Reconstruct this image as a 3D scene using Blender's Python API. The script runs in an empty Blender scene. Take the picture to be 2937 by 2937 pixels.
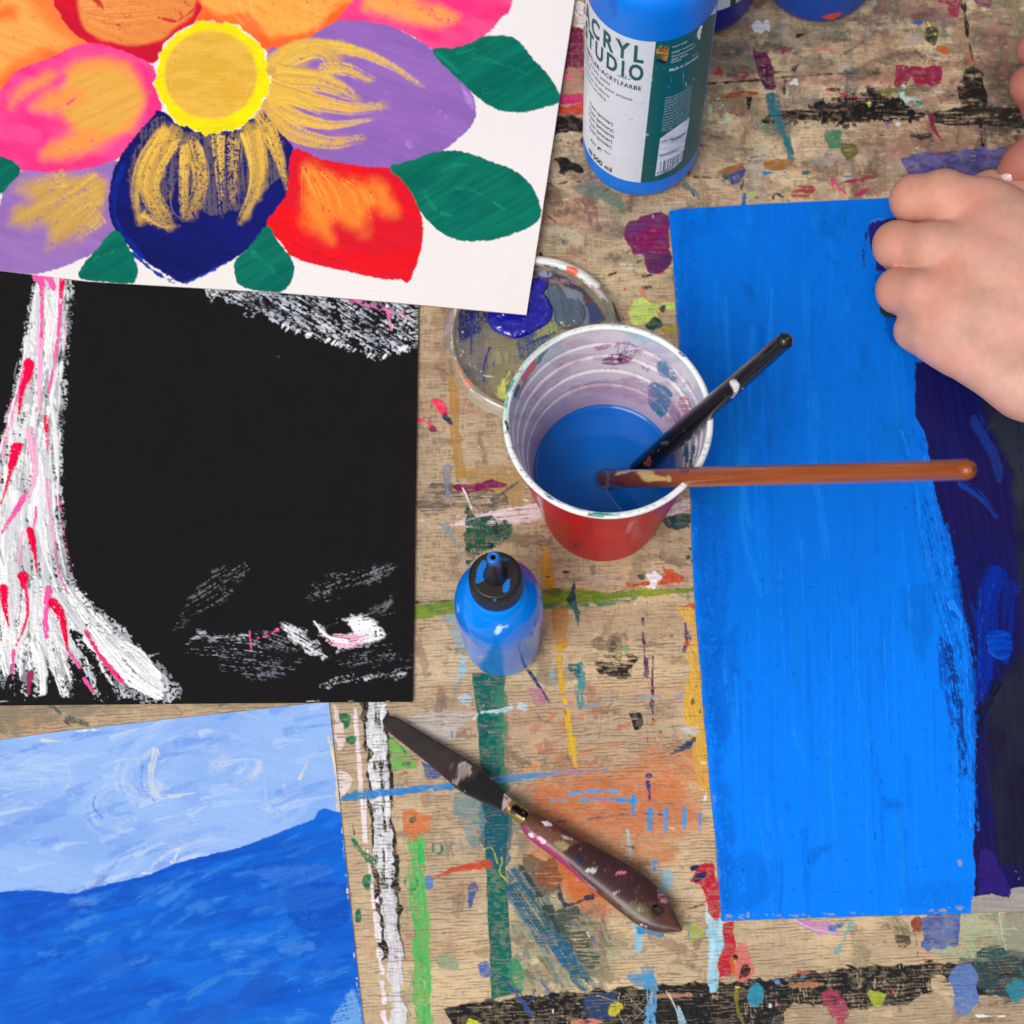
import bpy, bmesh, math, random
import numpy as np
from mathutils import Vector, Matrix
f4 = np.float32
random.seed(7)
scene = bpy.context.scene

# ------------------------------------------------------------------ camera
FOC, CX, CY = 5300.0, 1468.5, 1468.5          # focal length and centre in photo pixels
NADX, NADY, CAMH = 1610.0, 3350.0, 0.892      # where straight-down falls, camera height (m)
dn = np.array([NADX-CX, -(NADY-CY), -FOC]); dn /= np.linalg.norm(dn)
zw = -dn
xw = np.array([1.0, 0, 0]) - zw*zw[0]; xw /= np.linalg.norm(xw)
yw = np.cross(zw, xw)
RWC = np.stack([xw, yw, zw])                  # camera vector -> world vector
CAM = np.array([0.0, 0.0, CAMH])
cam = bpy.data.cameras.new('camera'); cam_o = bpy.data.objects.new('camera', cam)
scene.collection.objects.link(cam_o); scene.camera = cam_o
M = Matrix([[*RWC[0], CAM[0]], [*RWC[1], CAM[1]], [*RWC[2], CAM[2]], [0, 0, 0, 1]])
cam_o.matrix_world = M
cam.sensor_width = 36; cam.sensor_fit = 'HORIZONTAL'; cam.lens = 36*FOC/2937
cam.clip_start = 0.02; cam.clip_end = 60
cam.dof.use_dof = True; cam.dof.focus_distance = 0.90; cam.dof.aperture_fstop = 13

# ------------------------------------------------------------------ world and sun
SUN_EL, SUN_AZ = math.radians(56), math.radians(215)
w = bpy.data.worlds.new("World"); scene.world = w; w.use_nodes = True
nt = w.node_tree; bg = nt.nodes['Background']
sky = nt.nodes.new('ShaderNodeTexSky'); sky.sky_type = 'NISHITA'; sky.sun_disc = False
sky.sun_elevation = SUN_EL; sky.sun_rotation = SUN_AZ; sky.dust_density = 4; sky.air_density = 0.7
hs = nt.nodes.new('ShaderNodeHueSaturation'); hs.inputs['Saturation'].default_value = 0.22
nt.links.new(sky.outputs[0], hs.inputs['Color']); nt.links.new(hs.outputs[0], bg.inputs[0])
bg.inputs[1].default_value = 0.145
sl = bpy.data.lights.new('sun', 'SUN'); sl.energy = 1.5; sl.angle = math.radians(28); sl.color = (1.0, .97, .93)
so = bpy.data.objects.new('sun', sl); scene.collection.objects.link(so)
sd = Vector((math.sin(SUN_AZ)*math.cos(SUN_EL), math.cos(SUN_AZ)*math.cos(SUN_EL), math.sin(SUN_EL)))
so.rotation_euler = sd.to_track_quat('Z', 'Y').to_euler()
vs = scene.view_settings; vs.view_transform = 'Standard'; vs.look = 'None'; vs.gamma = 1
vs.use_curve_mapping = False; vs.exposure = EXPO = -0.12

# ------------------------------------------------------------------ geometry of the view
def unp(px, py, z):
    px = np.asarray(px, float); py = np.asarray(py, float)
    r = np.stack([(px-CX)/FOC, -(py-CY)/FOC, -np.ones_like(px+py)], -1) @ RWC.T
    t = (z-CAMH)/r[..., 2]
    return CAM + r*t[..., None]
def proj(P):
    q = (np.asarray(P, float)-CAM) @ RWC
    return CX+FOC*q[..., 0]/-q[..., 2], CY-FOC*q[..., 1]/-q[..., 2]
FR = dict(A=(0, 0, 2.1467), B=(800, 0, 2.1467), C=(1600, 0, 3.22), D=(2137, 0, 2.415), E=(2400, 400, 2.2737),
          F=(0, 750, 1.4864), G=(1250, 700, 2.1467), H=(1250, 1500, 3.865), I=(1000, 1950, 1.84), J=(0, 1950, 1.7564),
          K=(1900, 1200, 1.8631), L=(1900, 2000, 1.8631), M=(0, 0, .6578), N=(1180, 1150, 2.76), O=(1550, 350, 3.22),
          P=(1500, 1550, 3.22), Q=(2700, 0, 3.45), R=(1980, 0, 3.22), S=(1080, 2000, 3.864), Z=(0, 0, 1))
def fr(f, pts):
    x0, y0, s = FR[f]
    a = np.array(pts, float).reshape(-1, 2)
    return a/s + np.array([x0, y0])

# ------------------------------------------------------------------ colour and noise
def lin(c):
    c = np.array(c, float)/255
    return np.where(c <= .04045, c/12.92, ((c+.055)/1.055)**2.4)
def vnoise(x, y, seed=0):
    x = np.asarray(x, f4); y = np.asarray(y, f4)
    xi = np.floor(x).astype(np.int64); yi = np.floor(y).astype(np.int64)
    fx = x-xi; fy = y-yi
    fx = fx*fx*(3-2*fx); fy = fy*fy*(3-2*fy)
    def h(a, b):
        n = (a*374761393 + b*668265263 + seed*974634777) & 0xffffffff
        n = ((n ^ (n >> 13))*1274126177) & 0xffffffff
        n = n ^ (n >> 16)
        return (n & 0xffff).astype(f4)/65535
    a = h(xi, yi); b = h(xi+1, yi); c = h(xi, yi+1); d = h(xi+1, yi+1)
    return (a+(b-a)*fx)*(1-fy) + (c+(d-c)*fx)*fy
def fbm(x, y, seed=0, o=3):
    s = 0; a = .5; t = 0
    for i in range(o):
        s = s + a*vnoise(x*2**i+17.3*i, y*2**i+5.1*i, seed+i*11); t += a; a *= .55
    return s/t
def sstep(a, b, x):
    t = np.clip((x-a)/(b-a), 0, 1); return t*t*(3-2*t)

def smooth_pts(P, closed, k=5):
    P = np.array(P, float); n = len(P)
    if n < 3: return P
    out = []
    rng = range(n) if closed else range(n-1)
    for i in rng:
        if closed: p0, p1, p2, p3 = P[i-1], P[i], P[(i+1) % n], P[(i+2) % n]
        else: p0, p1, p2, p3 = P[max(i-1, 0)], P[i], P[i+1], P[min(i+2, n-1)]
        for j in range(k):
            t = j/k
            out.append(.5*((2*p1)+(-p0+p2)*t+(2*p0-5*p1+4*p2-p3)*t*t+(-p0+3*p1-3*p2+p3)*t**3))
    if not closed: out.append(P[-1])
    return np.array(out)
def sdpoly(x, y, P):
    d = np.full(x.shape, 1e12, f4); ins = np.zeros(x.shape, bool); n = len(P)
    for i in range(n):
        ax, ay = P[i]; bx, by = P[(i+1) % n]; ex, ey = bx-ax, by-ay
        wx = x-f4(ax); wy = y-f4(ay)
        t = np.clip((wx*f4(ex)+wy*f4(ey))/f4(ex*ex+ey*ey+1e-9), 0, 1)
        d = np.minimum(d, (wx-f4(ex)*t)**2+(wy-f4(ey)*t)**2)
        if abs(ey) > 1e-9:
            c = ((ay <= y) & (by > y)) | ((by <= y) & (ay > y))
            ins ^= c & (x < ax+(y-ay)*(ex/ey))
    d = np.sqrt(d)
    return np.where(ins, d, -d)
def sdline(x, y, P):
    d = np.full(x.shape, 1e12, f4); al = np.zeros(x.shape, f4); ac = np.zeros(x.shape, f4); L = 0
    for i in range(len(P)-1):
        ax, ay = P[i]; bx, by = P[i+1]; ex, ey = bx-ax, by-ay; l = math.hypot(ex, ey)+1e-9
        wx = x-f4(ax); wy = y-f4(ay)
        t = np.clip((wx*f4(ex)+wy*f4(ey))/f4(l*l), 0, 1)
        q = (wx-f4(ex)*t)**2+(wy-f4(ey)*t)**2
        m = q < d
        d = np.where(m, q, d); al = np.where(m, L+t*l, al)
        ac = np.where(m, (wx*f4(ey)-wy*f4(ex))/f4(l), ac); L += l
    return np.sqrt(d), al, ac, L

# ------------------------------------------------------------------ a painted surface: one colour, relief and gloss value per vertex
class Canvas:
    def __init__(s, X, Y, base, rough=.6, mask=None):
        s.shape = X.shape
        s.X = X.ravel().astype(f4); s.Y = Y.ravel().astype(f4)
        s.col = np.tile(lin(base).astype(f4), (s.X.size, 1)); s.h = np.zeros(s.X.size, f4)
        s.g = np.full(s.X.size, rough, f4); s.tooth = None; s.mask = mask; s.seed = 1; s.wear = 0; s.grid = None; s.xdry = 0; s.rom = 1; s.mind = 0
        s.ok = np.ones(s.X.size, bool) if mask is None else mask.ravel()
    def sel(s, P, pad):
        x0, y0 = P.min(0)-pad; x1, y1 = P.max(0)+pad
        if s.grid is not None:
            i0, i1 = np.searchsorted(s.grid[0], [x0, x1]); j0, j1 = np.searchsorted(s.grid[1], [y0, y1])
            return (np.arange(j0, j1)[:, None]*len(s.grid[0])+np.arange(i0, i1)[None]).ravel()
        return np.nonzero((s.X > x0) & (s.X < x1) & (s.Y > y0) & (s.Y < y1) & s.ok)[0]
    def put(s, idx, sdv, al, ac, col, op=1, fe=2.5, ro=0, rs=None, dry=0, sl=70, sw=4, var=.06, c2=None, c2s=40, h=0, g=None, tw=.5, wid=None, grow=0):
        if not len(idx): return
        s.seed += 1; sd_ = s.seed*7
        x = s.X[idx]; y = s.Y[idx]
        if grow: sdv = sdv+grow
        if dry: dry = dry+s.xdry
        elif h < .00035: dry = s.mind
        ro = ro*s.rom
        if s.wear and h < .00035: fe = max(fe, 3.2)
        if ro:
            rs = rs or ro*2.2+5
            sdv = sdv+ro*2.4*(fbm(x/rs, y/rs, sd_, 3)-.5)
        a = sstep(0, fe, sdv)
        st = np.clip((fbm(al/sl, ac/sw, sd_+3, 3)-.5)*2.3+.5, 0, 1)
        if dry:
            tt = s.tooth[idx] if s.tooth is not None else np.clip((fbm(x/4, y/4, sd_+5, 2)-.5)*2+.5, 0, 1)
            big = fbm(x/30, y/30, sd_+9, 2)-.5
            edge = 0 if not wid else .25*(np.clip(sdv/wid, 0, 1)-.5)
            a = a*sstep(-.07, .13, (1-tw)*st+tw*tt+big*.5+edge-dry)
        if s.wear:
            wv = s.wear*(.35 if h > .00035 else 1)
            a = a*(1-wv*(1-sstep(.12, .5, s.tooth[idx])))*(1-.35*wv*sstep(.45, .75, fbm(x/14, y/9, sd_+21, 3)))
        a = a*op
        c = np.tile(lin(col).astype(f4), (len(idx), 1))
        if c2 is not None:
            m = sstep(.35, .65, fbm(al/c2s, ac/(c2s*.45), sd_+13, 3))[:, None]
            c = c*(1-m)+lin(c2).astype(f4)*m
        c = np.clip(c*(1+var*4*(st-.5))[:, None], 0, .97)
        a1 = a[:, None]
        s.col[idx] = s.col[idx]*(1-a1)+c*a1
        if h: s.h[idx] = s.h[idx]*(1-.5*a)+a*h*(.65+.7*st)
        if g is not None: s.g[idx] = s.g[idx]*(1-a)+g*a
    def poly(s, f, pts, col, sm=True, ang=0, **k):
        P = fr(f, pts)
        if sm: P = smooth_pts(P, True, 4)
        idx = s.sel(P, k.get('ro', 0)*1.5+2)
        if not len(idx): return
        x = s.X[idx]; y = s.Y[idx]; ca, sa = math.cos(math.radians(ang)), math.sin(math.radians(ang))
        s.put(idx, sdpoly(x, y, P), x*ca+y*sa, -x*sa+y*ca, col, **k)
    def stroke(s, f, pts, w, col, w1=None, **k):
        P = smooth_pts(fr(f, pts), False, 5); sc = FR[f][2]
        w0 = w/sc; w1 = w0 if w1 is None else w1/sc
        idx = s.sel(P, max(w0, w1)/2+k.get('ro', 0)*1.5+2)
        if not len(idx): return
        x = s.X[idx]; y = s.Y[idx]; d, al, ac, L = sdline(x, y, P)
        ww = w0+(w1-w0)*al/L
        s.put(idx, ww/2-d, al, ac, col, **k)
    def bundle(s, f, pts, w, cols, w1=None, n=14, sw_=7, **k):
        """a broad dry brush mark made of many fine hairs side by side"""
        P = smooth_pts(fr(f, pts), False, 5); w0 = w/FR[f][2]; w1 = w0 if w1 is None else w1/FR[f][2]
        T_ = np.gradient(P, axis=0); N = np.stack([-T_[:, 1], T_[:, 0]], -1); N /= np.linalg.norm(N, axis=1)[:, None]+1e-9; tt = np.linspace(0, 1, len(P))[:, None]
        for i in range(n):
            o = random.uniform(-.5, .5); a_ = int(len(P)*random.uniform(0, .18)*abs(o)*2); b_ = len(P)-int(len(P)*random.uniform(0, .3)*(.3+abs(o)))
            q = (P+N*(w0+(w1-w0)*tt)*o)[a_:max(b_, a_+2)]
            s.stroke('Z', q[::2] if len(q) > 5 else q, random.uniform(.5, 1.5)*sw_, random.choice(cols), sw_*.3, ro=2, dry=k.get('dry', .3)+random.uniform(-.06, .08), sl=90, sw=2.5, fe=5, tw=.8, h=k.get('h', .0001), g=.4, op=k.get('op', .8), var=.05)
    def dab(s, f, x, y, rx, ry, col, ang=0, **k):
        a = np.linspace(0, 2*math.pi, 10)[:-1]; c, n = math.cos(math.radians(ang)), math.sin(math.radians(ang))
        s.poly(f, [(x+rx*math.cos(t)*c-ry*math.sin(t)*n, y+rx*math.cos(t)*n+ry*math.sin(t)*c) for t in a], col, ang=ang, **k)

# ------------------------------------------------------------------ mesh builders
def link(o, parent=None):
    scene.collection.objects.link(o)
    if parent is not None: o.parent = parent
    return o
def tag(o, label=None, cat=None, group=None, kind=None):
    if label: o['label'] = label
    if cat: o['category'] = cat
    if group: o['group'] = group
    if kind: o['kind'] = kind
    return o
def empty(name, loc=(0, 0, 0)):
    o = bpy.data.objects.new(name, None); o.location = Vector(loc); o.empty_display_size = .01
    return link(o)
def raw_mesh(name, V, quads, mat, parent=None, col=None, rough=None, extra=None, smooth=True, origin=None):
    """V (n,3) world, quads (m,4) (a repeated last index makes a triangle), extra = list of longer polygons"""
    V = np.asarray(V, f4)
    q = np.asarray(quads, np.int64).reshape(-1, 4)
    tri = q[:, 2] == q[:, 3]
    q4 = q[~tri]; q3 = q[tri][:, :3]
    loops = [q4.ravel(), q3.ravel()]; tot = [np.full(len(q4), 4), np.full(len(q3), 3)]
    for e in (extra or []): loops.append(np.array(e)); tot.append(np.array([len(e)]))
    loops = np.concatenate(loops).astype(np.int32); tot = np.concatenate(tot).astype(np.int32)
    st = np.concatenate([[0], np.cumsum(tot)[:-1]]).astype(np.int32)
    me = bpy.data.meshes.new(name)
    off = np.array(origin if origin is not None else (0, 0, 0), f4)
    me.vertices.add(len(V)); me.vertices.foreach_set('co', (V-off).ravel())
    me.loops.add(len(loops)); me.loops.foreach_set('vertex_index', loops)
    me.polygons.add(len(tot)); me.polygons.foreach_set('loop_start', st); me.polygons.foreach_set('loop_total', tot)
    me.update(calc_edges=True)
    if smooth: me.polygons.foreach_set('use_smooth', np.ones(len(tot), bool))
    if col is not None:
        at = me.color_attributes.new('paint', 'FLOAT_COLOR', 'POINT')
        c4 = np.ones((len(V), 4), f4); c4[:, :3] = col
        if rough is not None: c4[:, 3] = rough
        at.data.foreach_set('color', c4.ravel())
    if mat: me.materials.append(mat)
    me.validate()
    o = bpy.data.objects.new(name, me); link(o, parent)
    if origin is not None:
        o.location = Vector(origin) - (parent.location if parent is not None else Vector((0, 0, 0)))
    elif parent is not None: o.location = -parent.location
    return o
def gridq(h, w, wrap=False):
    i, j = np.meshgrid(np.arange(h-1), np.arange(w if wrap else w-1), indexing='ij')
    j1 = (j+1) % w
    return np.stack([i*w+j, (i+1)*w+j, (i+1)*w+j1, i*w+j1], -1).reshape(-1, 4)
def sheet(name, P, cv, mat, thick, edge, parent=None, relief=1.0, origin=None):
    h, w = P.shape[:2]
    V = P.reshape(-1, 3).copy(); V[:, 2] += cv.h*relief
    q = gridq(h, w)
    ring = np.concatenate([np.arange(w), np.arange(1, h)*w+w-1, (h-1)*w+np.arange(w-2, -1, -1), np.arange(h-2, 0, -1)*w])
    n0 = len(V); m = len(ring)
    R1 = V[ring].copy(); R2 = R1.copy(); R2[:, 2] = P.reshape(-1, 3)[ring, 2]-thick
    a = np.arange(m); b = (a+1) % m
    side = np.stack([n0+a, n0+b, n0+m+b, n0+m+a], -1)
    V = np.concatenate([V, R1, R2]); q = np.concatenate([q, side])
    ec = np.tile(lin(edge).astype(f4), (2*m, 1))
    return raw_mesh(name, V, q, mat, parent, np.concatenate([cv.col, ec]), np.concatenate([cv.g, np.full(2*m, .8, f4)]),
                    extra=[list(range(n0+m, n0+2*m))], origin=origin)
def lathe(prof, n=96, c=(0, 0, 0)):
    prof = np.array(prof, float); a = np.arange(n)*2*math.pi/n
    V = np.stack([prof[:, None, 0]*np.cos(a), prof[:, None, 0]*np.sin(a), np.tile(prof[:, None, 1], (1, n))], -1)
    return V.reshape(-1, 3)+np.array(c), gridq(len(prof), n, True)
def refine(prof, step):
    out = []
    for (a, b) in zip(prof[:-1], prof[1:]):
        n = max(1, int(math.hypot(a[0]-b[0], a[1]-b[1])/step))
        for i in range(n): out.append((a[0]+(b[0]-a[0])*i/n, a[1]+(b[1]-a[1])*i/n))
    out.append(prof[-1]); return out
def spline_prof(prof, k=6): return [tuple(p) for p in smooth_pts(prof, False, k)]
def tube(P, R, n=24):
    """closed tube along points P (k,3) with radii R"""
    P = np.array(P, float); k = len(P); V = []
    T = np.gradient(P, axis=0); T /= np.linalg.norm(T, axis=1)[:, None]
    up = np.array([0, 0, 1.0]) if abs(T[0][2]) < .9 else np.array([1.0, 0, 0])
    for i in range(k):
        a = np.cross(T[i], up); a /= np.linalg.norm(a); b = np.cross(a, T[i])
        for j in range(n):
            t = 2*math.pi*j/n; V.append(P[i]+R[i]*(a*math.cos(t)+b*math.sin(t)))
    q = gridq(k, n, True)
    return np.array(V), q, [list(range(n))[::-1], list(range((k-1)*n, k*n))]

# ------------------------------------------------------------------ materials
def mat(name, color=None, rough=.5, attr=False, arough=False, coat=0, sss=0, metal=0, trans=0, bump=0, bscale=600, alpha=False, ior=1.5, vary=0, vscale=60, crough=.05, spec=.5, sssr=(1, .3, .15), ssss=.004):
    m = bpy.data.materials.new(name); m.use_nodes = True; t = m.node_tree; p = t.nodes['Principled BSDF']
    tc = t.nodes.new('ShaderNodeTexCoord')
    if attr:
        a = t.nodes.new('ShaderNodeAttribute'); a.attribute_name = 'paint'; csrc = a.outputs['Color']
        if arough: t.links.new(a.outputs['Alpha'], p.inputs['Roughness'])
        if alpha: t.links.new(a.outputs['Alpha'], p.inputs['Alpha'])
    else:
        rgb = t.nodes.new('ShaderNodeRGB'); rgb.outputs[0].default_value = (*lin(color), 1); csrc = rgb.outputs[0]
    if vary:
        n = t.nodes.new('ShaderNodeTexNoise'); n.inputs['Scale'].default_value = vscale; n.inputs['Detail'].default_value = 6
        t.links.new(tc.outputs['Object'], n.inputs['Vector'])
        r = t.nodes.new('ShaderNodeMapRange'); r.inputs['From Min'].default_value = .3; r.inputs['From Max'].default_value = .7
        r.inputs['To Min'].default_value = 1-vary; r.inputs['To Max'].default_value = 1+vary*.6
        t.links.new(n.outputs['Fac'], r.inputs['Value'])
        x = t.nodes.new('ShaderNodeVectorMath'); x.operation = 'SCALE'
        t.links.new(csrc, x.inputs[0]); t.links.new(r.outputs[0], x.inputs['Scale']); csrc = x.outputs[0]
    t.links.new(csrc, p.inputs['Base Color'])
    if not arough: p.inputs['Roughness'].default_value = rough
    p.inputs['Metallic'].default_value = metal; p.inputs['IOR'].default_value = ior
    p.inputs['Specular IOR Level'].default_value = spec
    p.inputs['Coat Weight'].default_value = coat; p.inputs['Coat Roughness'].default_value = crough
    p.inputs['Transmission Weight'].default_value = trans
    if sss:
        p.inputs['Subsurface Weight'].default_value = sss; p.inputs['Subsurface Radius'].default_value = sssr
        p.inputs['Subsurface Scale'].default_value = ssss
    if bump:
        n = t.nodes.new('ShaderNodeTexNoise'); n.inputs['Scale'].default_value = bscale; n.inputs['Detail'].default_value = 3
        t.links.new(tc.outputs['Object'], n.inputs['Vector'])
        b = t.nodes.new('ShaderNodeBump'); b.inputs['Strength'].default_value = bump; b.inputs['Distance'].default_value = .0003
        t.links.new(n.outputs['Fac'], b.inputs['Height']); t.links.new(b.outputs[0], p.inputs['Normal'])
    return m
M_wood = mat('painted_wood', attr=True, arough=True, vary=.10, vscale=500, bump=.25, bscale=900, spec=.14)
M_card = mat('painted_card', attr=True, arough=True, vary=.03, vscale=700, bump=.12, bscale=1500, spec=.12)
M_board = mat('painted_board', attr=True, arough=True, vary=.04, vscale=300, bump=.15, bscale=900, spec=.12)
M_black = mat('black_card', attr=True, arough=True, vary=.05, vscale=800, bump=.15, bscale=1500, spec=.06)

def nonuni(lo, a, b, hi, step, coarse=60):
    """coordinates: coarse from lo to a, fine from a to b, coarse from b to hi"""
    L = []
    if lo < a: L += list(np.linspace(lo, a, max(2, int((a-lo)/coarse)+1))[:-1])
    L += list(np.linspace(a, b, int((b-a)/step)+1))
    if hi > b: L += list(np.linspace(b, hi, max(2, int((hi-b)/coarse)+1))[1:])
    return np.array(L)

# ================================================================== TABLE
xs = np.concatenate([nonuni(-1500, -700, -700.1, -700, 2.6, 80)[:-1], nonuni(-700, -15, 2952, 3650, 2.6, 12), np.linspace(3650, 4400, 10)[1:]]); xs = np.unique(xs); ys = xs.copy()
X, Y = np.meshgrid(xs, ys)
tb = Canvas(X, Y, (203, 172, 128), .55)
x, y = tb.X, tb.Y
# bare wood: warm and grey zones, fine ridges that run across the table, woven wear marks
n1 = fbm(x/420, y/260, 3, 4); n2 = fbm(x/120, y/45, 8, 4)
warm = sstep(.3, .7, n1)[:, None]
tb.col = (lin((190, 168, 140))*(1-warm)+lin((214, 190, 154))*warm).astype(f4)
tb.col *= (1+.35*(n2-.5))[:, None]
pink = (sstep(.52, .75, fbm(x/260, y/90, 21, 3))*.3)[:, None]
tb.col = tb.col*(1-pink)+lin((196, 142, 112)).astype(f4)*pink
v = y+.05*x+10*fbm(x/300, y/200, 31, 2)
per = 9.6
line = (.5+.5*np.cos(2*math.pi*(v/per+.55*fbm(x/38, y/16, 41, 2)*1.6)))**3
brk = sstep(.30, .62, fbm(x/55, y/9, 51, 3))
low = sstep(1500, 2100, y+200*(n1-.5)*2)
weave = np.clip((vnoise(x/26, y/3.2, 61)-.5)*1.7+.5, 0, 1)*.6+np.clip((vnoise(x/3.2, y/24, 62)-.5)*1.7+.5, 0, 1)*.4
dark = line*brk*(.22+.36*low)+(1-low)*sstep(.55, .8, weave)*.34+low*sstep(.66, .86, weave)*.15
tb.col *= (1-np.clip(dark, 0, .75))[:, None]*np.array([1, .98, .94], f4)
up = 1-sstep(300, 1400, y)
tb.col *= (1-.16*up*sstep(.4, .7, fbm(x/90, y/60, 71, 4)))[:, None]
tb.tooth = np.clip(1-line*brk*.65*(.35+low)-(.55-.25*low)*sstep(.45, .85, weave)+.0*x, 0, 1).astype(f4)
tb.tooth = np.clip(tb.tooth*.75+.3*(vnoise(x/3.5, y/3.5, 77)-.3), 0, 1)
tb.h = (-.00010*line*brk+.00006*(weave-.5)).astype(f4)
T = tb; tb.wear = .62; tb.grid = (xs, ys); tb.xdry = .08; tb.rom = 1.7; tb.mind = .16
def st(f, pts, w, col, w1=None, **k): T.stroke(f, pts, w, col, w1, **k)
def po(f, pts, col, **k): T.poly(f, pts, col, **k)
BK = (27, 25, 25); WH = (228, 224, 224); PKW = (228, 206, 210); TEAL = (0, 104, 88); CRI = (140, 28, 66); MAG = (128, 26, 84); LB = (150, 203, 224); CB = (55, 140, 208)
# --- broad stains
for f, p, c, o, fe in [
    ('D', [(-100, 200), (300, 150), (1300, 180), (1932, 100), (1932, 330), (900, 260), (300, 300)], (70, 78, 66), .5, 40),
    ('R', [(100, 380), (600, 330), (690, 480), (620, 720), (300, 740), (120, 700)], (66, 88, 96), .6, 30),
    ('D', [(800, -50), (1500, -50), (1450, 130), (850, 110)], (120, 62, 62), .55, 30),
    ('D', [(1560, -50), (1990, -50), (1990, 800), (1600, 760)], (108, 98, 78), .7, 40),
    ('D', [(1640, 430), (1990, 420), (1990, 1050), (1690, 1020)], (62, 56, 50), .75, 40),
    ('D', [(560, 480), (1400, 470), (1600, 620), (900, 600), (250, 600)], (178, 112, 108), .45, 25),
    ('D', [(1140, 850), (1620, 820), (1630, 1040), (1080, 1060)], (122, 80, 62), .6, 20),
    ('D', [(0, 1050), (150, 1040), (150, 1410), (0, 1420)], (150, 148, 138), .55, 12),
    ('D', [(0, 820), (220, 850), (300, 930), (0, 900)], (160, 165, 140), .6, 20),
    ('D', [(380, 1090), (560, 1090), (560, 1180), (380, 1180)], (90, 72, 60), .45, 20),
    ('D', [(830, 1000), (1060, 1050), (1120, 1230), (1000, 1300), (850, 1200)], (120, 112, 100), .55, 30),
    ('O', [(60, 640), (560, 700), (560, 1000), (0, 1000)], (190, 122, 108), .4, 40),
    ('O', [(0, 1160), (700, 1220), (760, 1400), (100, 1330)], (205, 122, 92), .35, 40),
    ('P', [(0, 360), (1500, 320), (1500, 440), (0, 460)], (170, 128, 118), .35, 20),
    ('P', [(200, 640), (1500, 560), (1500, 1000), (900, 1020), (200, 1050)], (150, 130, 108), .45, 50),
    ('P', [(-60, 800), (230, 760), (300, 1300), (60, 1180)], (112, 108, 84), .5, 40),
    ('G', [(0, 360), (120, 420), (60, 900), (0, 700)], (130, 70, 60), .45, 20),
    ('J', [(-20, 110), (600, 110), (300, 240), (-20, 310)], (128, 122, 104), .75, 20),
    ('J', [(500, 110), (1500, 110), (1250, 150), (700, 190)], (150, 124, 92), .5, 20),
    ('I', [(0, 100), (300, 100), (330, 500), (300, 1800), (0, 1800)], (196, 168, 136), .3, 40),
    ('I', [(830, 980), (1100, 960), (1420, 1280), (1420, 1560), (1150, 1650), (860, 1650)], (104, 128, 100), .6, 50),
    ('I', [(850, 560), (1020, 640), (980, 900), (860, 950)], (60, 100, 90), .5, 30),
    ('L', [(1150, 1180), (1400, 1160), (1380, 1420), (1000, 1440)], (176, 158, 128), .5, 30),
    ('L', [(1560, 1150), (1990, 1130), (1990, 1420), (1460, 1410)], (150, 172, 140), .75, 30),
    ('L', [(1790, 1130), (1990, 1130), (1990, 1440), (1800, 1420)], (142, 138, 122), .8, 30),
    ('L', [(560, 1600), (1990, 1560), (1990, 1800), (400, 1800)], (150, 132, 108), .5, 30)]:
    po(f, p, c, op=o, fe=fe, ro=16, rs=40, dry=.18, tw=.35, sl=30, sw=8)
# --- countless faint worn smears, denser towards the far side
gr = [(92, 74, 60), (120, 80, 72), (84, 92, 80), (150, 100, 84), (70, 84, 96), (66, 58, 50), (160, 120, 110), (110, 110, 80), (100, 60, 74), (176, 150, 120), (190, 178, 160), (58, 52, 46)]
for i in range(1200):
    a = random.uniform(1500, 2960); b = random.uniform(-20, 960)*random.uniform(.5, 1); t = random.choice([0, 0, 0, 90])+random.gauss(0, 9); l_ = random.uniform(10, 70)
    T.dab('Z', a, b, l_, l_*random.uniform(.12, .5), random.choice(gr), ang=t, ro=8, rs=14, fe=8, dry=random.uniform(.2, .42), sl=26, sw=3, tw=.6, op=random.uniform(.25, .65))
for i in range(900):
    a = random.uniform(1130, 2960); b = random.uniform(900, 2960); t = random.gauss(0, 12)+random.choice([0, 0, 90]); l_ = random.uniform(10, 80)
    T.dab('Z', a, b, l_, l_*random.uniform(.1, .4), random.choice(gr), ang=t, ro=8, rs=14, fe=8, dry=random.uniform(.26, .46), sl=26, sw=3, tw=.6, op=random.uniform(.25, .6))
# --- top right
st('R', [(90, 775), (600, 742), (800, 718), (1200, 690), (1560, 676)], 34, BK, 8, ro=2, g=.5)
st('D', [(850, 510), (1200, 490), (1600, 470)], 9, (60, 34, 34), ro=2, op=.8)
po('D', [(100, 850), (200, 750), (400, 735), (560, 690), (700, 655), (830, 650), (835, 595), (900, 600), (950, 660), (1080, 690), (1150, 760), (1260, 790), (1230, 840), (1000, 850), (850, 840), (700, 890), (600, 870), (480, 840), (280, 860)], BK, dry=.26, ro=9, rs=10, h=.0001, g=.45, sm=False)
po('D', [(850, 640), (960, 650), (1150, 740), (1240, 800), (900, 820), (760, 780)], BK, ro=8, dry=.1)
st('D', [(1510, -10), (1530, 150), (1560, 350), (1590, 520)], 42, (32, 30, 26), 24, ro=5, dry=.22)
po('D', [(1500, 500), (1590, 450), (1680, 620), (1650, 760), (1480, 745)], (30, 26, 26), ro=8, dry=.2)
st('D', [(1620, 820), (1640, 950), (1665, 1230)], 40, (26, 25, 28), 14, ro=5, dry=.24)
po('D', [(1280, 780), (1500, 760), (1932, 730), (1932, 880), (1600, 850), (1280, 860)], (38, 34, 30), ro=12, dry=.3)
po('D', [(1058, 1085), (1250, 1055), (1500, 1035), (1900, 1010), (1900, 1260), (1130, 1230)], (96, 88, 152), ro=5, dry=.18, sm=False, c2=(70, 68, 120))
st('D', [(1480, 1135), (1640, 1130)], 20, (20, 90, 160), 12, ro=2); st('D', [(1200, 1155), (1280, 1165)], 16, (40, 90, 160), 6)
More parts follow.
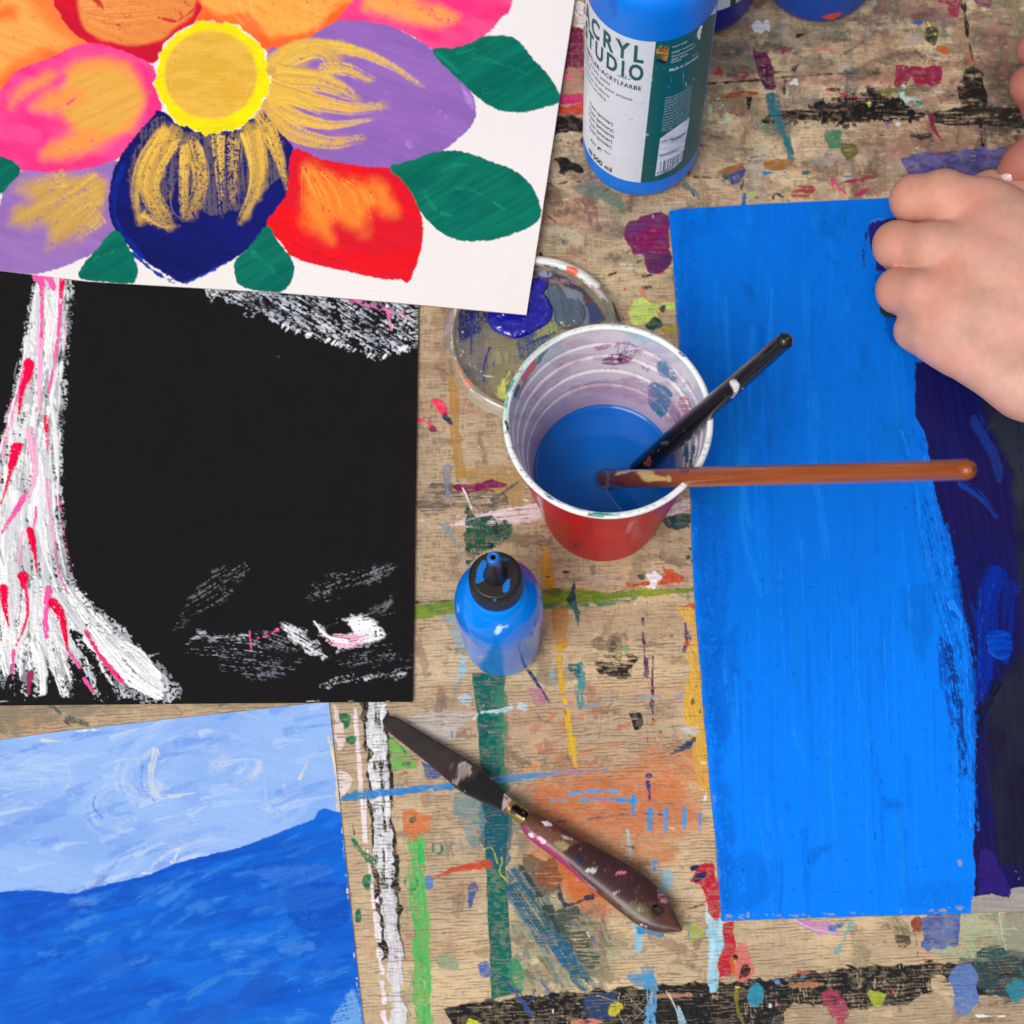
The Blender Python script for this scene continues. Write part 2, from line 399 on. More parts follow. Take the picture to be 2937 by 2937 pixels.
po('D', [(1035, 430), (1120, 460), (1370, 450), (1360, 590), (1200, 600), (1150, 540), (1110, 600), (1030, 600)], CRI, ro=4, dry=.14, sm=False)
st('D', [(1130, 420), (1150, 500), (1190, 470)], 26, (214, 196, 200), ro=6, dry=.35)
po('R', [(575, 460), (610, 450), (625, 480), (690, 475), (745, 560), (780, 640), (835, 655), (780, 715), (800, 800), (740, 840), (680, 810), (620, 700), (585, 560)], (70, 24, 72), c2=(104, 24, 70), ro=2, h=.0003, g=.35)
po('R', [(555, 240), (590, 200), (615, 180), (622, 140), (635, 185), (670, 205), (700, 165), (725, 165), (745, 260), (730, 300), (690, 280), (655, 325), (620, 300), (590, 305)], (222, 222, 222), ro=1, h=.0005, sm=False, g=.4)
po('R', [(636, 280), (660, 280), (650, 296)], (220, 60, 110))
po('R', [(310, 905), (350, 850), (500, 840), (625, 838), (620, 880), (480, 895), (330, 920)], (160, 78, 26), ro=2, h=.0002)
po('R', [(500, 890), (570, 890), (560, 960), (530, 1040), (515, 960)], (30, 26, 26), ro=4)
po('R', [(905, 785), (945, 735), (985, 725), (1000, 750), (990, 795), (960, 780)], (236, 232, 226), h=.0004, g=.35)
st('R', [(1030, 740), (1080, 725)], 26, (205, 40, 80), 8); po('R', [(845, 800), (885, 740), (880, 890), (850, 850)], (40, 44, 42), ro=3)
po('R', [(925, 650), (940, 605), (1010, 585), (990, 640), (960, 670)], (56, 56, 60), ro=2)
po('R', [(215, 690), (260, 610), (300, 650), (315, 730), (270, 700)], (188, 44, 44), ro=3, dry=.15)
st('R', [(480, 720), (530, 690), (500, 665)], 22, (150, 40, 60), ro=3); po('R', [(845, 500), (850, 450), (890, 450), (870, 500)], (160, 50, 60), ro=3, dry=.3)
st('R', [(930, 480), (960, 430)], 14, (170, 50, 60)); st('R', [(1090, 490), (1180, 455), (1310, 460)], 44, (222, 128, 84), ro=6, dry=.38)
st('R', [(1440, 490), (1520, 440), (1590, 380)], 32, (110, 84, 96), ro=5, dry=.3); po('R', [(970, 340), (1000, 305), (1060, 300), (1050, 335), (1000, 350)], (34, 28, 30), ro=3)
po('R', [(1310, 390), (1330, 280), (1440, 280), (1430, 380)], (100, 110, 90), ro=6, dry=.3)
po('D', [(135, 640), (220, 650), (255, 780), (290, 900), (345, 1115), (310, 1120), (270, 1000), (210, 860), (150, 740)], (40, 108, 118), ro=5, dry=.2)
st('D', [(570, 615), (700, 660), (830, 690), (870, 700)], 26, (180, 30, 66), 14, ro=3, h=.0002); po('D', [(560, 600), (660, 605), (650, 640)], (56, 54, 62), ro=3)
po('D', [(820, 700), (870, 710), (860, 740)], (190, 210, 110), ro=2); st('D', [(1090, 600), (1100, 680), (1180, 690), (1240, 770)], 34, (170, 196, 198), 20, ro=7, dry=.3)
po('D', [(1170, 690), (1230, 700), (1220, 750), (1180, 740)], (50, 120, 90), ro=5); st('D', [(1280, 800), (1310, 900), (1370, 980)], 48, (120, 30, 66), 24, ro=3, dry=.1)
po('D', [(1000, 830), (1080, 830), (1085, 890), (1030, 880)], (212, 206, 214), ro=8, dry=.3); st('D', [(985, 860), (1010, 940)], 26, (130, 90, 150), ro=5, dry=.3)
po('D', [(900, 620), (1180, 600), (1150, 640), (950, 660)], (108, 108, 60), ro=8, dry=.3)
po('D', [(1260, 150), (1290, 170), (1310, 200), (1340, 240), (1290, 230)], (206, 214, 60), ro=2, h=.0004); st('D', [(1150, 160), (1220, 158)], 26, (30, 90, 140), ro=4)
po('D', [(1350, -10), (1470, -10), (1480, 60), (1450, 130), (1400, 60)], (146, 50, 74), ro=8, dry=.18); po('D', [(1590, -10), (1700, -10), (1690, 40), (1620, 40)], (120, 50, 96), ro=8, dry=.25)
po('D', [(560, 940), (650, 900), (660, 1000), (600, 1050)], (66, 120, 90), ro=8, dry=.3); po('D', [(660, 1000), (760, 990), (780, 1060), (700, 1100)], (96, 92, 46), ro=4, dry=.12)
st('D', [(550, 930), (360, 1120)], 6, (80, 70, 46)); po('D', [(135, 1100), (300, 1110), (330, 1150), (140, 1180)], (150, 100, 50), ro=8, dry=.3)
po('D', [(1130, 930), (1270, 920), (1290, 950), (1200, 975)], (36, 46, 44), ro=3); po('D', [(1170, 1030), (1210, 1005), (1200, 1035)], (236, 222, 190)); po('D', [(920, 930), (970, 930), (960, 950)], (30, 26, 40), ro=2)
st('D', [(600, 1250), (610, 1300), (600, 1240), (650, 1300), (700, 1340)], 22, (222, 56, 110), ro=2, h=.0002); st('D', [(640, 1270), (760, 1250), (870, 1225)], 20, (150, 40, 72), 46, ro=5, dry=.1)
po('D', [(750, 1360), (820, 1300), (860, 1310), (820, 1350)], (170, 40, 80), ro=3); st('D', [(880, 1310), (915, 1350)], 18, (200, 60, 100)); st('D', [(130, 1200), (280, 1190)], 30, (40, 110, 170), 8, ro=4, dry=.2)
st('D', [(400, 1200), (540, 1185)], 16, (50, 90, 100), ro=4, dry=.2); po('D', [(330, 1290), (470, 1290), (450, 1350), (340, 1360)], (150, 60, 60), ro=6, dry=.35); st('D', [(190, 1370), (220, 1340), (310, 1395)], 26, (20, 64, 62), 10, ro=3)
st('D', [(695, 1190), (745, 1190)], 12, (50, 110, 170)); st('D', [(690, 1225), (745, 1220)], 18, (50, 110, 170)); st('D', [(345, 1270), (365, 1390)], 12, (190, 50, 70), dry=.2)
po('D', [(20, 1330), (80, 1330), (70, 1360), (20, 1355)], (150, 190, 90), ro=3, dry=.2)
po('D', [(1330, 320), (1420, 350), (1400, 380), (1340, 360)], (180, 90, 40), ro=4); st('D', [(1550, 370), (1570, 440)], 30, (176, 96, 50), 20, ro=3, dry=.15)
st('D', [(1260, 405), (1380, 370)], 9, (30, 26, 26)); st('D', [(1300, 420), (1420, 430)], 12, (40, 36, 34), ro=4, dry=.2); st('D', [(1180, 360), (1300, 440)], 22, (70, 50, 46), ro=5, dry=.3)
po('D', [(1120, 240), (1230, 230), (1250, 300), (1110, 310)], (170, 150, 142), ro=8, dry=.15); po('D', [(1260, 200), (1340, 190), (1320, 330), (1270, 300)], (66, 64, 52), ro=8, dry=.2)
po('C', [(1500, 900), (1500, 870), (1590, 1080), (1620, 1110), (1500, 1140), (1480, 1110), (1560, 1100)], (206, 226, 190), ro=5, h=.0004, dry=.1)
st('C', [(1400, 980), (1400, 1110)], 26, (206, 226, 190), 14, ro=5, h=.0003); st('C', [(1480, 910), (1580, 870)], 14, (225, 225, 200), ro=4)
po('C', [(1520, 1600), (1600, 1560), (1700, 1540), (1730, 1620), (1640, 1720), (1560, 1680)], (56, 74, 128), ro=8, dry=.1); po('C', [(1520, 1590), (1580, 1600), (1580, 1650), (1520, 1640)], (60, 104, 66), ro=5)
po('C', [(1480, 1580), (1560, 1560), (1700, 1500), (1720, 1560), (1560, 1590)], (150, 96, 56), ro=8, dry=.25); po('C', [(1690, 1660), (1735, 1650), (1720, 1720), (1690, 1790)], (34, 30, 28), ro=4)
st('C', [(1260, 1640), (1400, 1640), (1560, 1650)], 20, (52, 26, 30), ro=5, dry=.2); po('C', [(1170, 1560), (1230, 1540), (1240, 1600), (1200, 1640)], (160, 40, 74), ro=5); po('C', [(1270, 960), (1320, 960), (1310, 1070), (1270, 1060)], (92, 40, 90), ro=5, dry=.15)
st('C', [(1190, 1710), (1270, 1790), (1340, 1900)], 50, (96, 116, 110), ro=8, dry=.3); st('C', [(1240, 1780), (1290, 1860)], 14, (30, 60, 120), ro=4, dry=.2); po('C', [(1700, 1850), (1730, 1780), (1740, 1900), (1700, 1932)], (36, 96, 160), ro=4)
st('C', [(1260, 1100), (1290, 1280)], 50, (90, 120, 110), 10, ro=8, dry=.4); po('C', [(1330, 890), (1370, 890), (1350, 940), (1310, 920)], (70, 62, 56), ro=3)
# --- left of the tall bottle
po('C', [(110, 250), (240, 250), (240, 640), (40, 660)], (118, 26, 70), sm=False, ro=3); po('C', [(60, 640), (240, 620), (240, 840), (20, 880)], (176, 130, 110), sm=False, ro=5); st('C', [(70, 720), (240, 660)], 46, (222, 92, 120), ro=7, dry=.15)
po('C', [(20, 880), (240, 850), (240, 960), (0, 975)], (206, 44, 104), sm=False, ro=3); po('C', [(0, 975), (240, 960), (240, 1050), (0, 1060)], (190, 66, 44), sm=False, ro=6, dry=.1)
po('C', [(-30, 1062), (240, 1060), (245, 1225), (-60, 1240)], (28, 26, 24), sm=False, ro=4); po('C', [(140, 20), (260, 60), (262, 270), (180, 280), (130, 230), (190, 180), (140, 110)], (216, 210, 206), ro=6, h=.0003); st('C', [(150, 60), (190, 130), (240, 140), (250, 62)], 14, (120, 24, 66), ro=2)
for i in range(26): T.dab('C', random.uniform(0, 235), random.uniform(1250, 1400), random.uniform(4, 12), random.uniform(3, 8), (60, 46, 36), ro=2)
po('O', [(120, 345), (150, 330), (220, 320), (280, 360), (350, 395), (395, 425), (398, 470), (350, 485), (270, 455), (225, 495), (180, 490), (160, 470), (180, 420)], (32, 29, 28), h=.0009, g=.25, ro=1.5)
po('O', [(365, 160), (400, 130), (400, 200), (375, 205)], (26, 24, 24)); T.dab('O', 205, 562, 58, 16, (44, 38, 34), ang=-12, ro=2); T.dab('O', 354, 550, 28, 10, (60, 50, 44), ro=1); T.dab('O', 75, 570, 24, 10, (50, 42, 40), ro=2)
st('O', [(50, 845), (100, 890), (150, 930), (215, 985)], 30, (42, 34, 30), 16, ro=3, dry=.12); po('O', [(0, 1195), (40, 1240), (10, 1245), (-20, 1230)], (24, 22, 24), ro=1)
po('O', [(315, 605), (400, 585), (520, 590), (640, 620), (760, 690), (785, 830), (700, 790), (600, 740), (420, 690)], (84, 112, 100), ro=6, dry=.2, op=.75)
po('O', [(765, 1060), (790, 980), (830, 915), (900, 900), (930, 870), (1080, 830), (1150, 850), (1190, 900), (1190, 1100), (1190, 1180), (1215, 1290), (1160, 1370), (1090, 1405), (990, 1395), (960, 1290), (930, 1235), (860, 1235), (840, 1175), (790, 1120)], (126, 24, 82), c2=(98, 46, 96), ro=2.5, h=.0007, g=.3, c2s=30)
po('O', [(1060, 1230), (1200, 1200), (1210, 1300), (1140, 1380), (1010, 1390), (1000, 1300)], (84, 44, 86), ro=3, h=.0002, op=.8)
for a in [[(890, 1060), (900, 1090)], [(960, 1060), (975, 1085)], [(1020, 1015), (1040, 1000)], [(1000, 1195), (1060, 1215)], [(870, 1150), (895, 1190), (880, 1230)]]: st('O', a, 10, (206, 160, 196), g=.2)
po('O', [(610, 1430), (640, 1385), (715, 1380), (690, 1410), (640, 1425)], (86, 44, 58), ro=3); po('O', [(930, 1410), (1040, 1400), (1030, 1425), (940, 1435)], (66, 40, 74), ro=3); po('O', [(925, 1510), (1020, 1500), (1040, 1540), (950, 1555)], (80, 56, 74), ro=4)
po('O', [(760, 1545), (795, 1515), (800, 1545), (780, 1565)], (200, 50, 90), ro=1.5); st('O', [(740, 1445), (790, 1365)], 22, (212, 108, 118), ro=4, dry=.2); po('O', [(700, 1320), (760, 1280), (860, 1340), (760, 1380)], (206, 196, 180), ro=8, dry=.4)
st('O', [(325, 730), (440, 880), (560, 1080), (730, 1240), (890, 1410)], 12, (112, 94, 62), ro=2, op=.8); st('O', [(510, 1090), (620, 1140)], 9, (112, 94, 62), op=.6)
po('O', [(850, 1640), (950, 1590), (1030, 1640), (1250, 1690), (1240, 1720), (1150, 1720), (1080, 1790), (960, 1870), (830, 1850), (800, 1750)], (202, 226, 112), ro=8, dry=.08, h=.0002); po('O', [(970, 1850), (1060, 1800), (1130, 1830), (1130, 1920), (980, 1910)], (22, 78, 76), ro=5)
st('O', [(940, 1560), (1010, 1660), (1090, 1770)], 44, (238, 128, 96), 20, ro=6, dry=.2); po('O', [(1080, 1720), (1150, 1700), (1130, 1760)], (80, 70, 80), ro=5, dry=.2); st('O', [(725, 1870), (790, 1760), (810, 1690)], 12, (70, 66, 50), ro=2, op=.7)
po('O', [(1120, 1880), (1240, 1880), (1260, 1932), (1120, 1932)], (186, 160, 44), ro=5, dry=.25); st('O', [(60, 1110), (140, 1108)], 18, (70, 120, 120), ro=3, dry=.2); po('O', [(190, 1085), (220, 1080), (225, 1125), (195, 1130)], (60, 110, 130), ro=3, dry=.2); po('O', [(440, 1060), (485, 1060), (480, 1110), (450, 1100)], (110, 160, 90), ro=4, dry=.3)
for a in [[(360, 1100), (400, 1080)], [(340, 1125), (352, 1120)]]: st('O', a, 8, (70, 46, 34))
# --- between black sheet and cup
st('N', [(345, -190), (345, 200), (385, 570)], 88, (178, 126, 40), ro=4, dry=.12, op=.72, sl=120); po('N', [(400, 540), (840, 510), (900, 640), (860, 830), (780, 840), (690, 760), (430, 640)], (172, 132, 62), ro=6, dry=.2, op=.65)
po('N', [(155, -10), (235, -15), (300, 90), (262, 135), (210, 85)], (238, 58, 96), ro=2, h=.0003); po('N', [(240, 125), (262, 80), (285, 100), (330, 175), (312, 192), (270, 165)], (38, 58, 86), ro=1.5, h=.0002)
st('N', [(50, 148), (110, 165), (190, 215)], 36, (238, 62, 104), 10, ro=4, dry=.1); po('N', [(140, 215), (185, 195), (205, 240), (160, 252)], (120, 40, 80), ro=2); st('N', [(200, 235), (250, 260)], 12, (40, 60, 90)); st('N', [(192, -20), (188, 200), (176, 480), (190, 572)], 7, (38, 36, 46))
po('N', [(40, 770), (150, 670), (330, 640), (600, 700), (750, 780), (700, 860), (430, 850), (60, 900)], (70, 68, 64), ro=12, dry=.46, op=.8); st('N', [(280, 545), (290, 800), (310, 940)], 62, (122, 134, 160), 40, ro=8, dry=.42)
st('N', [(640, 780), (760, 700), (880, 610)], 34, (66, 84, 88), 20, ro=4, dry=.15); po('N', [(325, 682), (370, 655), (450, 655), (540, 650), (580, 628), (640, 620), (700, 640), (765, 650), (735, 690), (620, 698), (500, 728), (400, 732), (350, 712)], MAG, ro=2, h=.0003)
for i in range(26):
    a = random.uniform(40, 640); b = random.uniform(700, 860); st('N', [(a, b), (a+random.uniform(-5, 40), b+random.uniform(20, 60))], random.uniform(5, 11), (238, 226, 226), 3, h=.0002)
st('N', [(405, 695), (440, 760), (475, 850)], 18, (240, 232, 232), 26, h=.0004, ro=2); po('N', [(265, 982), (380, 950), (460, 900), (620, 870), (800, 845), (1000, 815), (1045, 940), (860, 970), (650, 990), (450, 1003)], PKW, ro=5, dry=.16, sl=160, sw=3, ang=-6, sm=False, h=.0002, tw=.3)
for a, b, c_, d in [(40, 1002, 330, 990), (450, 1010, 560, 1006), (640, 1005, 860, 975), (900, 1022, 1060, 1000), (60, 950, 420, 905)]: st('N', [(a, b), (c_, d)], 10, PKW, ro=3, dry=.2)
po('N', [(425, 860), (520, 900), (790, 960), (770, 1080), (640, 1180), (540, 1210), (430, 1280)], (34, 82, 66), ro=6, dry=.24); T.dab('N', 680, 1010, 48, 40, (40, 50, 48), ro=4, dry=.15); T.dab('N', 620, 1135, 40, 36, (28, 40, 42), ro=4, dry=.1)
st('N', [(280, 985), (320, 1080), (370, 1190), (425, 1290)], 60, (126, 146, 152), 10, ro=4, dry=.24); st('N', [(485, 1080), (505, 1220)], 8, (220, 230, 225)); T.dab('N', 722, 1078, 7, 7, WH); T.dab('N', 835, 1158, 9, 6, WH)
po('N', [(260, 1700), (350, 1690), (400, 1800), (420, 1932), (340, 1932), (300, 1820)], (150, 170, 176), ro=10, dry=.3); po('H', [(280, 1440), (340, 1500), (330, 1650), (220, 1800), (250, 1640)], (156, 190, 206), ro=5, dry=.15); po('H', [(300, 1830), (350, 1880), (360, 1950), (300, 1950)], (156, 190, 206), ro=5, dry=.1)
po('G', [(1380, 1640), (1565, 1560), (1565, 1640), (1420, 1670)], PKW, ro=5, dry=.2, ang=-12, sl=120, sw=3); po('G', [(1370, 1690), (1565, 1655), (1572, 1740), (1500, 1755), (1440, 1740)], (28, 72, 74), ro=5, dry=.1)
st('N', [(1070, 1190), (1078, 1400), (1095, 1480)], 96, (208, 144, 32), ro=5, dry=.26, sl=90, sw=4); T.dab('N', 1230, 1355, 40, 15, (62, 34, 42), ro=1.5); T.dab('N', 1085, 1390, 40, 12, (62, 34, 42), ro=1.5)
for i in range(14): st('N', [(random.uniform(1000, 1080), random.uniform(1190, 1300)), (random.uniform(1040, 1130), random.uniform(1300, 1460))], 9, (228, 170, 40), 4)
# --- scratches and rubbed streaks in many directions over the middle
for i in range(120):
    a = random.uniform(1480, 2060); b = random.uniform(2080, 2520); t = random.gauss(-.15, .35); l_ = random.uniform(40, 200)
    T.stroke('Z', [(a, b), (a+l_*.5*math.cos(t), b+l_*.5*math.sin(t)-6), (a+l_*math.cos(t), b+l_*math.sin(t))], random.uniform(4, 22), random.choice([(212, 112, 56), (190, 96, 54), (222, 140, 86), (206, 100, 44), (180, 120, 80)]), 3, ro=5, dry=random.uniform(.3, .42), sl=140, sw=3, op=.6, fe=5) if 1560+(2300-b)*.2 < a+l_ < 2030 else None
for i in range(90):
    a = random.uniform(1450, 1720); b = random.uniform(2480, 2860); t = random.gauss(1.0, .15); l_ = random.uniform(50, 220)
    T.stroke('Z', [(a, b), (a+l_*math.cos(t), b+l_*math.sin(t))], random.uniform(4, 20), random.choice([(70, 110, 110), (40, 90, 110), (90, 96, 80), (60, 70, 66), (110, 130, 110), (30, 90, 130)]), 3, ro=5, dry=random.uniform(.3, .44), sl=120, sw=3, op=.6, fe=5)
# --- green band
po('N', [(25, 1622), (340, 1560), (350, 1690), (25, 1722)], (88, 128, 52), ro=4, dry=.08, sm=False, c2=(120, 146, 44)); st('N', [(30, 1595), (300, 1580)], 22, (86, 66, 44), ro=4, dry=.2)
po('P', [(160, 440), (420, 445), (760, 470), (1100, 455), (1600, 425), (1600, 482), (1300, 510), (1100, 530), (900, 545), (520, 590), (190, 620)], (134, 152, 28), c2=(104, 132, 40), ro=4, dry=.07, sm=False, sl=200, h=.0001); po('P', [(150, 450), (430, 455), (480, 500), (190, 510)], (96, 108, 44), ro=6, dry=.1); po('P', [(190, 590), (520, 585), (900, 545), (1120, 540), (900, 580), (520, 615), (190, 640)], (84, 128, 88), ro=4, dry=.1)
po('P', [(480, 345), (505, 665), (455, 610), (388, 552), (440, 450)], (26, 66, 64), ro=2, sm=False); st('P', [(470, 600), (500, 700), (505, 860)], 60, (60, 100, 100), 12, ro=6, dry=.25); po('P', [(250, 640), (400, 620), (420, 860), (300, 960)], (188, 122, 60), ro=6, dry=.14, op=.75)
st('P', [(240, 660), (290, 940)], 22, (222, 176, 36), ro=2); po('P', [(310, 900), (400, 900), (410, 1000), (320, 1010)], (206, 150, 50), ro=5, dry=.2); st('P', [(335, 990), (345, 1150), (360, 1350), (385, 1500)], 80, (212, 162, 48), 60, ro=4, dry=.28); st('P', [(392, 1480), (420, 1700), (445, 1960)], 56, (224, 180, 24), 50, ro=3, dry=.1)
st('P', [(345, 1100), (370, 1400), (390, 1500)], 16, (236, 200, 30), 12, ro=2); st('I', [(1180, 300), (1200, 450)], 34, (222, 180, 40), 30, ro=3, dry=.15)
po('P', [(1125, 310), (1180, 300), (1215, 270), (1270, 320), (1290, 350), (1250, 370), (1240, 420), (1210, 455), (1190, 430), (1150, 425), (1175, 380), (1150, 350)], (236, 232, 238), h=.0006, ro=2, g=.4); T.dab('P', 1217, 240, 14, 10, (226, 220, 220)); po('P', [(1053, 318), (1100, 315), (1135, 335), (1120, 365), (1070, 355)], (32, 66, 78), ro=1)
po('P', [(1285, 235), (1320, 260), (1380, 265), (1420, 300), (1465, 320), (1502, 380), (1400, 402), (1320, 410), (1235, 425), (1270, 350), (1300, 320)], (198, 72, 34), ro=2, h=.0002, sm=False); st('P', [(950, 365), (985, 415), (1080, 405), (1160, 395)], 34, (188, 76, 40), 44, ro=4, dry=.1); st('P', [(830, 450), (1000, 430)], 22, (170, 96, 70), ro=4, dry=.3)
st('P', [(1460, 300), (1590, 295)], 30, (220, 120, 150), ro=5, dry=.35); po('P', [(1490, 605), (1560, 580), (1620, 600), (1620, 640), (1510, 630)], (200, 80, 40), ro=2)
for q_ in [(1540, 75, 30, 26), (1525, 155, 24, 14), (1565, 200, 24, 24)]: T.dab('P', *q_, (40, 70, 82), ro=4)
for q_ in [(1465, 15, 12, 10), (1465, 60, 14, 12), (1500, 520, 10, 16)]: T.dab('P', *q_, (196, 76, 76), ro=4, dry=.2)
st('P', [(1105, 720), (1115, 950), (1130, 1100), (1140, 1240)], 18, (86, 48, 92), 46, ro=4, dry=.2); st('P', [(1150, 1250), (1165, 1400)], 18, (86, 48, 92), 6, ro=2); st('P', [(1150, 570), (1145, 700), (1160, 800)], 12, (110, 76, 110), ro=2, dry=.2); st('P', [(1202, 1068), (1196, 1250), (1195, 1430)], 20, (74, 36, 84), 36, ro=1.5, h=.0001); st('P', [(1195, 1430), (1195, 1560), (1200, 1650)], 40, (84, 46, 92), 30, ro=4, dry=.2)
po('P', [(640, 1090), (760, 1080), (790, 930), (850, 920), (860, 1080), (960, 1070), (1100, 1050), (1090, 1100), (960, 1190), (1000, 1260), (860, 1300), (680, 1240)], (40, 38, 34), ro=12, dry=.36); po('P', [(640, 900), (1200, 880), (1380, 900), (1300, 1000), (1000, 1060), (700, 1050)], (96, 84, 70), ro=12, dry=.44, op=.7); st('P', [(1160, 945), (1260, 885), (1380, 880)], 16, (50, 46, 42), ro=3, dry=.15)
po('P', [(975, 1600), (1000, 1565), (1060, 1565), (1100, 1620), (1085, 1720), (1030, 1740), (990, 1670)], (34, 32, 34), ro=5, dry=.22); st('P', [(400, 1530), (620, 1525), (830, 1480), (1080, 1450), (1340, 1440), (1460, 1450)], 40, (146, 152, 164), 30, ro=6, dry=.26, sl=150, op=.85); st('P', [(830, 1490), (770, 1560), (720, 1700), (700, 1850)], 14, (120, 112, 96), ro=3, dry=.2, op=.7)
st('P', [(530, 1150), (528, 1340), (530, 1545)], 74, (72, 142, 150), 70, ro=6, dry=.26); po('P', [(420, 1150), (540, 1160), (530, 1260), (480, 1220)], (40, 96, 100), ro=8, dry=.25); st('P', [(50, 1195), (130, 1320), (220, 1465)], 44, (24, 58, 108), 36, ro=2, dry=.1); st('P', [(220, 1465), (300, 1550)], 22, (50, 90, 110), 8, ro=3, dry=.2); po('P', [(30, 1390), (130, 1350), (250, 1500), (260, 1550), (130, 1520)], (176, 120, 138), ro=8, dry=.36)
st('P', [(300, 1250), (330, 1450)], 60, (140, 160, 176), ro=7, dry=.4); T.dab('P', 945, 1000, 22, 22, (110, 176, 120), ro=6, dry=.3); T.dab('P', 520, 1710, 22, 14, (96, 40, 44), ro=4); T.dab('P', 641, 1677, 9, 11, (50, 20, 24)); T.dab('P', 1272, 1775, 18, 18, (32, 52, 96), ro=2)
st('P', [(1270, 1160), (1295, 1220), (1280, 1380), (1260, 1480), (1225, 1700), (1215, 1800)], 8, (104, 76, 50)); st('P', [(1216, 1778), (1255, 1855)], 11, (238, 232, 210), h=.0004); st('P', [(1030, 1855), (1005, 1880), (1050, 1930)], 8, (60, 46, 36)); st('P', [(530, 950), (540, 1120)], 8, (50, 44, 40)); st('P', [(1140, 1600), (1150, 1800), (1160, 1932)], 8, (90, 60, 80), dry=.2, ro=2)
po('P', [(1425, 610), (1480, 630), (1600, 640), (1640, 1000), (1700, 1600), (1730, 1960), (1640, 1960), (1560, 1780), (1500, 1600), (1478, 1500), (1530, 1250), (1490, 1080), (1540, 970), (1590, 860), (1480, 740)], (214, 170, 78), ro=7, dry=.14, h=.0002, ang=70, sl=30, sw=5); po('I', [(1790, -20), (1870, -20), (1895, 350), (1940, 640), (1890, 640), (1830, 500), (1800, 300), (1770, 150)], (216, 170, 72), ro=7, dry=.1, h=.0002, ang=80, sl=30)
st('P', [(1500, 770), (1515, 900), (1490, 1020)], 22, (92, 50, 96), 44, ro=5, dry=.2); st('P', [(1550, 870), (1545, 950)], 12, (92, 50, 96), ro=2); po('P', [(1510, 930), (1540, 920), (1535, 980), (1505, 975)], (198, 70, 44), ro=3); st('P', [(1600, 1340), (1560, 1500)], 30, (136, 96, 60), ro=5, dry=.2); st('P', [(1395, 1930), (1480, 1890), (1570, 1820)], 30, (34, 60, 96), 22, ro=3)
po('P', [(1440, 1720), (1600, 1730), (1610, 1790), (1500, 1780)], (190, 184, 180), ro=8, dry=.34)
# --- lower middle
po('I', [(648, -40), (830, -40), (815, 300), (830, 560), (850, 760), (830, 950), (850, 1300), (880, 1660), (750, 1692), (740, 1400), (720, 1000), (705, 700), (684, 300)], TEAL, c2=(8, 92, 92), ro=1.6, rs=40, dry=.04, sm=False, ang=90, sl=150, h=.0001); po('I', [(780, -40), (850, -40), (830, 300), (850, 600), (790, 700)], (60, 126, 98), ro=14, dry=.24, fe=14); po('I', [(700, 640), (860, 640), (840, 960), (720, 960)], (10, 84, 110), ro=8, dry=.15, op=.8)
po('I', [(570, 600), (700, 620), (700, 900), (600, 780)], (80, 140, 150), ro=12, dry=.28, op=.7)
po('S', [(230, 225), (420, 190), (700, 155), (1100, 150), (1050, 240), (930, 350), (780, 525), (640, 450), (430, 330)], (192, 186, 178), ro=4, dry=.1, op=.8, h=.0002); st('S', [(1170, 160), (1350, 150), (1500, 120), (1640, 110)], 40, (188, 214, 218), 90, ro=6, dry=.16); st('S', [(1080, 240), (1190, 90)], 30, (200, 214, 214), 14, ro=5, dry=.2); po('S', [(915, -20), (1035, -20), (1025, 80), (935, 75)], (170, 196, 206), ro=5, dry=.12)
po('I', [(50, 105), (215, 105), (232, 600), (262, 930), (300, 1470), (150, 1490), (140, 1200), (110, 800), (95, 400)], (34, 33, 33), ro=6, dry=.16, sm=False, ang=90); st('I', [(143, 100), (150, 350), (165, 600), (180, 850), (205, 1130)], 100, (206, 207, 212), 92, ro=10, dry=.27, sl=50, sw=8, h=.0003, c2=(230, 230, 232)); st('I', [(205, 1130), (225, 1300), (245, 1500), (262, 1850)], 80, (216, 214, 220), 88, ro=8, dry=.12, sl=90, h=.0003)
st('I', [(35, 155), (52, 380), (68, 600), (90, 850)], 26, (240, 224, 226), 34, ro=2, h=.0003); st('I', [(80, 600), (88, 800)], 40, (240, 226, 228), 20, ro=2, h=.0003); st('I', [(100, 900), (112, 1000), (135, 1200)], 18, (240, 224, 226), 24, ro=2, h=.0003)
for a, b in [(1230, 1370), (1420, 1540), (1600, 1700), (1760, 1850)]: st('I', [(145+(a-1230)*.08, a), (150+(b-1230)*.08, b)], 34, (238, 228, 232), ro=4, dry=.08, h=.0002)
for i in range(34):
    b = random.uniform(1150, 1816); st('I', [(random.uniform(60, 90), b), (random.uniform(120, 190), b+random.uniform(-4, 4))], random.uniform(3, 8), (226, 214, 208), 2, dry=.2)
for i in range(60):
    b = random.uniform(120, 1450); xx_ = 62+b*.13; st('I', [(xx_+random.uniform(-20, 10), b), (xx_+random.uniform(20, 60), b+random.uniform(-3, 3))], random.uniform(3, 7), (36, 34, 34), 2)
po('S', [(150, 470), (260, 500), (400, 590), (450, 700), (410, 800), (200, 835), (165, 700)], (110, 178, 82), ro=8, dry=.22); po('S', [(100, 380), (300, 500), (330, 620), (200, 560)], (60, 116, 100), ro=10, dry=.34); T.dab('S', 320, 740, 50, 40, (90, 100, 80), ro=8, dry=.25); po('S', [(470, 690), (700, 800), (680, 880), (560, 880)], (72, 98, 152), ro=5, dry=.2)
for q_ in [(285, 858, 14, 12), (340, 830, 40, 12), (330, 935, 12, 18)]: T.dab('S', *q_, (196, 74, 50), ro=4)
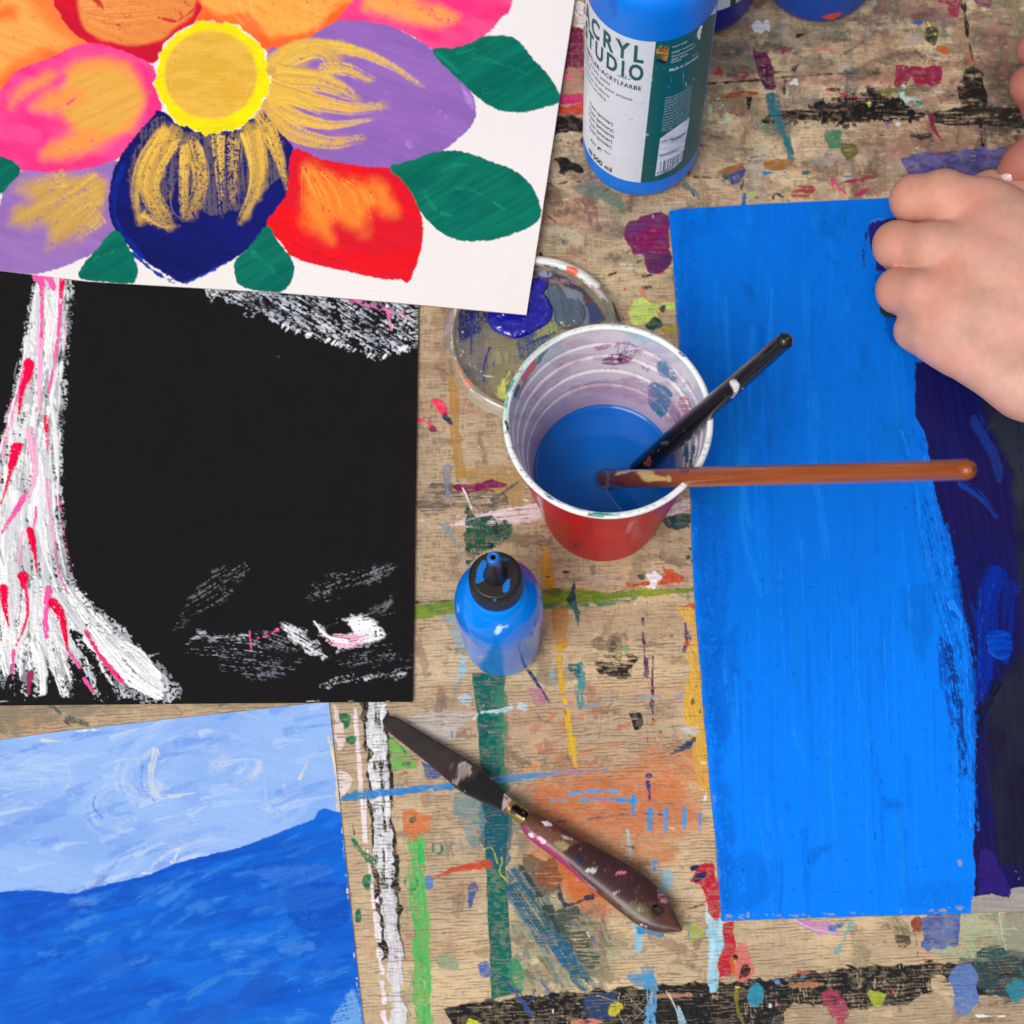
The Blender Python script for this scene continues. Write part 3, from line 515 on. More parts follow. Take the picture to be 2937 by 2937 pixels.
st('S', [(440, 700), (450, 860)], 34, (214, 96, 90), ro=5, dry=.26); st('I', [(355, 860), (365, 1100), (385, 1350), (392, 1830)], 94, (74, 182, 92), 92, ro=7, dry=.2, sl=110, c2=(110, 176, 90)); st('I', [(372, 880), (378, 960)], 30, (30, 190, 90), ro=4)
st('I', [(-5, 617), (110, 600), (230, 592), (400, 572), (560, 560)], 46, (42, 132, 206), 40, ro=3, dry=.05, sl=140); st('I', [(750, 535), (1000, 502), (1150, 490), (1380, 474)], 42, (70, 146, 202), 20, ro=4, dry=.14, sl=140)
po('I', [(285, 690), (330, 680), (385, 700), (442, 715), (425, 790), (330, 860), (295, 780)], (216, 116, 66), ro=5, dry=.2); T.dab('I', 340, 730, 24, 22, (90, 96, 70), ro=6, dry=.2)
po('I', [(910, 600), (1000, 480), (1200, 425), (1500, 372), (1760, 330), (1880, 480), (1910, 720), (1870, 880), (1500, 1100), (1400, 1250), (1250, 1280), (1130, 1190), (1050, 1080), (960, 1050), (930, 900), (900, 750)], (208, 124, 78), ro=26, rs=60, fe=60, dry=.26, op=.72, sl=120, sw=4, tw=.6); po('I', [(960, 560), (1400, 480), (1760, 520), (1800, 760), (1500, 820), (1100, 780)], (204, 108, 60), ro=26, rs=60, fe=40, dry=.34, op=.7, sl=150, sw=3)
po('I', [(1000, 950), (1150, 900), (1300, 1060), (1420, 1150), (1280, 1190), (1160, 1200), (1110, 1120), (1020, 1060)], (210, 98, 38), ro=16, fe=20, dry=.12, op=.85); po('I', [(930, 920), (1080, 940), (1110, 1080), (1040, 1130), (950, 1060)], (96, 70, 54), ro=12, dry=.28, op=.8)
st('I', [(1110, 1060), (1120, 1150), (1160, 1190), (1280, 1140)], 16, (50, 56, 80), 30, ro=6, dry=.2)
st('I', [(1090, 750), (1300, 730), (1540, 705), (1700, 720)], 12, (80, 90, 130), ro=4, dry=.25); st('I', [(1170, 600), (1300, 588), (1420, 592)], 26, (96, 160, 206), ro=4, dry=.2); st('I', [(1220, 636), (1350, 630), (1520, 640)], 30, (72, 152, 208), ro=4, dry=.08); st('I', [(1060, 636), (1140, 634)], 14, (80, 150, 200), ro=2, dry=.2)
for a, b, c_, wd in [(1590, 690, 785, 38), (1675, 685, 800, 30), (1772, 675, 785, 34), (1855, 705, 806, 20), (1615, 955, 1002, 28), (1502, 610, 706, 30)]: st('I', [(a, b), (a-2, c_)], wd, (62, 150, 210), wd*.8, ro=2, dry=.04)
T.dab('I', 1585, 505, 20, 16, (66, 40, 124), ro=2); st('I', [(1580, 545), (1590, 640)], 34, (66, 40, 124), 8, ro=2); st('I', [(1605, 700), (1605, 850)], 8, (96, 60, 100), dry=.2); po('I', [(1700, 385), (1830, 300), (1815, 350), (1720, 392)], (40, 64, 96), ro=3, dry=.05)
st('I', [(1640, 390), (1750, 430), (1900, 550)], 7, (160, 70, 40)); st('I', [(1495, 325), (1500, 360), (1540, 400)], 7, (50, 36, 30)); st('I', [(1600, 200), (1625, 330), (1645, 420), (1630, 480)], 6, (110, 74, 44)); st('I', [(1520, 540), (1570, 600)], 6, (190, 70, 40))
po('I', [(810, 1000), (900, 1010), (1100, 1260), (1200, 1420), (1270, 1560), (1250, 1640), (1180, 1610), (1050, 1430), (900, 1230), (830, 1130)], (34, 88, 100), ro=14, dry=.3, ang=55, sl=160, sw=3, tw=.35, fe=12, c2=(24, 92, 130), c2s=90); po('I', [(900, 1000), (950, 1010), (1120, 1260), (1080, 1300)], (56, 64, 60), ro=10, dry=.2, ang=55, sl=140, sw=3); po('I', [(1080, 1260), (1220, 1230), (1300, 1500), (1200, 1440)], (70, 80, 74), ro=14, dry=.4)
st('I', [(850, 1150), (960, 1320), (1110, 1590)], 8, (30, 110, 160)); st('I', [(870, 1180), (1000, 1400), (1150, 1600)], 6, (50, 120, 160)); po('I', [(860, 1450), (920, 1500), (900, 1640), (860, 1640)], (60, 140, 100), ro=12, dry=.3)
st('I', [(445, 1048), (560, 1000), (650, 985), (735, 970)], 18, (204, 62, 36), 52, ro=2); po('I', [(625, 1085), (660, 1070), (690, 1100), (660, 1160), (640, 1205), (625, 1160)], (60, 92, 146), ro=3, dry=.1); po('I', [(675, 1490), (735, 1490), (745, 1560), (690, 1565)], (70, 104, 176), ro=5, dry=.12)
po('I', [(400, 1040), (445, 1040), (440, 1100), (410, 1120)], (80, 130, 190), ro=5, dry=.1)
for cx_, cy_, r_ in [(330, 1072, 34), (468, 888, 26)]: st('I', [(cx_+r_*math.cos(t), cy_+r_*1.1*math.sin(t)) for t in np.linspace(.3, 6, 10)], 16, (20, 126, 90), ro=3, dry=.06)
st('I', [(715, 895), (755, 888), (785, 965)], 11, (190, 192, 60), ro=2, h=.0002); st('I', [(800, 862), (810, 960), (795, 1010), (828, 1056)], 10, (190, 192, 60), ro=3, dry=.1); st('I', [(825, 922), (960, 932)], 6, (230, 226, 200), 4, h=.0003)
po('I', [(440, 1460), (540, 1440), (580, 1530), (480, 1520)], (150, 160, 130), ro=8, dry=.3)
st('I', [(1475, 800), (1490, 960)], 26, (150, 196, 210), 16, ro=4, dry=.25); st('I', [(1420, 870), (1500, 885)], 20, (40, 110, 90), ro=5, dry=.2); st('I', [(1520, 1290), (1530, 1420)], 50, (140, 196, 214), 40, ro=5, dry=.14); st('I', [(1540, 1320), (1650, 1340)], 36, (60, 140, 190), ro=5, dry=.15); po('I', [(1650, 990), (1700, 1000), (1700, 1110), (1660, 1110)], (150, 180, 190), ro=6, dry=.24)
po('I', [(1780, 1290), (1860, 1290), (1870, 1360), (1800, 1360)], (170, 170, 90), ro=8, dry=.22); st('I', [(1800, 900), (1900, 880)], 6, (120, 70, 50)); st('I', [(1760, 1220), (1870, 1185)], 10, (110, 80, 66), ro=2)
# --- bottom black band
po('I', [(475, 1728), (620, 1715), (760, 1690), (1100, 1655), (1300, 1635), (1700, 1608), (1900, 1590), (1900, 1850), (1300, 1850), (1200, 1830), (560, 1850), (520, 1780)], (27, 27, 30), ro=7, dry=.07, sm=False, h=.0002, ang=90, sl=20, sw=4)
po('L', [(-60, 1548), (250, 1522), (600, 1500), (860, 1455), (1200, 1432), (1500, 1418), (1760, 1400), (1990, 1388), (1990, 1600), (1800, 1610), (1560, 1590), (1450, 1570), (1340, 1640), (1020, 1670), (700, 1640), (620, 1780), (-60, 1780)], (29, 30, 33), ro=9, dry=.15, sm=False, h=.0002, ang=85, sl=20, sw=4)
po('L', [(1600, 1400), (1990, 1380), (1990, 1600), (1700, 1590)], (52, 76, 80), ro=10, dry=.22, op=.8); po('L', [(1530, 1460), (1670, 1440), (1685, 1620), (1610, 1705), (1560, 1660)], (94, 124, 184), ro=5, dry=.08); po('L', [(1820, 1540), (1920, 1510), (1932, 1600), (1880, 1640)], (40, 130, 146), ro=6, dry=.08)
po('L', [(650, 1530), (840, 1522), (850, 1545), (660, 1552)], (176, 120, 90), ro=4, dry=.1); po('L', [(-60, 1590), (130, 1580), (150, 1600), (-60, 1610)], (170, 124, 94), ro=4, dry=.15)
T.dab('L', 500, 1590, 46, 66, (52, 140, 164), ang=10, ro=2, h=.0004, g=.3); po('L', [(830, 1580), (930, 1570), (990, 1680), (960, 1770), (900, 1700)], (166, 56, 88), ro=6, dry=.16); po('L', [(1100, 1580), (1200, 1575), (1180, 1640), (1130, 1670)], (164, 174, 56), ro=6, dry=.14); po('L', [(1440, 1480), (1530, 1500), (1560, 1650), (1460, 1580)], (196, 172, 140), ro=8, dry=.2)
po('L', [(1900, 1440), (1932, 1440), (1932, 1500)], (60, 100, 110), ro=3)
for a in [[(725, 1462), (752, 1475), (752, 1500)], [(752, 1475), (785, 1462)]]: st('L', a, 26, (204, 84, 50), 12, ro=1)
T.dab('L', 750, 1492, 18, 14, (40, 120, 190)); T.dab('L', 400, 1550, 16, 7, (232, 216, 60), ro=2, h=.0003); st('L', [(395, 1570), (400, 1660), (440, 1760)], 20, (120, 120, 40), ro=4, dry=.15); T.dab('L', 575, 1650, 12, 14, WH, ro=2); T.dab('L', 610, 1640, 12, 10, (230, 110, 150), ro=2); T.dab('L', 610, 1520, 16, 14, (100, 150, 220), ro=2)
st('I', [(820, 1590), (880, 1650), (930, 1720), (965, 1770)], 14, (54, 76, 130), 36, ro=3); st('I', [(890, 1640), (960, 1700), (985, 1630)], 20, (44, 68, 124), 12, ro=3); po('I', [(620, 1800), (660, 1790), (720, 1830), (620, 1850)], (200, 206, 50), ro=3, h=.0003); T.dab('I', 745, 1727, 7, 9, (244, 244, 244)); T.dab('I', 1078, 1750, 7, 18, (244, 244, 244)); po('I', [(1180, 1790), (1280, 1780), (1330, 1816), (1180, 1850)], (200, 130, 110), ro=8, dry=.2)
st('I', [(1570, 1540), (1600, 1640), (1590, 1840)], 60, (96, 160, 210), 60, ro=6, dry=.2); po('I', [(1240, 1680), (1400, 1670), (1400, 1800), (1250, 1780)], (44, 66, 104), ro=12, dry=.2); T.dab('I', 1410, 1735, 40, 40, (190, 178, 40), ro=6, dry=.12); po('I', [(1470, 1560), (1600, 1545), (1640, 1600), (1560, 1640)], (70, 150, 200), ro=6, dry=.16)
for a in [[(1430, 1650), (1420, 1720), (1440, 1800), (1480, 1830)], [(1612, 1640), (1560, 1740), (1480, 1816)], [(1690, 1650), (1730, 1740), (1750, 1810)], [(1460, 1655), (1560, 1760)], [(1310, 1665), (1420, 1700)]]: st('I', a, 8, (236, 228, 204), 5, h=.0003)
st('L', [(1680, 1700), (1800, 1705), (1932, 1675)], 22, (236, 234, 230), 10, ro=5, dry=.22, h=.0002); st('L', [(20, 1570), (70, 1660), (90, 1746)], 10, WH); po('L', [(75, 1650), (100, 1660), (130, 1746), (90, 1746)], (150, 190, 206), ro=2)
for i in range(60):
    a = random.uniform(480, 1900); b = random.uniform(1450, 1600); T.dab('L', a, b, random.uniform(2, 10), random.uniform(1.5, 4), (150, 156, 160), ang=random.uniform(0, 180), ro=1, op=.8)
# --- right bottom
po('L', [(235, 1105), (270, 1170), (320, 1185), (330, 1330), (300, 1400), (300, 1500), (285, 1570), (245, 1560), (240, 1350)], LB, ro=4, dry=.08, c2=(190, 220, 226), ang=90); po('L', [(185, 990), (150, 975), (180, 920), (250, 885), (290, 930), (305, 1180), (250, 1160), (215, 1040)], (188, 32, 56), ro=5, dry=.05); po('L', [(165, 960), (210, 930), (240, 935), (225, 970), (180, 988)], (30, 46, 96), ro=2)
po('L', [(150, 905), (220, 888), (160, 935)], (34, 40, 90), ro=2); po('L', [(318, 1202), (380, 1200), (396, 1350), (372, 1500), (300, 1500), (290, 1440), (325, 1330)], (186, 30, 56), ro=3, sm=False); po('L', [(400, 1315), (450, 1320), (478, 1400), (480, 1490), (390, 1500)], (214, 112, 100), ro=5, dry=.1); po('L', [(420, 1430), (470, 1440), (460, 1490), (410, 1500)], (28, 24, 30), ro=4); T.dab('L', 395, 1390, 14, 14, (30, 24, 30), ro=3); st('L', [(370, 1400), (385, 1470)], 24, (206, 92, 40), ro=4)
po('L', [(710, 1190), (880, 1195), (940, 1250), (850, 1275), (740, 1225)], (190, 138, 178), ro=5, dry=.14); st('L', [(705, 1188), (800, 1235), (925, 1258)], 10, (240, 222, 236), h=.0002); st('L', [(905, 1230), (1010, 1180)], 30, (52, 116, 170), ro=6, dry=.2); st('L', [(1010, 1210), (970, 1290), (930, 1365)], 34, (110, 172, 172), 26, ro=5, dry=.2)
po('L', [(1320, 1190), (1390, 1170), (1390, 1250), (1330, 1240)], (140, 66, 44), ro=6, dry=.1); st('L', [(1350, 1260), (1365, 1385)], 9, (40, 32, 40), ro=2, dry=.1); po('L', [(1385, 1175), (1560, 1150), (1610, 1230), (1560, 1330), (1420, 1350), (1380, 1290)], (74, 88, 152), ro=7, dry=.1, c2=(100, 116, 160)); st('L', [(1800, 1150), (1815, 1260), (1835, 1330)], 8, (236, 232, 220), h=.0002)
po('L', [(1680, 1350), (1800, 1340), (1870, 1370), (1860, 1420), (1700, 1400)], (44, 78, 80), ro=8, dry=.1); T.dab('L', 1010, 1440, 30, 8, (34, 30, 34), ang=15, ro=3, dry=.1); po('L', [(130, 1230), (190, 1220), (210, 1290), (150, 1300)], (170, 172, 100), ro=6, dry=.2); st('L', [(140, 1180), (140, 1300)], 12, (70, 140, 180), ro=3, dry=.2)
po('L', [(1240, 1270), (1320, 1270), (1310, 1320), (1250, 1320)], (80, 70, 60), ro=8, dry=.4); T.dab('L', 675, 1364, 14, 4, WH); po('L', [(-10, 940), (50, 930), (50, 1010), (0, 1030)], (160, 188, 198), ro=7, dry=.25)
# --- left strip beside blue painting
for p in [[(1700, 170), (1770, 180), (1765, 230), (1730, 245), (1705, 215)], [(1740, 290), (1790, 280), (1790, 325), (1750, 320)], [(1825, 990), (1870, 980), (1865, 1060), (1835, 1050)], [(1785, 1160), (1820, 1150), (1820, 1220), (1790, 1220)]]: po('J', p, (12, 112, 78), ro=3, dry=.06)
po('J', [(1675, 120), (1720, 200), (1740, 330), (1690, 340)], (226, 204, 198), ro=8, dry=.24); po('J', [(1700, 460), (1775, 490), (1750, 560), (1715, 600)], (232, 216, 208), ro=6, dry=.14); po('J', [(1725, 570), (1870, 560), (1890, 600), (1730, 612)], (58, 130, 176), ro=5, dry=.1); st('J', [(1775, 800), (1820, 860), (1890, 920)], 36, (40, 116, 84), ro=7, dry=.22); st('J', [(1775, 710), (1785, 780)], 10, (40, 40, 70), ro=2)
po('J', [(1762, 1070), (1775, 1075), (1772, 1110)], (220, 40, 70)); po('J', [(1768, 1110), (1778, 1200), (1770, 1205)], (244, 244, 240))
for i in range(20): b = random.uniform(660, 1734); st('J', [(1730+(b-660)*.09, b), (1765+(b-660)*.09+random.uniform(0, 20), b+random.uniform(-3, 3))], random.uniform(3, 9), (226, 212, 202), 2, dry=.15)
po('J', [(100, 190), (170, 190), (170, 235), (100, 235)], (176, 142, 104), ro=3, op=.8); st('J', [(325, 205), (370, 245)], 20, (120, 26, 66), 8, ro=2); st('J', [(880, 130), (920, 170)], 9, (110, 50, 60)); st('J', [(1105, 135), (1135, 118)], 12, (30, 40, 100)); st('J', [(260, 120), (330, 190), (440, 225)], 34, (80, 96, 84), ro=8, dry=.3)
# --- specks and hairline scratches everywhere
pal = [(40, 34, 32), (234, 230, 226), (150, 40, 60), (60, 110, 150), (200, 180, 60), (60, 110, 80), (190, 80, 50), (90, 50, 90), (44, 36, 34), (230, 226, 222)]
for i in range(800):
    a, b = random.uniform(1000, 2937), random.uniform(0, 2937); r_ = random.choice([2, 2.5, 3, 3, 4, 6])
    if a < 1350 and b < 2000: continue
    T.dab('Z', a, b, r_*random.uniform(1, 2.2), r_*random.uniform(.5, 1), random.choice(pal), ang=random.uniform(0, 180), ro=1.2, op=random.uniform(.5, 1))
for i in range(160):
    a, b = random.uniform(1500, 2937), random.uniform(0, 900); t = random.uniform(-.4, .4); l_ = random.uniform(15, 60)
    T.stroke('Z', [(a, b), (a+l_*math.cos(t), b+l_*math.sin(t))], random.uniform(3, 11), random.choice([(66, 54, 44), (120, 60, 60), (60, 84, 84), (150, 110, 70), (92, 60, 80), (214, 200, 180)]), 3, ro=3, dry=.28, op=.75)
for i in range(90):
    a, b = random.uniform(1150, 2100), random.uniform(900, 2937); t = random.gauss(0, .35); l_ = random.uniform(10, 46)
    T.stroke('Z', [(a, b), (a+l_*math.cos(t), b+l_*math.sin(t))], random.uniform(2.5, 8), random.choice([(96, 70, 50), (150, 90, 70), (70, 100, 100), (214, 200, 170), (120, 90, 60)]), 2, ro=2, dry=.22, op=.7)
for i in range(520):
    a, b = random.uniform(-700, 3650), random.uniform(-700, 3650)
    if -20 < a < 2960 and -20 < b < 2960: continue
    l_ = random.uniform(14, 90); T.dab('Z', a, b, l_, l_*random.uniform(.15, .5), random.choice(gr+pal+[(60, 120, 150), (190, 60, 50), (60, 140, 90), (216, 160, 60)]), ang=random.choice([0, 90])+random.gauss(0, 20), ro=8, fe=8, dry=.3, op=random.uniform(.4, .9))
for i in range(16):
    a, b = random.choice([random.uniform(-650, -100), random.uniform(3000, 3500)]), random.uniform(-600, 3500); t = random.uniform(0, 3.1); l_ = random.uniform(150, 500)
    T.stroke('Z', [(a, b), (a+l_*.5*math.cos(t)+10, b+l_*.5*math.sin(t)), (a+l_*math.cos(t), b+l_*math.sin(t))], random.uniform(14, 50), random.choice([TEAL, CB, (34, 33, 33), (216, 170, 72), (204, 62, 36), WH]), 14, ro=8, fe=8, dry=.3)
tb.mind = 0; tb.h = np.minimum(tb.h, .0009); tb.col = np.clip(tb.col, 0, .95)
P = unp(X, Y, 0.0)
o = sheet('table', P, tb, M_wood, .035, (150, 120, 84))
tag(o, 'wooden work table covered in ridged grain, dried paint smears and splashes of every colour', 'table')

# ================================================================== PAINTED SHEETS
def lerp_poly(xs_, pts):                        # piecewise-linear y over x
    p = np.array(pts, float); return np.interp(xs_, p[:, 0], p[:, 1])
# ---- bright blue and navy board
s_ = nonuni(0, 0, 1040, 1500, 2.7, 8); t_ = nonuni(0, 0, 2060, 2061, 2.7)
S_, T_ = np.meshgrid(s_, t_)
ly = T_/2060*2035+605                            # y along the left edge
lx = np.interp(ly, [600, 816, 1200, 1415, 1700, 2080, 2510, 2640], [1919, 1934, 1962, 1979, 1990, 2021, 2060, 2069])+2*np.sin(ly/37)*fbm(ly/60, ly*0, 5)
top = np.interp(S_, [0, 40, 300, 640, 1500], [0, -6, -22, -38, -84]); bot = np.interp(S_, [0, 300, 710, 870, 1500], [0, -10, -22, -27, -45])
X = lx+S_; Y = ly+top*(1-T_/2060)+bot*(T_/2060)
bd = Canvas(X, Y, (0, 112, 226), .42)
x, y = bd.X, bd.Y
bd.tooth = np.clip((fbm(x/5, y/7, 9, 2)-.5)*1.8+.5, 0, 1)
m = sstep(1300, 2300, y+160*(fbm(x/200, y/300, 3)-.5))[:, None]
bd.col = (lin((0, 110, 218))*(1-m)+lin((0, 127, 252))*m).astype(f4)
vs_ = (fbm(x/9, y/260, 15, 4)-.5); bd.col *= (1+.16*vs_)[:, None]; bd.h = (.00003*(fbm(x/5, y/160, 16, 3)-.5)).astype(f4)
B = bd
for i in range(110):
    a = random.uniform(1930, 2640); b = random.uniform(620, 2500); l_ = random.uniform(80, 520)
    c = random.choice([(0, 90, 196), (10, 120, 214), (0, 130, 250), (0, 84, 190), (0, 110, 230), (20, 140, 240)])
    B.stroke('Z', [(a, b), (a+random.uniform(-8, 22), b+l_*.5), (a+random.uniform(0, 45), b+l_)], random.uniform(8, 46), c, random.uniform(4, 30), ro=6, dry=random.uniform(.2, .4), sl=260, sw=4, tw=.2, op=.4, fe=12)
for f, p, c, o in [('E', [(0, 400), (330, 380), (300, 560), (0, 700)], (0, 102, 196), .4), ('K', [(1150, 0), (1350, 0), (1380, 160), (1150, 180)], (0, 104, 180), .35), ('K', [(1250, 880), (1480, 900), (1400, 1300), (1300, 1200)], (0, 96, 190), .45),
                   ('K', [(180, 300), (320, 200), (380, 1000), (220, 1500), (170, 900)], (0, 88, 190), .5), ('K', [(230, 1300), (420, 1100), (380, 1700), (240, 1700)], (0, 84, 190), .45), ('L', [(300, 880), (500, 820), (640, 1000), (500, 1150), (310, 1160)], (0, 100, 204), .5),
                   ('L', [(1300, 1000), (1650, 960), (1640, 1150), (1300, 1140)], (0, 108, 214), .5), ('O', [(1290, 900), (1650, 850), (1700, 1000), (1400, 1050)], (0, 92, 196), .4), ('D', [(0, 1450), (900, 1400), (850, 1932), (300, 1932)], (0, 106, 218), .3),
                   ('K', [(250, 360), (420, 420), (400, 520), (260, 520)], (0, 110, 180), .4), ('L', [(750, 830), (960, 740), (900, 830), (800, 920)], (0, 92, 190), .5), ('L', [(1170, 500), (1320, 590), (1180, 610)], (0, 84, 186), .6), ('K', [(830, 1380), (860, 1380), (850, 1440)], (0, 76, 150), .7), ('L', [(640, 560), (700, 560), (680, 650)], (0, 84, 180), .6)]:
    B.poly(f, p, c, op=o, fe=26, ro=14, dry=.2, ang=85, sl=160, sw=5)
for f, p in [('D', [(370, 1800), (470, 1620)]), ('D', [(310, 1600), (340, 1610)]), ('D', [(900, 1390), (960, 1380)]), ('K', [(480, 850), (600, 875), (680, 880)]), ('K', [(780, 900), (820, 905)]), ('L', [(780, 830), (880, 830), (960, 750)]), ('L', [(770, 870), (800, 910)]), ('L', [(1060, 690), (1140, 685)]), ('L', [(1360, 910), (1520, 895)]), ('L', [(820, 1020), (1000, 1050), (1200, 1030)]), ('L', [(1170, 450), (1190, 580)]), ('K', [(600, 1330), (650, 1290)])]:
    B.stroke(f, p, 14, (0, 84, 176), 7, ro=6, dry=.3, op=.5, fe=5)
for i in range(36):
    a = random.uniform(1960, 2600); b = random.uniform(660, 2600); B.dab('Z', a, b, random.uniform(4, 12), random.uniform(2, 5), (0, 84, 170), ang=random.uniform(60, 120), ro=3, dry=.2, op=.7)
for i in range(60):
    a = random.uniform(1930, 2600); b = 610+900*random.random()**1.6; B.dab('Z', a, b, random.uniform(14, 60), random.uniform(8, 26), random.choice([(0, 96, 190), (0, 104, 196), (0, 90, 176), (14, 120, 224)]), ang=random.uniform(50, 120), ro=14, rs=24, fe=16, dry=.24, tw=.5, op=.5)
for i in range(70):
    a = random.uniform(1960, 2700); b = random.uniform(1500, 2400); l_ = random.uniform(200, 700)
    B.stroke('Z', [(a, b), (a+8, b+l_*.5), (a+random.uniform(10, 40), min(b+l_, 2560))], random.uniform(3, 10), random.choice([(0, 98, 206), (30, 140, 255), (0, 88, 190)]), 3, ro=2, dry=.34, sl=300, sw=3, tw=.15, op=.5, fe=3)
B.poly('Z', [(1935, 640), (2010, 640), (2030, 1300), (2080, 2000), (2110, 2560), (2060, 2620), (2010, 2000), (1960, 1200)], (0, 92, 196), ro=20, rs=50, fe=30, dry=.3, ang=86, sl=200, sw=5, op=.6)
# navy side
po2 = B.poly
po2('K', [(1350, -300), (1345, 0), (1395, 70), (1412, 140), (1420, 240), (1442, 340), (1455, 430), (1475, 470), (1500, 560), (1530, 620), (1548, 720), (1552, 860), (1570, 960), (1590, 1040), (1620, 1130), (1640, 1260), (1655, 1400), (1660, 1620), (1668, 1900), (1664, 2200), (1650, 2330), (1672, 2440), (1655, 2560), (1648, 2660), (3600, 2800), (3600, -500)], (20, 22, 86), sm=False, ro=4, rs=22, c2=(26, 20, 78), c2s=160, ang=80, var=.08, h=.0002, fe=4, g=.35, sl=160, sw=6)
po2('K', [(1780, -200), (1840, 300), (1850, 700), (1880, 1200), (1760, 1420), (1700, 1560), (1705, 1800), (1745, 2300), (1830, 2440), (3600, 2560), (3600, -500)], (34, 38, 52), ro=12, rs=80, fe=40, ang=85, sl=140, sw=8, op=.9, c2=(28, 26, 48), c2s=140)
po2('K', [(1760, -40), (2400, -60), (2400, 400), (1900, 500), (1840, 300)], (44, 50, 62), ro=12, fe=30, op=.8)
for p, wd, c, o, dy in [([(1680, 20), (1740, 120), (1790, 260), (1800, 330)], 90, (24, 52, 132), .75, .28), ([(1600, 350), (1700, 420), (1790, 530)], 60, (14, 64, 160), .7, .36), ([(1650, 1000), (1700, 1150), (1680, 1400)], 40, (6, 56, 160), .6, .34), ([(1780, 860), (1740, 1000), (1730, 1300), (1712, 1480)], 150, (0, 44, 160), .8, .26), ([(1860, 900), (1830, 1300)], 90, (4, 40, 150), .6, .3), ([(1560, 450), (1560, 800)], 60, (22, 20, 96), .6, .3), ([(1700, 900), (1690, 1260), (1712, 1520)], 8, (20, 80, 200), .8, .1), ([(1770, 880), (1700, 1120), (1712, 1440)], 6, (30, 90, 200), .7, .1), ([(1900, -20), (1940, 600)], 10, (12, 14, 24), .9, 0), ([(1780, 1420), (1700, 1600), (1690, 1760)], 70, (12, 14, 34), .8, .3)]:
    B.stroke('K', p, wd, c, wd*.5, ro=5, dry=dy, op=o, sl=160, sw=3, fe=5, tw=.2)
for i in range(14): B.stroke('K', [(1810-i*7, 1480), (1760-i*6, 1600), (1715-i*3, 1720)], 5, (46, 50, 66), 2, op=.8)
po2('K', [(1728, 1170), (1745, 1135), (1800, 1128), (1860, 1150), (1872, 1230), (1850, 1285), (1810, 1295), (1750, 1250)], (0, 66, 178), ro=2, h=.0004, g=.3, c2=(0, 52, 160))
B.stroke('K', [(1735, 1240), (1790, 1280), (1850, 1270)], 14, (0, 84, 200), op=.7)
for a, b in [(1495, 560), (1560, 610), (1905, 870), (1900, 930), (1912, 900)]: B.dab('K', a, b, 4, 6, (90, 90, 140), ro=2)
po2('E', [(225, 540), (330, 515), (560, 500), (560, 900), (262, 860), (250, 800), (215, 690), (205, 600)], (34, 30, 108), ro=5, dry=.08, h=.0002); B.stroke('E', [(215, 560), (190, 650), (175, 760), (180, 830)], 18, (30, 50, 120), ro=5, dry=.2); B.stroke('E', [(205, 555), (260, 520), (330, 515)], 7, (130, 150, 190), ro=2, dry=.1)
B.stroke('E', [(300, 900), (330, 1100), (380, 1260), (440, 1360)], 90, (0, 76, 170), ro=8, dry=.3, op=.8)
# streaky light blue edge over the navy
edge_ = [(1350, 60), (1405, 200), (1440, 400), (1500, 600), (1548, 800), (1570, 960), (1625, 1150), (1650, 1350), (1658, 1700), (1660, 2200)]
for i in range(70):
    k0 = random.randint(0, 7); q_ = edge_[k0:k0+random.randint(2, 4)]; o_ = random.gauss(-4, 12); e_ = random.uniform(0, 22)
    B.stroke('K', [(p_[0]+o_+(e_ if n__ == len(q_)-1 else 0), p_[1]) for n__, p_ in enumerate(q_)], random.uniform(8, 30), random.choice([(0, 104, 220), (10, 116, 232), (0, 90, 196), (0, 70, 170)]), 3, ro=8, rs=14, dry=random.uniform(.26, .42), sl=180, sw=2.6, tw=.25, op=.8, fe=4, h=.0001)
for i in range(40):
    k0 = random.randint(2, 7); q_ = edge_[k0:k0+3]; o_ = -random.uniform(6, 130)
    B.stroke('K', [(p_[0]+o_, p_[1]) for p_ in q_], random.uniform(5, 26), random.choice([(0, 50, 140), (0, 70, 170), (10, 40, 120), (20, 110, 210)]), 3, ro=5, dry=random.uniform(.42, .54), sl=200, sw=2.6, tw=.3, op=.7, fe=4)
for i in range(26):
    o_ = random.uniform(-150, 2)
    B.stroke('K', [(1350+o_, 60), (1400+o_, 200), (1440+o_, 400), (1480+o_, 700), (1540+o_*.8, 1000), (1620+o_*.7, 1300), (1640+o_*.6, 1700), (1650+o_*.6, 2250)][random.randint(0, 3):], random.uniform(3, 9), random.choice([(30, 140, 250), (0, 120, 240), (0, 96, 200), (0, 70, 160), (50, 150, 250)]), 4, dry=.2, ro=2, sl=300, sw=3, op=.8, tw=.2, h=.0001)
B.stroke('K', [(1545, 990), (1590, 1050), (1600, 1120)], 44, (22, 136, 248), 14, ro=3, h=.0004); B.stroke('K', [(1525, 740), (1545, 860)], 30, (20, 126, 240), 12, ro=4, h=.0003); B.stroke('K', [(1500, 1180), (1560, 1400), (1600, 1677), (1610, 1900)], 60, (10, 40, 110), 40, ro=8, dry=.36, sl=200, sw=3, op=.85)
B.stroke('K', [(1490, 1200), (1510, 1450), (1580, 1700)], 40, (10, 70, 170), 20, ro=10, dry=.3, op=.8)
for i in range(12): B.stroke('L', [(1570+i*8, 60), (1585+i*7.5, 400), (1600+i*5, 740)], 5, random.choice([(40, 150, 255), (0, 70, 190)]), 3, dry=.1, h=.0002, sl=200, sw=2)
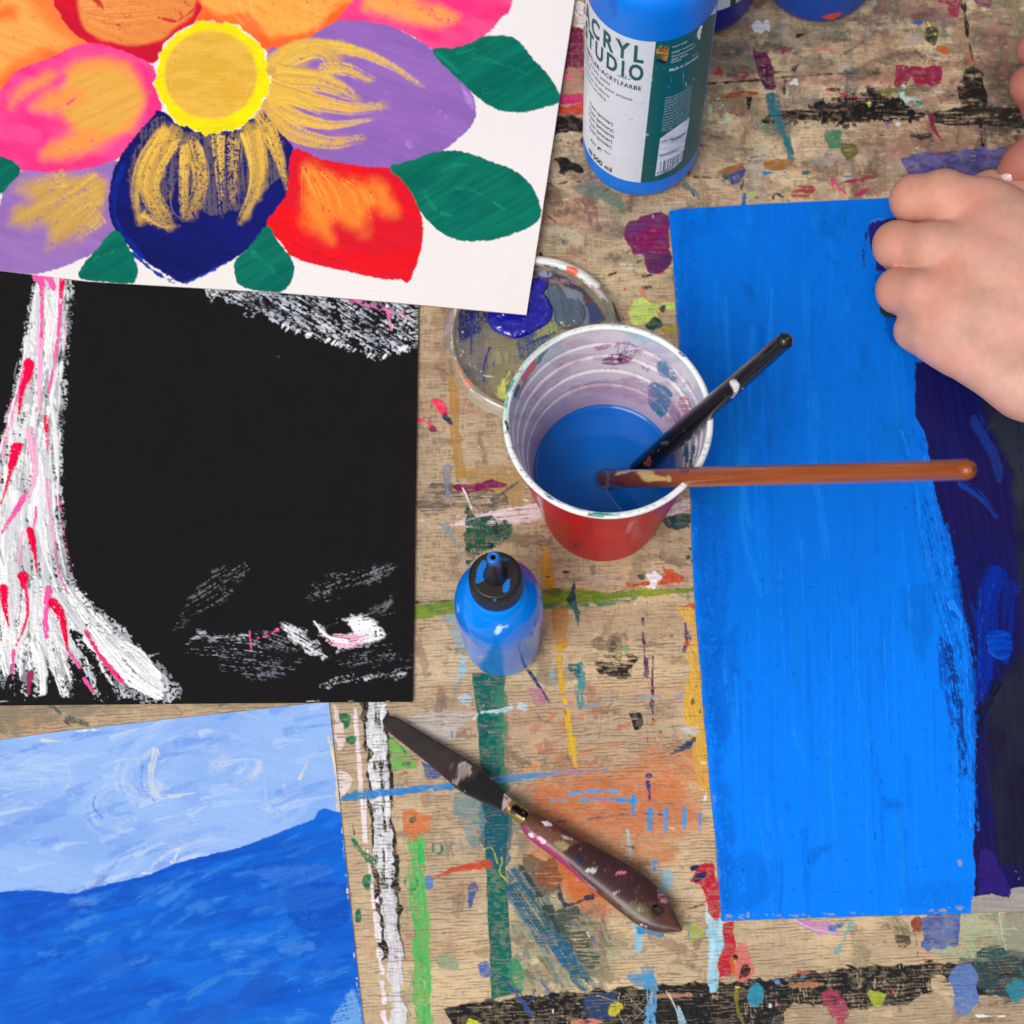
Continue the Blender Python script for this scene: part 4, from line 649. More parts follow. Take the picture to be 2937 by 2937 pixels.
# bare grey card
po2('L', [(1655, 1062), (1760, 1050), (1850, 1068), (1848, 1030), (1880, 1015), (1990, 1010), (1990, 1200), (1640, 1200)], (160, 152, 147), ro=3, sm=False, g=.8); po2('L', [(1690, 850), (1740, 800), (1830, 950), (1860, 1040), (1840, 1060), (1760, 1050), (1690, 1050)], (44, 28, 110), ro=5, dry=.06)
for i in range(46):
    a = random.uniform(310, 1660); B.dab('L', a, 1180-(a-310)*.026-random.uniform(-6, 14)-(16 if a > 800 else 0)*random.random(), random.uniform(4, 16), random.uniform(2, 8), (150, 150, 156), ro=3, dry=.16)
for q_ in [(460, 1160, 10, 18), (355, 1170, 20, 14), (605, 1062, 20, 3), (540, 1105, 4, 10), (1590, 885, 10, 16), (1590, 1120, 26, 14), (1500, 1140, 24, 8), (900, 1160, 40, 7), (700, 1165, 30, 6), (1500, 1125, 14, 4), (310, 940, 4, 8), (280, 540, 8, 20)]: B.dab('L', *q_, (156, 150, 152), ro=4, dry=.2)
for i in range(50):
    b = random.uniform(610, 2620); B.dab('Z', np.interp(b, [600, 816, 1200, 1415, 1700, 2080, 2510, 2640], [1919, 1934, 1962, 1979, 1990, 2021, 2060, 2069])+random.uniform(0, 5), b, random.uniform(2, 4), random.uniform(4, 16), (104, 120, 130), ro=2, dry=.16)
for i in range(26): a = random.uniform(1880, 1990); B.dab('L', a, random.uniform(930, 1010), 5, 3, random.choice([(28, 26, 40), (150, 150, 150)]), ro=2)
P = unp(X, Y, .0013)
o = sheet('painted_board', P, bd, M_board, .0011, (140, 134, 128))
tag(o, 'large grey card painted bright blue and dark navy, lying under the fist', 'painting')

# ---- light and dark blue sky painting, bottom left
s_ = nonuni(-520, 0, 1055, 1056, 2.6, 9); t_ = nonuni(0, 0, 945, 1500, 2.6, 9)
S_, T_ = np.meshgrid(s_, t_)
rx = 942+T_*(1041-942)/924.                      # right edge
X = rx-(1055-S_)*1.0; topy = np.interp(S_, [-520, 110, 300, 1055], [2206, 2123, 2096, 2012]); Y = topy+T_
bl = Canvas(X, Y, (150, 186, 240), .5); x, y = bl.X, bl.Y
bl.tooth = np.clip((fbm(x/4, y/4, 9, 2)-.5)*1.8+.5, 0, 1)
bl.col *= (1+.16*(fbm((x+.3*y)/200, (y-.25*x)/7, 5, 4)-.5))[:, None]
m = sstep(.45, .7, fbm(x/300, y/120, 8, 3))[:, None]*.6; bl.col = (bl.col*(1-m)+lin((128, 168, 234))*m).astype(f4)
J = bl
def arc(cx, cy, r, a0, a1, asp=.6, rot=-15, n=10):
    t = np.radians(np.linspace(a0, a1, n)); c, q = math.cos(math.radians(rot)), math.sin(math.radians(rot))
    return [(cx+r*math.cos(v)*c-asp*r*math.sin(v)*q, cy+r*math.cos(v)*q+asp*r*math.sin(v)*c) for v in t]
light = [(172, 200, 242), (190, 210, 238), (112, 154, 230), (104, 148, 228), (150, 184, 240), (206, 214, 226)]
for cx_, cy_, r0, r1, a0, a1, asp in [(1000, 560, 260, 620, 190, 330, .75), (150, 520, 40, 260, 200, 400, .6), (760, 480, 60, 160, 40, 260, .9), (600, 640, 50, 170, 60, 330, .8), (1150, 450, 40, 200, 10, 150, .6), (1000, 900, 200, 460, 190, 320, .4), (60, 800, 60, 300, 180, 350, .7), (1350, 560, 60, 240, 20, 140, .8)]:
    for i in range(20):
        r = random.uniform(r0, r1); J.stroke('J', arc(cx_+random.uniform(-30, 30), cy_+random.uniform(-20, 20), r, a0+random.uniform(-10, 60), a1-random.uniform(0, 70), asp), random.uniform(16, 70), random.choice(light), 30, dry=.26, ro=9, sl=220, sw=3.4, op=.4, fe=16, tw=.12)
for i in range(130):
    a, b = random.uniform(-20, 1660), random.uniform(130, 1060); l_ = random.uniform(60, 260); t = -random.uniform(.1, .45)
    J.stroke('J', [(a, b), (a+l_*.5, b+l_*.5*t-6), (a+l_, b+l_*t)], random.uniform(16, 60), random.choice(light[:5]), 8, dry=.24, ro=3, sl=200, sw=3, op=.6, fe=4, tw=.25)
J.poly('J', [(-20, 760), (180, 640), (460, 520), (400, 620), (180, 760), (0, 860)], (116, 158, 232), ro=8, fe=14, dry=.1, op=.6); J.poly('J', [(-20, 560), (300, 540), (380, 480), (330, 380), (120, 350), (-20, 360)], (168, 198, 242), ro=8, fe=14, dry=.2, op=.6)
J.stroke('J', [(785, 360), (760, 480), (775, 570), (840, 590), (980, 570)], 46, (206, 210, 216), 14, dry=.3, ro=4, sl=120, sw=3, op=.8); J.stroke('J', [(720, 430), (715, 540), (780, 610)], 18, (104, 148, 226), 10, dry=.2, ro=3)
J.poly('J', [(1030, 390), (1150, 370), (1160, 460), (1050, 500)], (184, 202, 230), ro=16, fe=20, dry=.3, ang=50, sl=90, sw=3, op=.6); J.stroke('J', [(1510, 495), (1545, 420)], 26, (214, 210, 200), 10, ro=4, dry=.1); J.stroke('J', [(480, 590), (470, 640), (520, 700)], 14, (96, 140, 222), ro=3, dry=.1); J.stroke('J', [(870, 920), (905, 850)], 26, (214, 216, 220), 8, dry=.2, ro=3)
J.stroke('J', [(1340, 500), (1350, 620), (1440, 690)], 30, (150, 184, 238), dry=.25, ro=4); J.stroke('J', [(1250, 125), (1460, 128)], 16, (214, 208, 196), 8, ro=5, dry=.16); J.stroke('J', [(210, 300), (300, 310)], 22, (206, 208, 206), 6, ro=4, dry=.1); J.stroke('J', [(390, 258), (510, 250)], 14, (228, 222, 208), 6, ro=3)
J.stroke('J', [(1655, 290), (1690, 420), (1700, 560), (1705, 660)], 22, (222, 208, 180), 16, ro=6, dry=.22); J.stroke('J', [(720, 975), (800, 965), (1000, 885)], 12, (222, 218, 206), 6, ro=3, dry=.2)
hill = [(-1300, 1120), (-500, 1090), (-20, 1066), (100, 1058), (200, 1058), (290, 1070), (385, 1074), (440, 1052), (560, 1022), (700, 992), (780, 968), (860, 930), (960, 898), (1100, 868), (1240, 832), (1380, 776), (1500, 730), (1580, 700), (1600, 660), (1640, 640), (1690, 660), (1716, 664), (1900, 700), (2100, 3200), (-1500, 3200)]
J.poly('J', hill, (8, 104, 214), sm=False, ro=3, rs=16, fe=3, c2=(4, 88, 200), c2s=220, ang=-12, sl=200, sw=9, var=.05)
hc = [(2, 80, 188), (24, 116, 222), (2, 70, 174), (60, 138, 224), (24, 116, 224), (70, 146, 226), (0, 92, 206), (34, 104, 200), (0, 84, 196)]
for i in range(330):
    a, b = random.uniform(-30, 1800), random.uniform(980, 1740)
    yb = np.interp(a, [-20, 385, 780, 1240, 1580, 1700], [1066, 1076, 970, 834, 705, 670])
    b = yb+26+(1745-yb)*random.random()
    l_ = random.uniform(120, 460); t = random.gauss(-.3, .2)
    J.stroke('J', [(a, b), (a+l_*.5, b+l_*.5*t-l_*.05), (a+l_, max(b+l_*t, 5))], random.uniform(26, 90), random.choice(hc), 6, dry=.2, ro=10, rs=30, sl=220, sw=5, op=.42, fe=16, tw=.2)
J.poly('J', [(1720, 664), (1900, 600), (1900, 1000), (1760, 1000)], (8, 92, 208), op=.3)
J.poly('J', hill[:3]+[(200, 1058), (290, 1070), (385, 1074), (560, 1022), (780, 968), (860, 930), (1100, 868), (1180, 852), (1060, 910), (900, 960), (560, 1060), (300, 1120), (-20, 1120)], (4, 80, 200), sm=False, ro=3, fe=6, dry=.1, op=.8)
for p, c, o in [([(335, 1120), (380, 1095), (480, 1095), (500, 1130), (420, 1145), (350, 1145)], (70, 128, 214), .9), ([(1290, 960), (1400, 930), (1650, 930), (1690, 970), (1600, 1010), (1400, 1020), (1300, 1000)], (52, 116, 212), .7), ([(1440, 1040), (1700, 1010), (1760, 1060), (1740, 1240), (1560, 1280), (1450, 1200)], (4, 72, 180), .7),
                ([(1180, 1600), (1300, 1480), (1460, 1500), (1430, 1600), (1300, 1650)], (6, 74, 178), .5), ([(800, 1734), (1100, 1600), (1350, 1450), (1400, 1500), (1150, 1734)], (30, 84, 186), .4), ([(0, 1150), (360, 1100), (360, 1200), (100, 1300), (0, 1300)], (2, 76, 190), .6), ([(1400, 830), (1600, 740), (1700, 760), (1730, 900), (1500, 900)], (14, 88, 196), .6),
                ([(1700, 1650), (1780, 1560), (1830, 1760), (1660, 1760)], (112, 164, 222), .9), ([(460, 1400), (600, 1350), (620, 1450), (480, 1500)], (40, 100, 190), .5), ([(1400, 1340), (1580, 1310), (1580, 1370), (1430, 1390)], (58, 126, 220), .8), ([(1280, 1080), (1700, 1030), (1700, 1130), (1400, 1180)], (34, 104, 206), .5), ([(190, 1370), (280, 1360), (280, 1390), (200, 1395)], (60, 124, 220), .8), ([(0, 1500), (500, 1400), (700, 1500), (300, 1734), (0, 1734)], (8, 96, 208), .5)]:
    J.poly('J', p, c, op=o, ro=8, fe=10, dry=.16, ang=-14, sl=120, sw=4)
for i in range(26): a = random.uniform(1340, 1730); b = random.uniform(1300, 1600); J.stroke('J', arc(a, b, random.uniform(20, 70), 180, 350, .5), random.uniform(4, 12), random.choice([(70, 136, 224), (20, 84, 190)]), 3, dry=.25, ro=2, op=.7)
J.stroke('J', arc(360, 1370, 90, 200, 380, .8), 30, (30, 106, 216), 14, dry=.34, ro=3, op=.7)
for i in range(26): b = random.uniform(700, 1734); J.dab('J', np.interp(b, [664, 1734], [1716, 1826])-random.uniform(2, 8), b, random.uniform(3, 8), random.uniform(4, 16), random.choice([(120, 168, 226), (216, 210, 196), (90, 150, 220)]), ro=3, dry=.2)
bl.h = bl.h+(.00003*(fbm((x+.3*y)/90, (y-.25*x)/5, 5, 3)-.5)).astype(f4)
P = unp(X, Y, .0008)
o = sheet('blue_painting', P, bl, M_card, .0006, (232, 224, 208))
tag(o, 'paper painted with a pale blue swirling sky above a deeper blue hill', 'painting')

# ---- black sheet with the white and pink tree
s_ = nonuni(-560, 0, 1195, 1207, 2.5, 8); t_ = nonuni(330, 745, 2022, 2023, 2.5, 14)
S_, T_ = np.meshgrid(s_, t_)
s1 = S_; X = np.where(s1 > 0, s1*(1200+(2013-T_)*-.0)/1207., s1); X = X-(T_-878)*(16/1135.)*np.clip(S_/1207, 0, 1); Y = T_-(T_/2023.)*0+np.interp(S_, [-560, 0, 1207], [3, 0, -11])*(T_/2023.)
bk = Canvas(X, Y, (27, 26, 26), .7); x, y = bk.X, bk.Y
bk.col *= (1+.12*(fbm(x/40, y/40, 5, 3)-.5))[:, None]
bk.tooth = np.clip((fbm(x/7, y/5, 19, 2)-.5)*2.6+.5, 0, 1); K = bk
W1 = (244, 245, 246); W2 = (206, 209, 214); GR = (120, 122, 128)
tr = [(190, -60), (150, 60), (125, 150), (105, 290), (80, 430), (50, 560), (10, 700), (-30, 820), (-60, 1000), (-60, 1900), (0, 1850), (110, 1870), (190, 1850), (280, 1860), (400, 1870), (460, 1880), (560, 1870), (640, 1895), (780, 1870), (770, 1810), (700, 1730), (600, 1640), (540, 1570), (430, 1480), (330, 1380), (280, 1200), (275, 1080), (268, 900), (270, 760), (292, 560), (292, 400), (312, 260), (322, 80), (330, -60)]
K.poly('F', tr, (196, 200, 206), sm=False, ro=8, rs=10, dry=.46, tw=.7, ang=80, sl=60, h=.0002, wid=30, c2=(130, 134, 140), c2s=60)
core = [(200, -60), (165, 60), (140, 160), (120, 300), (100, 430), (60, 560), (20, 720), (-40, 900), (-60, 1700), (60, 1780), (180, 1720), (260, 1780), (330, 1700), (400, 1640), (480, 1700), (560, 1820), (690, 1840), (740, 1800), (600, 1660), (500, 1560), (400, 1480), (300, 1380), (250, 1200), (235, 1000), (240, 780), (265, 560), (250, 400), (275, 250), (280, 60), (290, -60)]
K.poly('F', core, (228, 230, 232), sm=False, ro=8, dry=.1, tw=.5, ang=84, sl=150, sw=7, c2=(186, 188, 192), h=.0003, c2s=200)
for i in range(180):                               # long vertical strokes inside the trunk
    t0 = random.uniform(0, 1); yy = random.uniform(40, 1350); l_ = random.uniform(70, 300)
    def xt(yv, t): return np.interp(yv, [40, 430, 700, 900, 1380, 1700], [155, 95, 20, -40, -60, -60])*(1-t)+np.interp(yv, [40, 430, 760, 1080, 1380, 1500], [300, 275, 255, 250, 320, 420])*t
    K.stroke('F', [(xt(yy, t0), yy), (xt(yy+l_*.5, t0), yy+l_*.5), (xt(yy+l_, t0), yy+l_)], random.uniform(4, 26), random.choice([W1, W1, W1, (248, 246, 242), W2, (160, 163, 168)]), 3, ro=3, dry=.2, sl=120, sw=5, tw=.35, op=.85, h=.0004, g=.35)
for i in range(70):                                # roots fanning out
    a0 = random.uniform(0, 1); x0_ = 60+a0*260; x1_ = -60+a0*790; K.stroke('F', [(x0_, 1340+a0*60), (x0_*.6+x1_*.4-20*a0, 1560), (x1_, random.uniform(1740, 1850))], random.uniform(6, 40), random.choice([W1, (244, 242, 238), W2, (130, 133, 138)]), 8, ro=6, dry=.36, tw=.6, sl=100, h=.0004, g=.4)
for p in [[(30, 1780), (60, 1690), (90, 1790), (80, 1880), (20, 1880)], [(195, 1700), (215, 1740), (240, 1800), (265, 1890), (195, 1890)], [(290, 1640), (340, 1720), (400, 1820), (390, 1890), (320, 1880), (300, 1760)], [(300, 1570), (380, 1620), (420, 1710), (500, 1860), (440, 1890), (400, 1760), (330, 1650)], [(-60, 1790), (10, 1810), (10, 1890), (-60, 1890)], [(110, 1800), (140, 1790), (150, 1840), (120, 1850)]]: K.poly('F', p, (29, 28, 28), ro=8, dry=.16, tw=.9)
for p, wd, c in [([(400, 1600), (480, 1700), (560, 1780), (680, 1850)], 90, W1), ([(440, 1640), (560, 1650), (680, 1770)], 60, (246, 246, 244)), ([(40, 1170), (20, 1350), (50, 1560), (60, 1650)], 60, (244, 243, 240)), ([(190, 160), (215, 260), (200, 420)], 50, (240, 240, 236)), ([(150, 1640), (185, 1740), (185, 1840)], 56, (240, 240, 238)), ([(120, 1420), (110, 1540), (60, 1700)], 50, (238, 238, 236)), ([(125, 360), (115, 420)], 40, (244, 243, 236)), ([(0, 1640), (30, 1760)], 50, W1)]:
    K.stroke('F', p, wd, c, wd*.5, ro=6, dry=.08, h=.0006, g=.35, sl=100)
PK = (246, 92, 168); RD = (238, 12, 72); LP = (240, 176, 206)
for p, wd in [([(170, 60), (160, 240), (150, 400)], 34), ([(215, 140), (228, 300), (205, 440)], 40), ([(120, 330), (105, 430)], 36), ([(225, 620), (245, 800), (250, 980)], 30), ([(120, 620), (90, 760), (60, 900)], 44), ([(190, 820), (205, 950), (200, 1080)], 36), ([(60, 1000), (40, 1180), (20, 1360)], 60), ([(110, 1000), (100, 1200)], 40), ([(180, 1120), (200, 1260), (240, 1380)], 40), ([(60, 1300), (60, 1450), (40, 1600)], 60), ([(150, 1380), (150, 1500), (140, 1620)], 50), ([(250, 1430), (330, 1540), (420, 1640)], 50), ([(0, 1100), (-20, 1300)], 60), ([(480, 1620), (600, 1730), (700, 1820)], 70), ([(430, 1640), (520, 1760)], 50), ([(180, 1660), (190, 1820)], 40), ([(270, 1620), (330, 1700)], 40)]:
    K.stroke('F', p, wd, (242, 242, 240), wd*.6, ro=7, rs=30, dry=.05, tw=.3, sl=200, sw=9, h=.0006, g=.3, op=.92, fe=4, var=.03, c2=(214, 216, 220), c2s=120)
for i in range(18):
    t0 = random.random(); yy = random.uniform(40, 1200); l_ = random.uniform(120, 420)
    K.stroke('F', [(xt(yy, t0), yy), (xt(yy+l_*.5, t0)+6, yy+l_*.5), (xt(yy+l_, t0), yy+l_)], random.uniform(6, 16), random.choice([PK, LP, LP, (246, 130, 186), W1, W1]), 4, ro=3, dry=.2, tw=.4, sl=90, h=.0004, op=.8)
for p, wd, c, w1_ in [([(180, 50), (180, 200), (175, 360), (165, 500)], 22, PK, 12), ([(262, 90), (255, 260), (235, 420), (210, 560)], 20, PK, 14), ([(205, 60), (230, 120)], 40, PK, 20), ([(268, 70), (262, 160)], 26, RD, 14), ([(150, 60), (178, 110)], 30, PK, 16),
                      ([(175, 340), (168, 640)], 26, LP, 16), ([(130, 730), (150, 900), (120, 1010)], 40, LP, 20), ([(125, 440), (118, 490), (95, 560), (80, 660)], 44, RD, 8), ([(200, 670), (202, 750)], 26, RD, 14), ([(202, 770), (206, 820)], 16, PK, 8), ([(90, 785), (60, 840), (40, 920), (5, 1040)], 20, RD, 12), ([(70, 800), (50, 880)], 48, RD, 30),
                      ([(110, 1000), (60, 1080), (10, 1160)], 30, PK, 14), ([(205, 940), (215, 1080), (235, 1200)], 22, LP, 10), ([(155, 1050), (150, 1110), (135, 1160)], 14, PK, 10), ([(130, 1150), (145, 1220), (160, 1330)], 34, RD, 8), ([(95, 1160), (85, 1240), (75, 1310)], 18, LP, 10), ([(235, 1200), (250, 1320), (290, 1420)], 16, PK, 10), ([(100, 1345), (105, 1390)], 44, RD, 26), ([(110, 1390), (120, 1480), (105, 1560), (70, 1640)], 18, (240, 40, 110), 12),
                      ([(15, 1400), (25, 1490), (40, 1560)], 40, RD, 10), ([(210, 1400), (195, 1520), (200, 1600)], 30, PK, 22), ([(230, 1460), (265, 1520), (290, 1660)], 46, RD, 12), ([(290, 1660), (340, 1730)], 14, PK, 14), ([(370, 1580), (420, 1670), (520, 1790)], 20, (240, 50, 120), 22), ([(60, 1660), (55, 1780)], 20, PK, 8), ([(130, 1760), (125, 1840)], 30, (150, 50, 90), 14), ([(360, 1780), (400, 1840)], 18, PK, 12)]:
    K.stroke('F', p, wd*1.15, c, w1_*1.1, ro=3, dry=.08, h=.0006, g=.3, sl=60, tw=.5)
for p in [[(75, 430), (62, 490), (80, 540)], [(240, 1210), (250, 1300), (330, 1440), (400, 1490)], [(455, 1530), (560, 1630)], [(640, 1680), (680, 1670)], [(0, 1240), (20, 1300)]]: K.stroke('F', p, 8, (150, 154, 160), 6, h=.0007, g=.3)
# branch and ground scuffs
K.poly('F', [(850, 90), (1200, 110), (1800, 150), (1800, 340), (1740, 380), (1640, 415), (1590, 430), (1480, 370), (1380, 335), (1280, 310), (1150, 240), (1050, 230), (1030, 190), (920, 150), (905, 172)], (150, 156, 168), sm=False, ro=18, rs=20, dry=.58, tw=.5, ang=32, sl=60, sw=3, c2=(206, 210, 218), h=.0003)
for i in range(110):
    a = random.uniform(880, 1790); b0, b1 = 100+(a-880)*.05, np.interp(a, [880, 1040, 1280, 1600, 1790], [150, 220, 300, 410, 340]); b = random.uniform(b0, b1-30); l_ = random.uniform(20, 80)
    K.stroke('F', [(a, b), (a+l_, b+l_*random.uniform(.35, .75))], random.uniform(5, 18), random.choice([W1, W2, (180, 184, 192), (130, 138, 156), (80, 86, 100), (214, 216, 222)]), 4, ro=6, dry=.26, tw=.4, h=.0004, fe=5, op=.85)
for i in range(16): a = random.uniform(1430, 1720); K.stroke('F', [(a, 140+(a-1430)*.28), (a+40, 165+(a-1430)*.3)], 16, (216, 120, 176), 6, ro=4, dry=.3, op=.8)
K.stroke('F', [(1655, 220), (1670, 290)], 26, (230, 110, 170), 8, ro=5, dry=.3)
for i in range(24): a = random.uniform(1200, 1780); K.stroke('F', [(a, np.interp(a, [1200, 1400, 1620, 1780], [270, 330, 410, 340])), (a-14, np.interp(a, [1200, 1400, 1620, 1780], [290, 345, 425, 365]))], 14, W1, 5, ro=3, dry=.2, h=.0004)
for p, c, dy, an in [([(900, 1310), (1060, 1270), (1060, 1330), (960, 1460), (860, 1500), (740, 1610), (730, 1560), (790, 1440)], (104, 108, 112), .74, -30), ([(1330, 1370), (1420, 1320), (1720, 1280), (1640, 1360), (1400, 1430), (1300, 1460)], (112, 116, 122), .72, -20), ([(1440, 1520), (1540, 1495), (1620, 1540), (1650, 1580), (1620, 1630), (1440, 1660), (1370, 1590), (1340, 1540), (1420, 1600), (1500, 1580)], W1, .1, -10),
                     ([(1200, 1540), (1260, 1550), (1350, 1620), (1420, 1680), (1400, 1700), (1320, 1680), (1230, 1620)], (226, 228, 232), .3, 30), ([(790, 1640), (850, 1560), (900, 1590), (1060, 1570), (1070, 1620), (940, 1620), (860, 1600)], (176, 182, 190), .42, -5), ([(1060, 1570), (1200, 1560), (1330, 1650), (1220, 1680), (1070, 1650)], (130, 130, 140), .66, 20),
                     ([(900, 1640), (1300, 1690), (1240, 1760), (1120, 1800), (940, 1740)], (104, 110, 122), .68, 8), ([(1340, 1810), (1480, 1760), (1750, 1740), (1740, 1770), (1500, 1800), (1360, 1825)], (190, 194, 200), .44, -12), ([(1550, 1640), (1690, 1620), (1720, 1700), (1500, 1740), (1400, 1720)], (104, 108, 116), .7, -8), ([(1570, 1480), (1690, 1400), (1650, 1500), (1600, 1520)], (110, 112, 118), .62, -40), ([(1760, 1680), (1690, 1730), (1750, 1750)], (140, 144, 150), .5, -20)]:
    K.poly('F', p, c, dry=dy-.06 if dy > .5 else dy+.06, ro=14, rs=16, ang=an, sl=70, sw=2.5, tw=.42, h=.0003, fe=12, sm=False)
K.poly('F', [(1380, 1610), (1440, 1590), (1560, 1600), (1540, 1640), (1440, 1650)], LP, ro=6, dry=.3); K.stroke('F', [(1065, 1580), (1072, 1660)], 10, PK, ro=3, dry=.2); K.stroke('F', [(1100, 1610), (1180, 1570)], 16, PK, ro=5, dry=.4); K.stroke('F', [(1340, 1535), (1400, 1600), (1480, 1620)], 12, (240, 240, 242), 24, h=.0006, g=.3)
for i in range(30): a = random.uniform(780, 1100); b = random.uniform(1570, 1680); K.stroke('F', [(a, b), (a+random.uniform(40, 160), b+random.uniform(-4, 14))], random.uniform(2, 6), (170, 176, 186), 2, dry=.3, ro=2, tw=.4)
for i in range(22): a = random.uniform(1300, 1640); b = random.uniform(1420, 1800); K.stroke('F', [(a, b), (a+random.uniform(60, 160), b-random.uniform(10, 50))], random.uniform(2, 6), (120, 124, 132), 2, dry=.4, ro=2, tw=.4)
for q_ in [(587, 688, 3, 3), (520, 1333, 3, 2), (638, 1443, 3, 2), (750, 352, 3, 4), (430, 645, 8, 2), (905, 745, 6, 2), (1120, 1200, 5, 2), (38, 172, 8, 4), (1190, 405, 12, 5)]: K.dab('F', *q_, (90, 90, 92), dry=.3, op=.6)
for a in (0, 420, 880, 1110, 1000): K.stroke('Z', [(a, 2012), (a+random.uniform(10, 50), 2010)], 5, (200, 200, 196), 2, ro=1.5)
P = unp(X, Y, .0022+.0006*(fbm(X/300, Y/300, 4, 2)-.5))
o = sheet('tree_painting', P, bk, M_black, .0007, (34, 33, 33))
tag(o, 'matt black paper painted with a white and pink tree trunk and dry white scuffs', 'painting')

# ---- white card with the flower
s_ = nonuni(-520, 0, 1660, 1661, 2.2, 7); t_ = nonuni(-560, -4, 902, 903, 2.2, 7)
S_, T_ = np.meshgrid(s_, t_)
by = np.interp(S_, [-520, 0, 252, 520, 800, 1150, 1508, 1660], [745, 775, 806, 822, 838, 868, 902, 916])-902
X = S_*1508/1660.+(902-T_)*np.interp(S_, [0, 1660], [.02, .154]); by = np.interp(X, [-520, 0, 252, 520, 800, 1150, 1508, 1700], [745, 775, 806, 822, 838, 868, 902, 916])-902
Y = T_+by*sstep(-200, 902, T_)
X = X+3*(fbm(Y/200, Y*0, 4)-.5)
fl = Canvas(X, Y, (241, 234, 231), .6); x, y = fl.X, fl.Y
fl.tooth = np.clip((fbm(x/4.2, y/4.2, 29, 2)-.5)*1.7+.5, 0, 1); Fz = fl
def petal(f, p, c, c2=None, sm=True, **k): Fz.poly(f, p, c, sm=sm, ro=k.pop('ro', 3), rs=9, c2=c2, c2s=110, ang=k.pop('ang', 20), sl=110, sw=10, h=.00012, g=.5, var=k.pop('var', .02), grow=k.pop('grow', 5), **k)
def inner(f, p, c, **k): Fz.poly(f, p, c, ro=k.pop('ro', 18), rs=60, fe=k.pop('fe', 22)*2.2, dry=k.pop('dry', .12)*.45, tw=.7, ang=k.pop('ang', 20), sl=120, sw=9, h=.00012, g=.45, var=.03, grow=k.pop('grow', 16), **k)
OR = (255, 112, 44); OI = (253, 170, 84); GD = (224, 176, 74)
petal('A', [(-1200, -1000), (-300, -900), (200, -400), (340, -60), (380, 60), (440, 170), (560, 280), (520, 330), (300, 372), (80, 490), (-10, 560), (-400, 600), (-1100, 200)], OR, (255, 128, 60)); inner('A', [(-200, -100), (100, -60), (230, 40), (330, 140), (425, 250), (400, 300), (250, 340), (80, 420), (-60, 460)], OI); inner('A', [(-60, 40), (80, 30), (100, 120), (-20, 140)], OR, dry=.2)
petal('A', [(300, -800), (1100, -900), (1400, -500), (1260, -60), (1250, 60), (1200, 130), (1100, 185), (1000, 270), (985, 340), (930, 385), (850, 370), (700, 310), (560, 265), (440, 180), (375, 80), (330, -60)], (230, 22, 46), (206, 20, 50)); inner('A', [(500, -300), (470, -60), (472, 60), (510, 180), (580, 235), (720, 278), (900, 290), (1010, 250), (1100, 180), (1190, 120), (1215, 40), (1215, -60), (1200, -300)], (236, 142, 70), fe=7, dry=.05, grow=0, ro=6)
for i in range(12): t = i/12; Fz.bundle('A', [(500+60*t, 30+120*t), (760+20*t, -30+230*t+10), (1150, -40+180*t)], 70, [(250, 170, 90), (222, 120, 66), (244, 156, 80)], 40, n=8, dry=.36, sw_=8)
Fz.stroke('A', [(590, -10), (640, 60)], 40, (206, 60, 50), 10, ro=5, dry=.2); Fz.stroke('A', [(980, 110), (1090, 130), (1190, 60)], 24, (206, 50, 50), 14, ro=5, dry=.2)
petal('A', [(1260, -60), (1252, 60), (1200, 160), (1330, 180), (1450, 180), (1560, 220), (1620, 290), (1680, 330), (1760, 300), (1900, 265), (2040, 210), (2110, 120), (2210, -40), (2250, -500), (1500, -600)], (255, 104, 44), (252, 122, 60)); inner('A', [(1262, -80), (1275, 60), (1340, 112), (1500, 105), (1560, 150), (1690, 225), (1830, 240), (1960, 190), (2040, 100), (2150, -60)], (253, 172, 78), fe=12, dry=.06, grow=5)
for i in range(9): Fz.stroke('A', [(1400+70*i, -30), (1420+66*i, 60), (1500+56*i, 150+6*i)], 26, random.choice([(255, 186, 96), (250, 158, 70)]), 10, dry=.36, ro=5, sl=120, op=.8)
petal('B', [(520, -500), (490, -60), (430, 50), (368, 132), (480, 148), (600, 148), (700, 170), (790, 200), (880, 255), (960, 300), (1060, 300), (1180, 272), (1290, 190), (1370, 100), (1430, 0), (1460, -500)], (255, 50, 124), (255, 78, 142)); inner('B', [(540, -80), (505, 40), (560, 90), (700, 110), (900, 150), (1080, 142), (1110, 80), (980, 30), (880, 0), (860, -80)], (252, 164, 84), dry=.14)
petal('A', [(-700, 900), (-400, 700), (-40, 600), (100, 450), (300, 368), (480, 288), (600, 276), (760, 325), (900, 385), (945, 430), (975, 560), (985, 690), (900, 780), (800, 900), (690, 990), (560, 1030), (380, 1062), (200, 1062), (40, 1000), (-60, 960), (-500, 1000)], (255, 52, 132), (255, 74, 146)); inner('A', [(50, 640), (120, 540), (300, 440), (480, 360), (700, 352), (860, 430), (920, 540), (905, 680), (820, 800), (680, 900), (520, 980), (400, 1010), (250, 980), (300, 880), (430, 800), (400, 730), (260, 700), (180, 660), (300, 560), (390, 480), (200, 560), (90, 660)], (252, 152, 78), dry=.1); inner('A', [(330, 560), (450, 440), (650, 390), (820, 440), (895, 560), (850, 700), (700, 830), (560, 820), (420, 760), (360, 680), (480, 590)], (232, 172, 76), dry=.2, ang=-25)
Fz.stroke('A', [(420, 640), (490, 585)], 26, (255, 80, 110), 8, ro=4, dry=.1)
for p in [[(560, 540), (700, 510), (840, 480)], [(580, 665), (700, 620), (850, 580)], [(640, 550), (790, 540)], [(700, 760), (720, 720)]]: Fz.stroke('A', p, 4, (170, 116, 50), 2, op=.8)
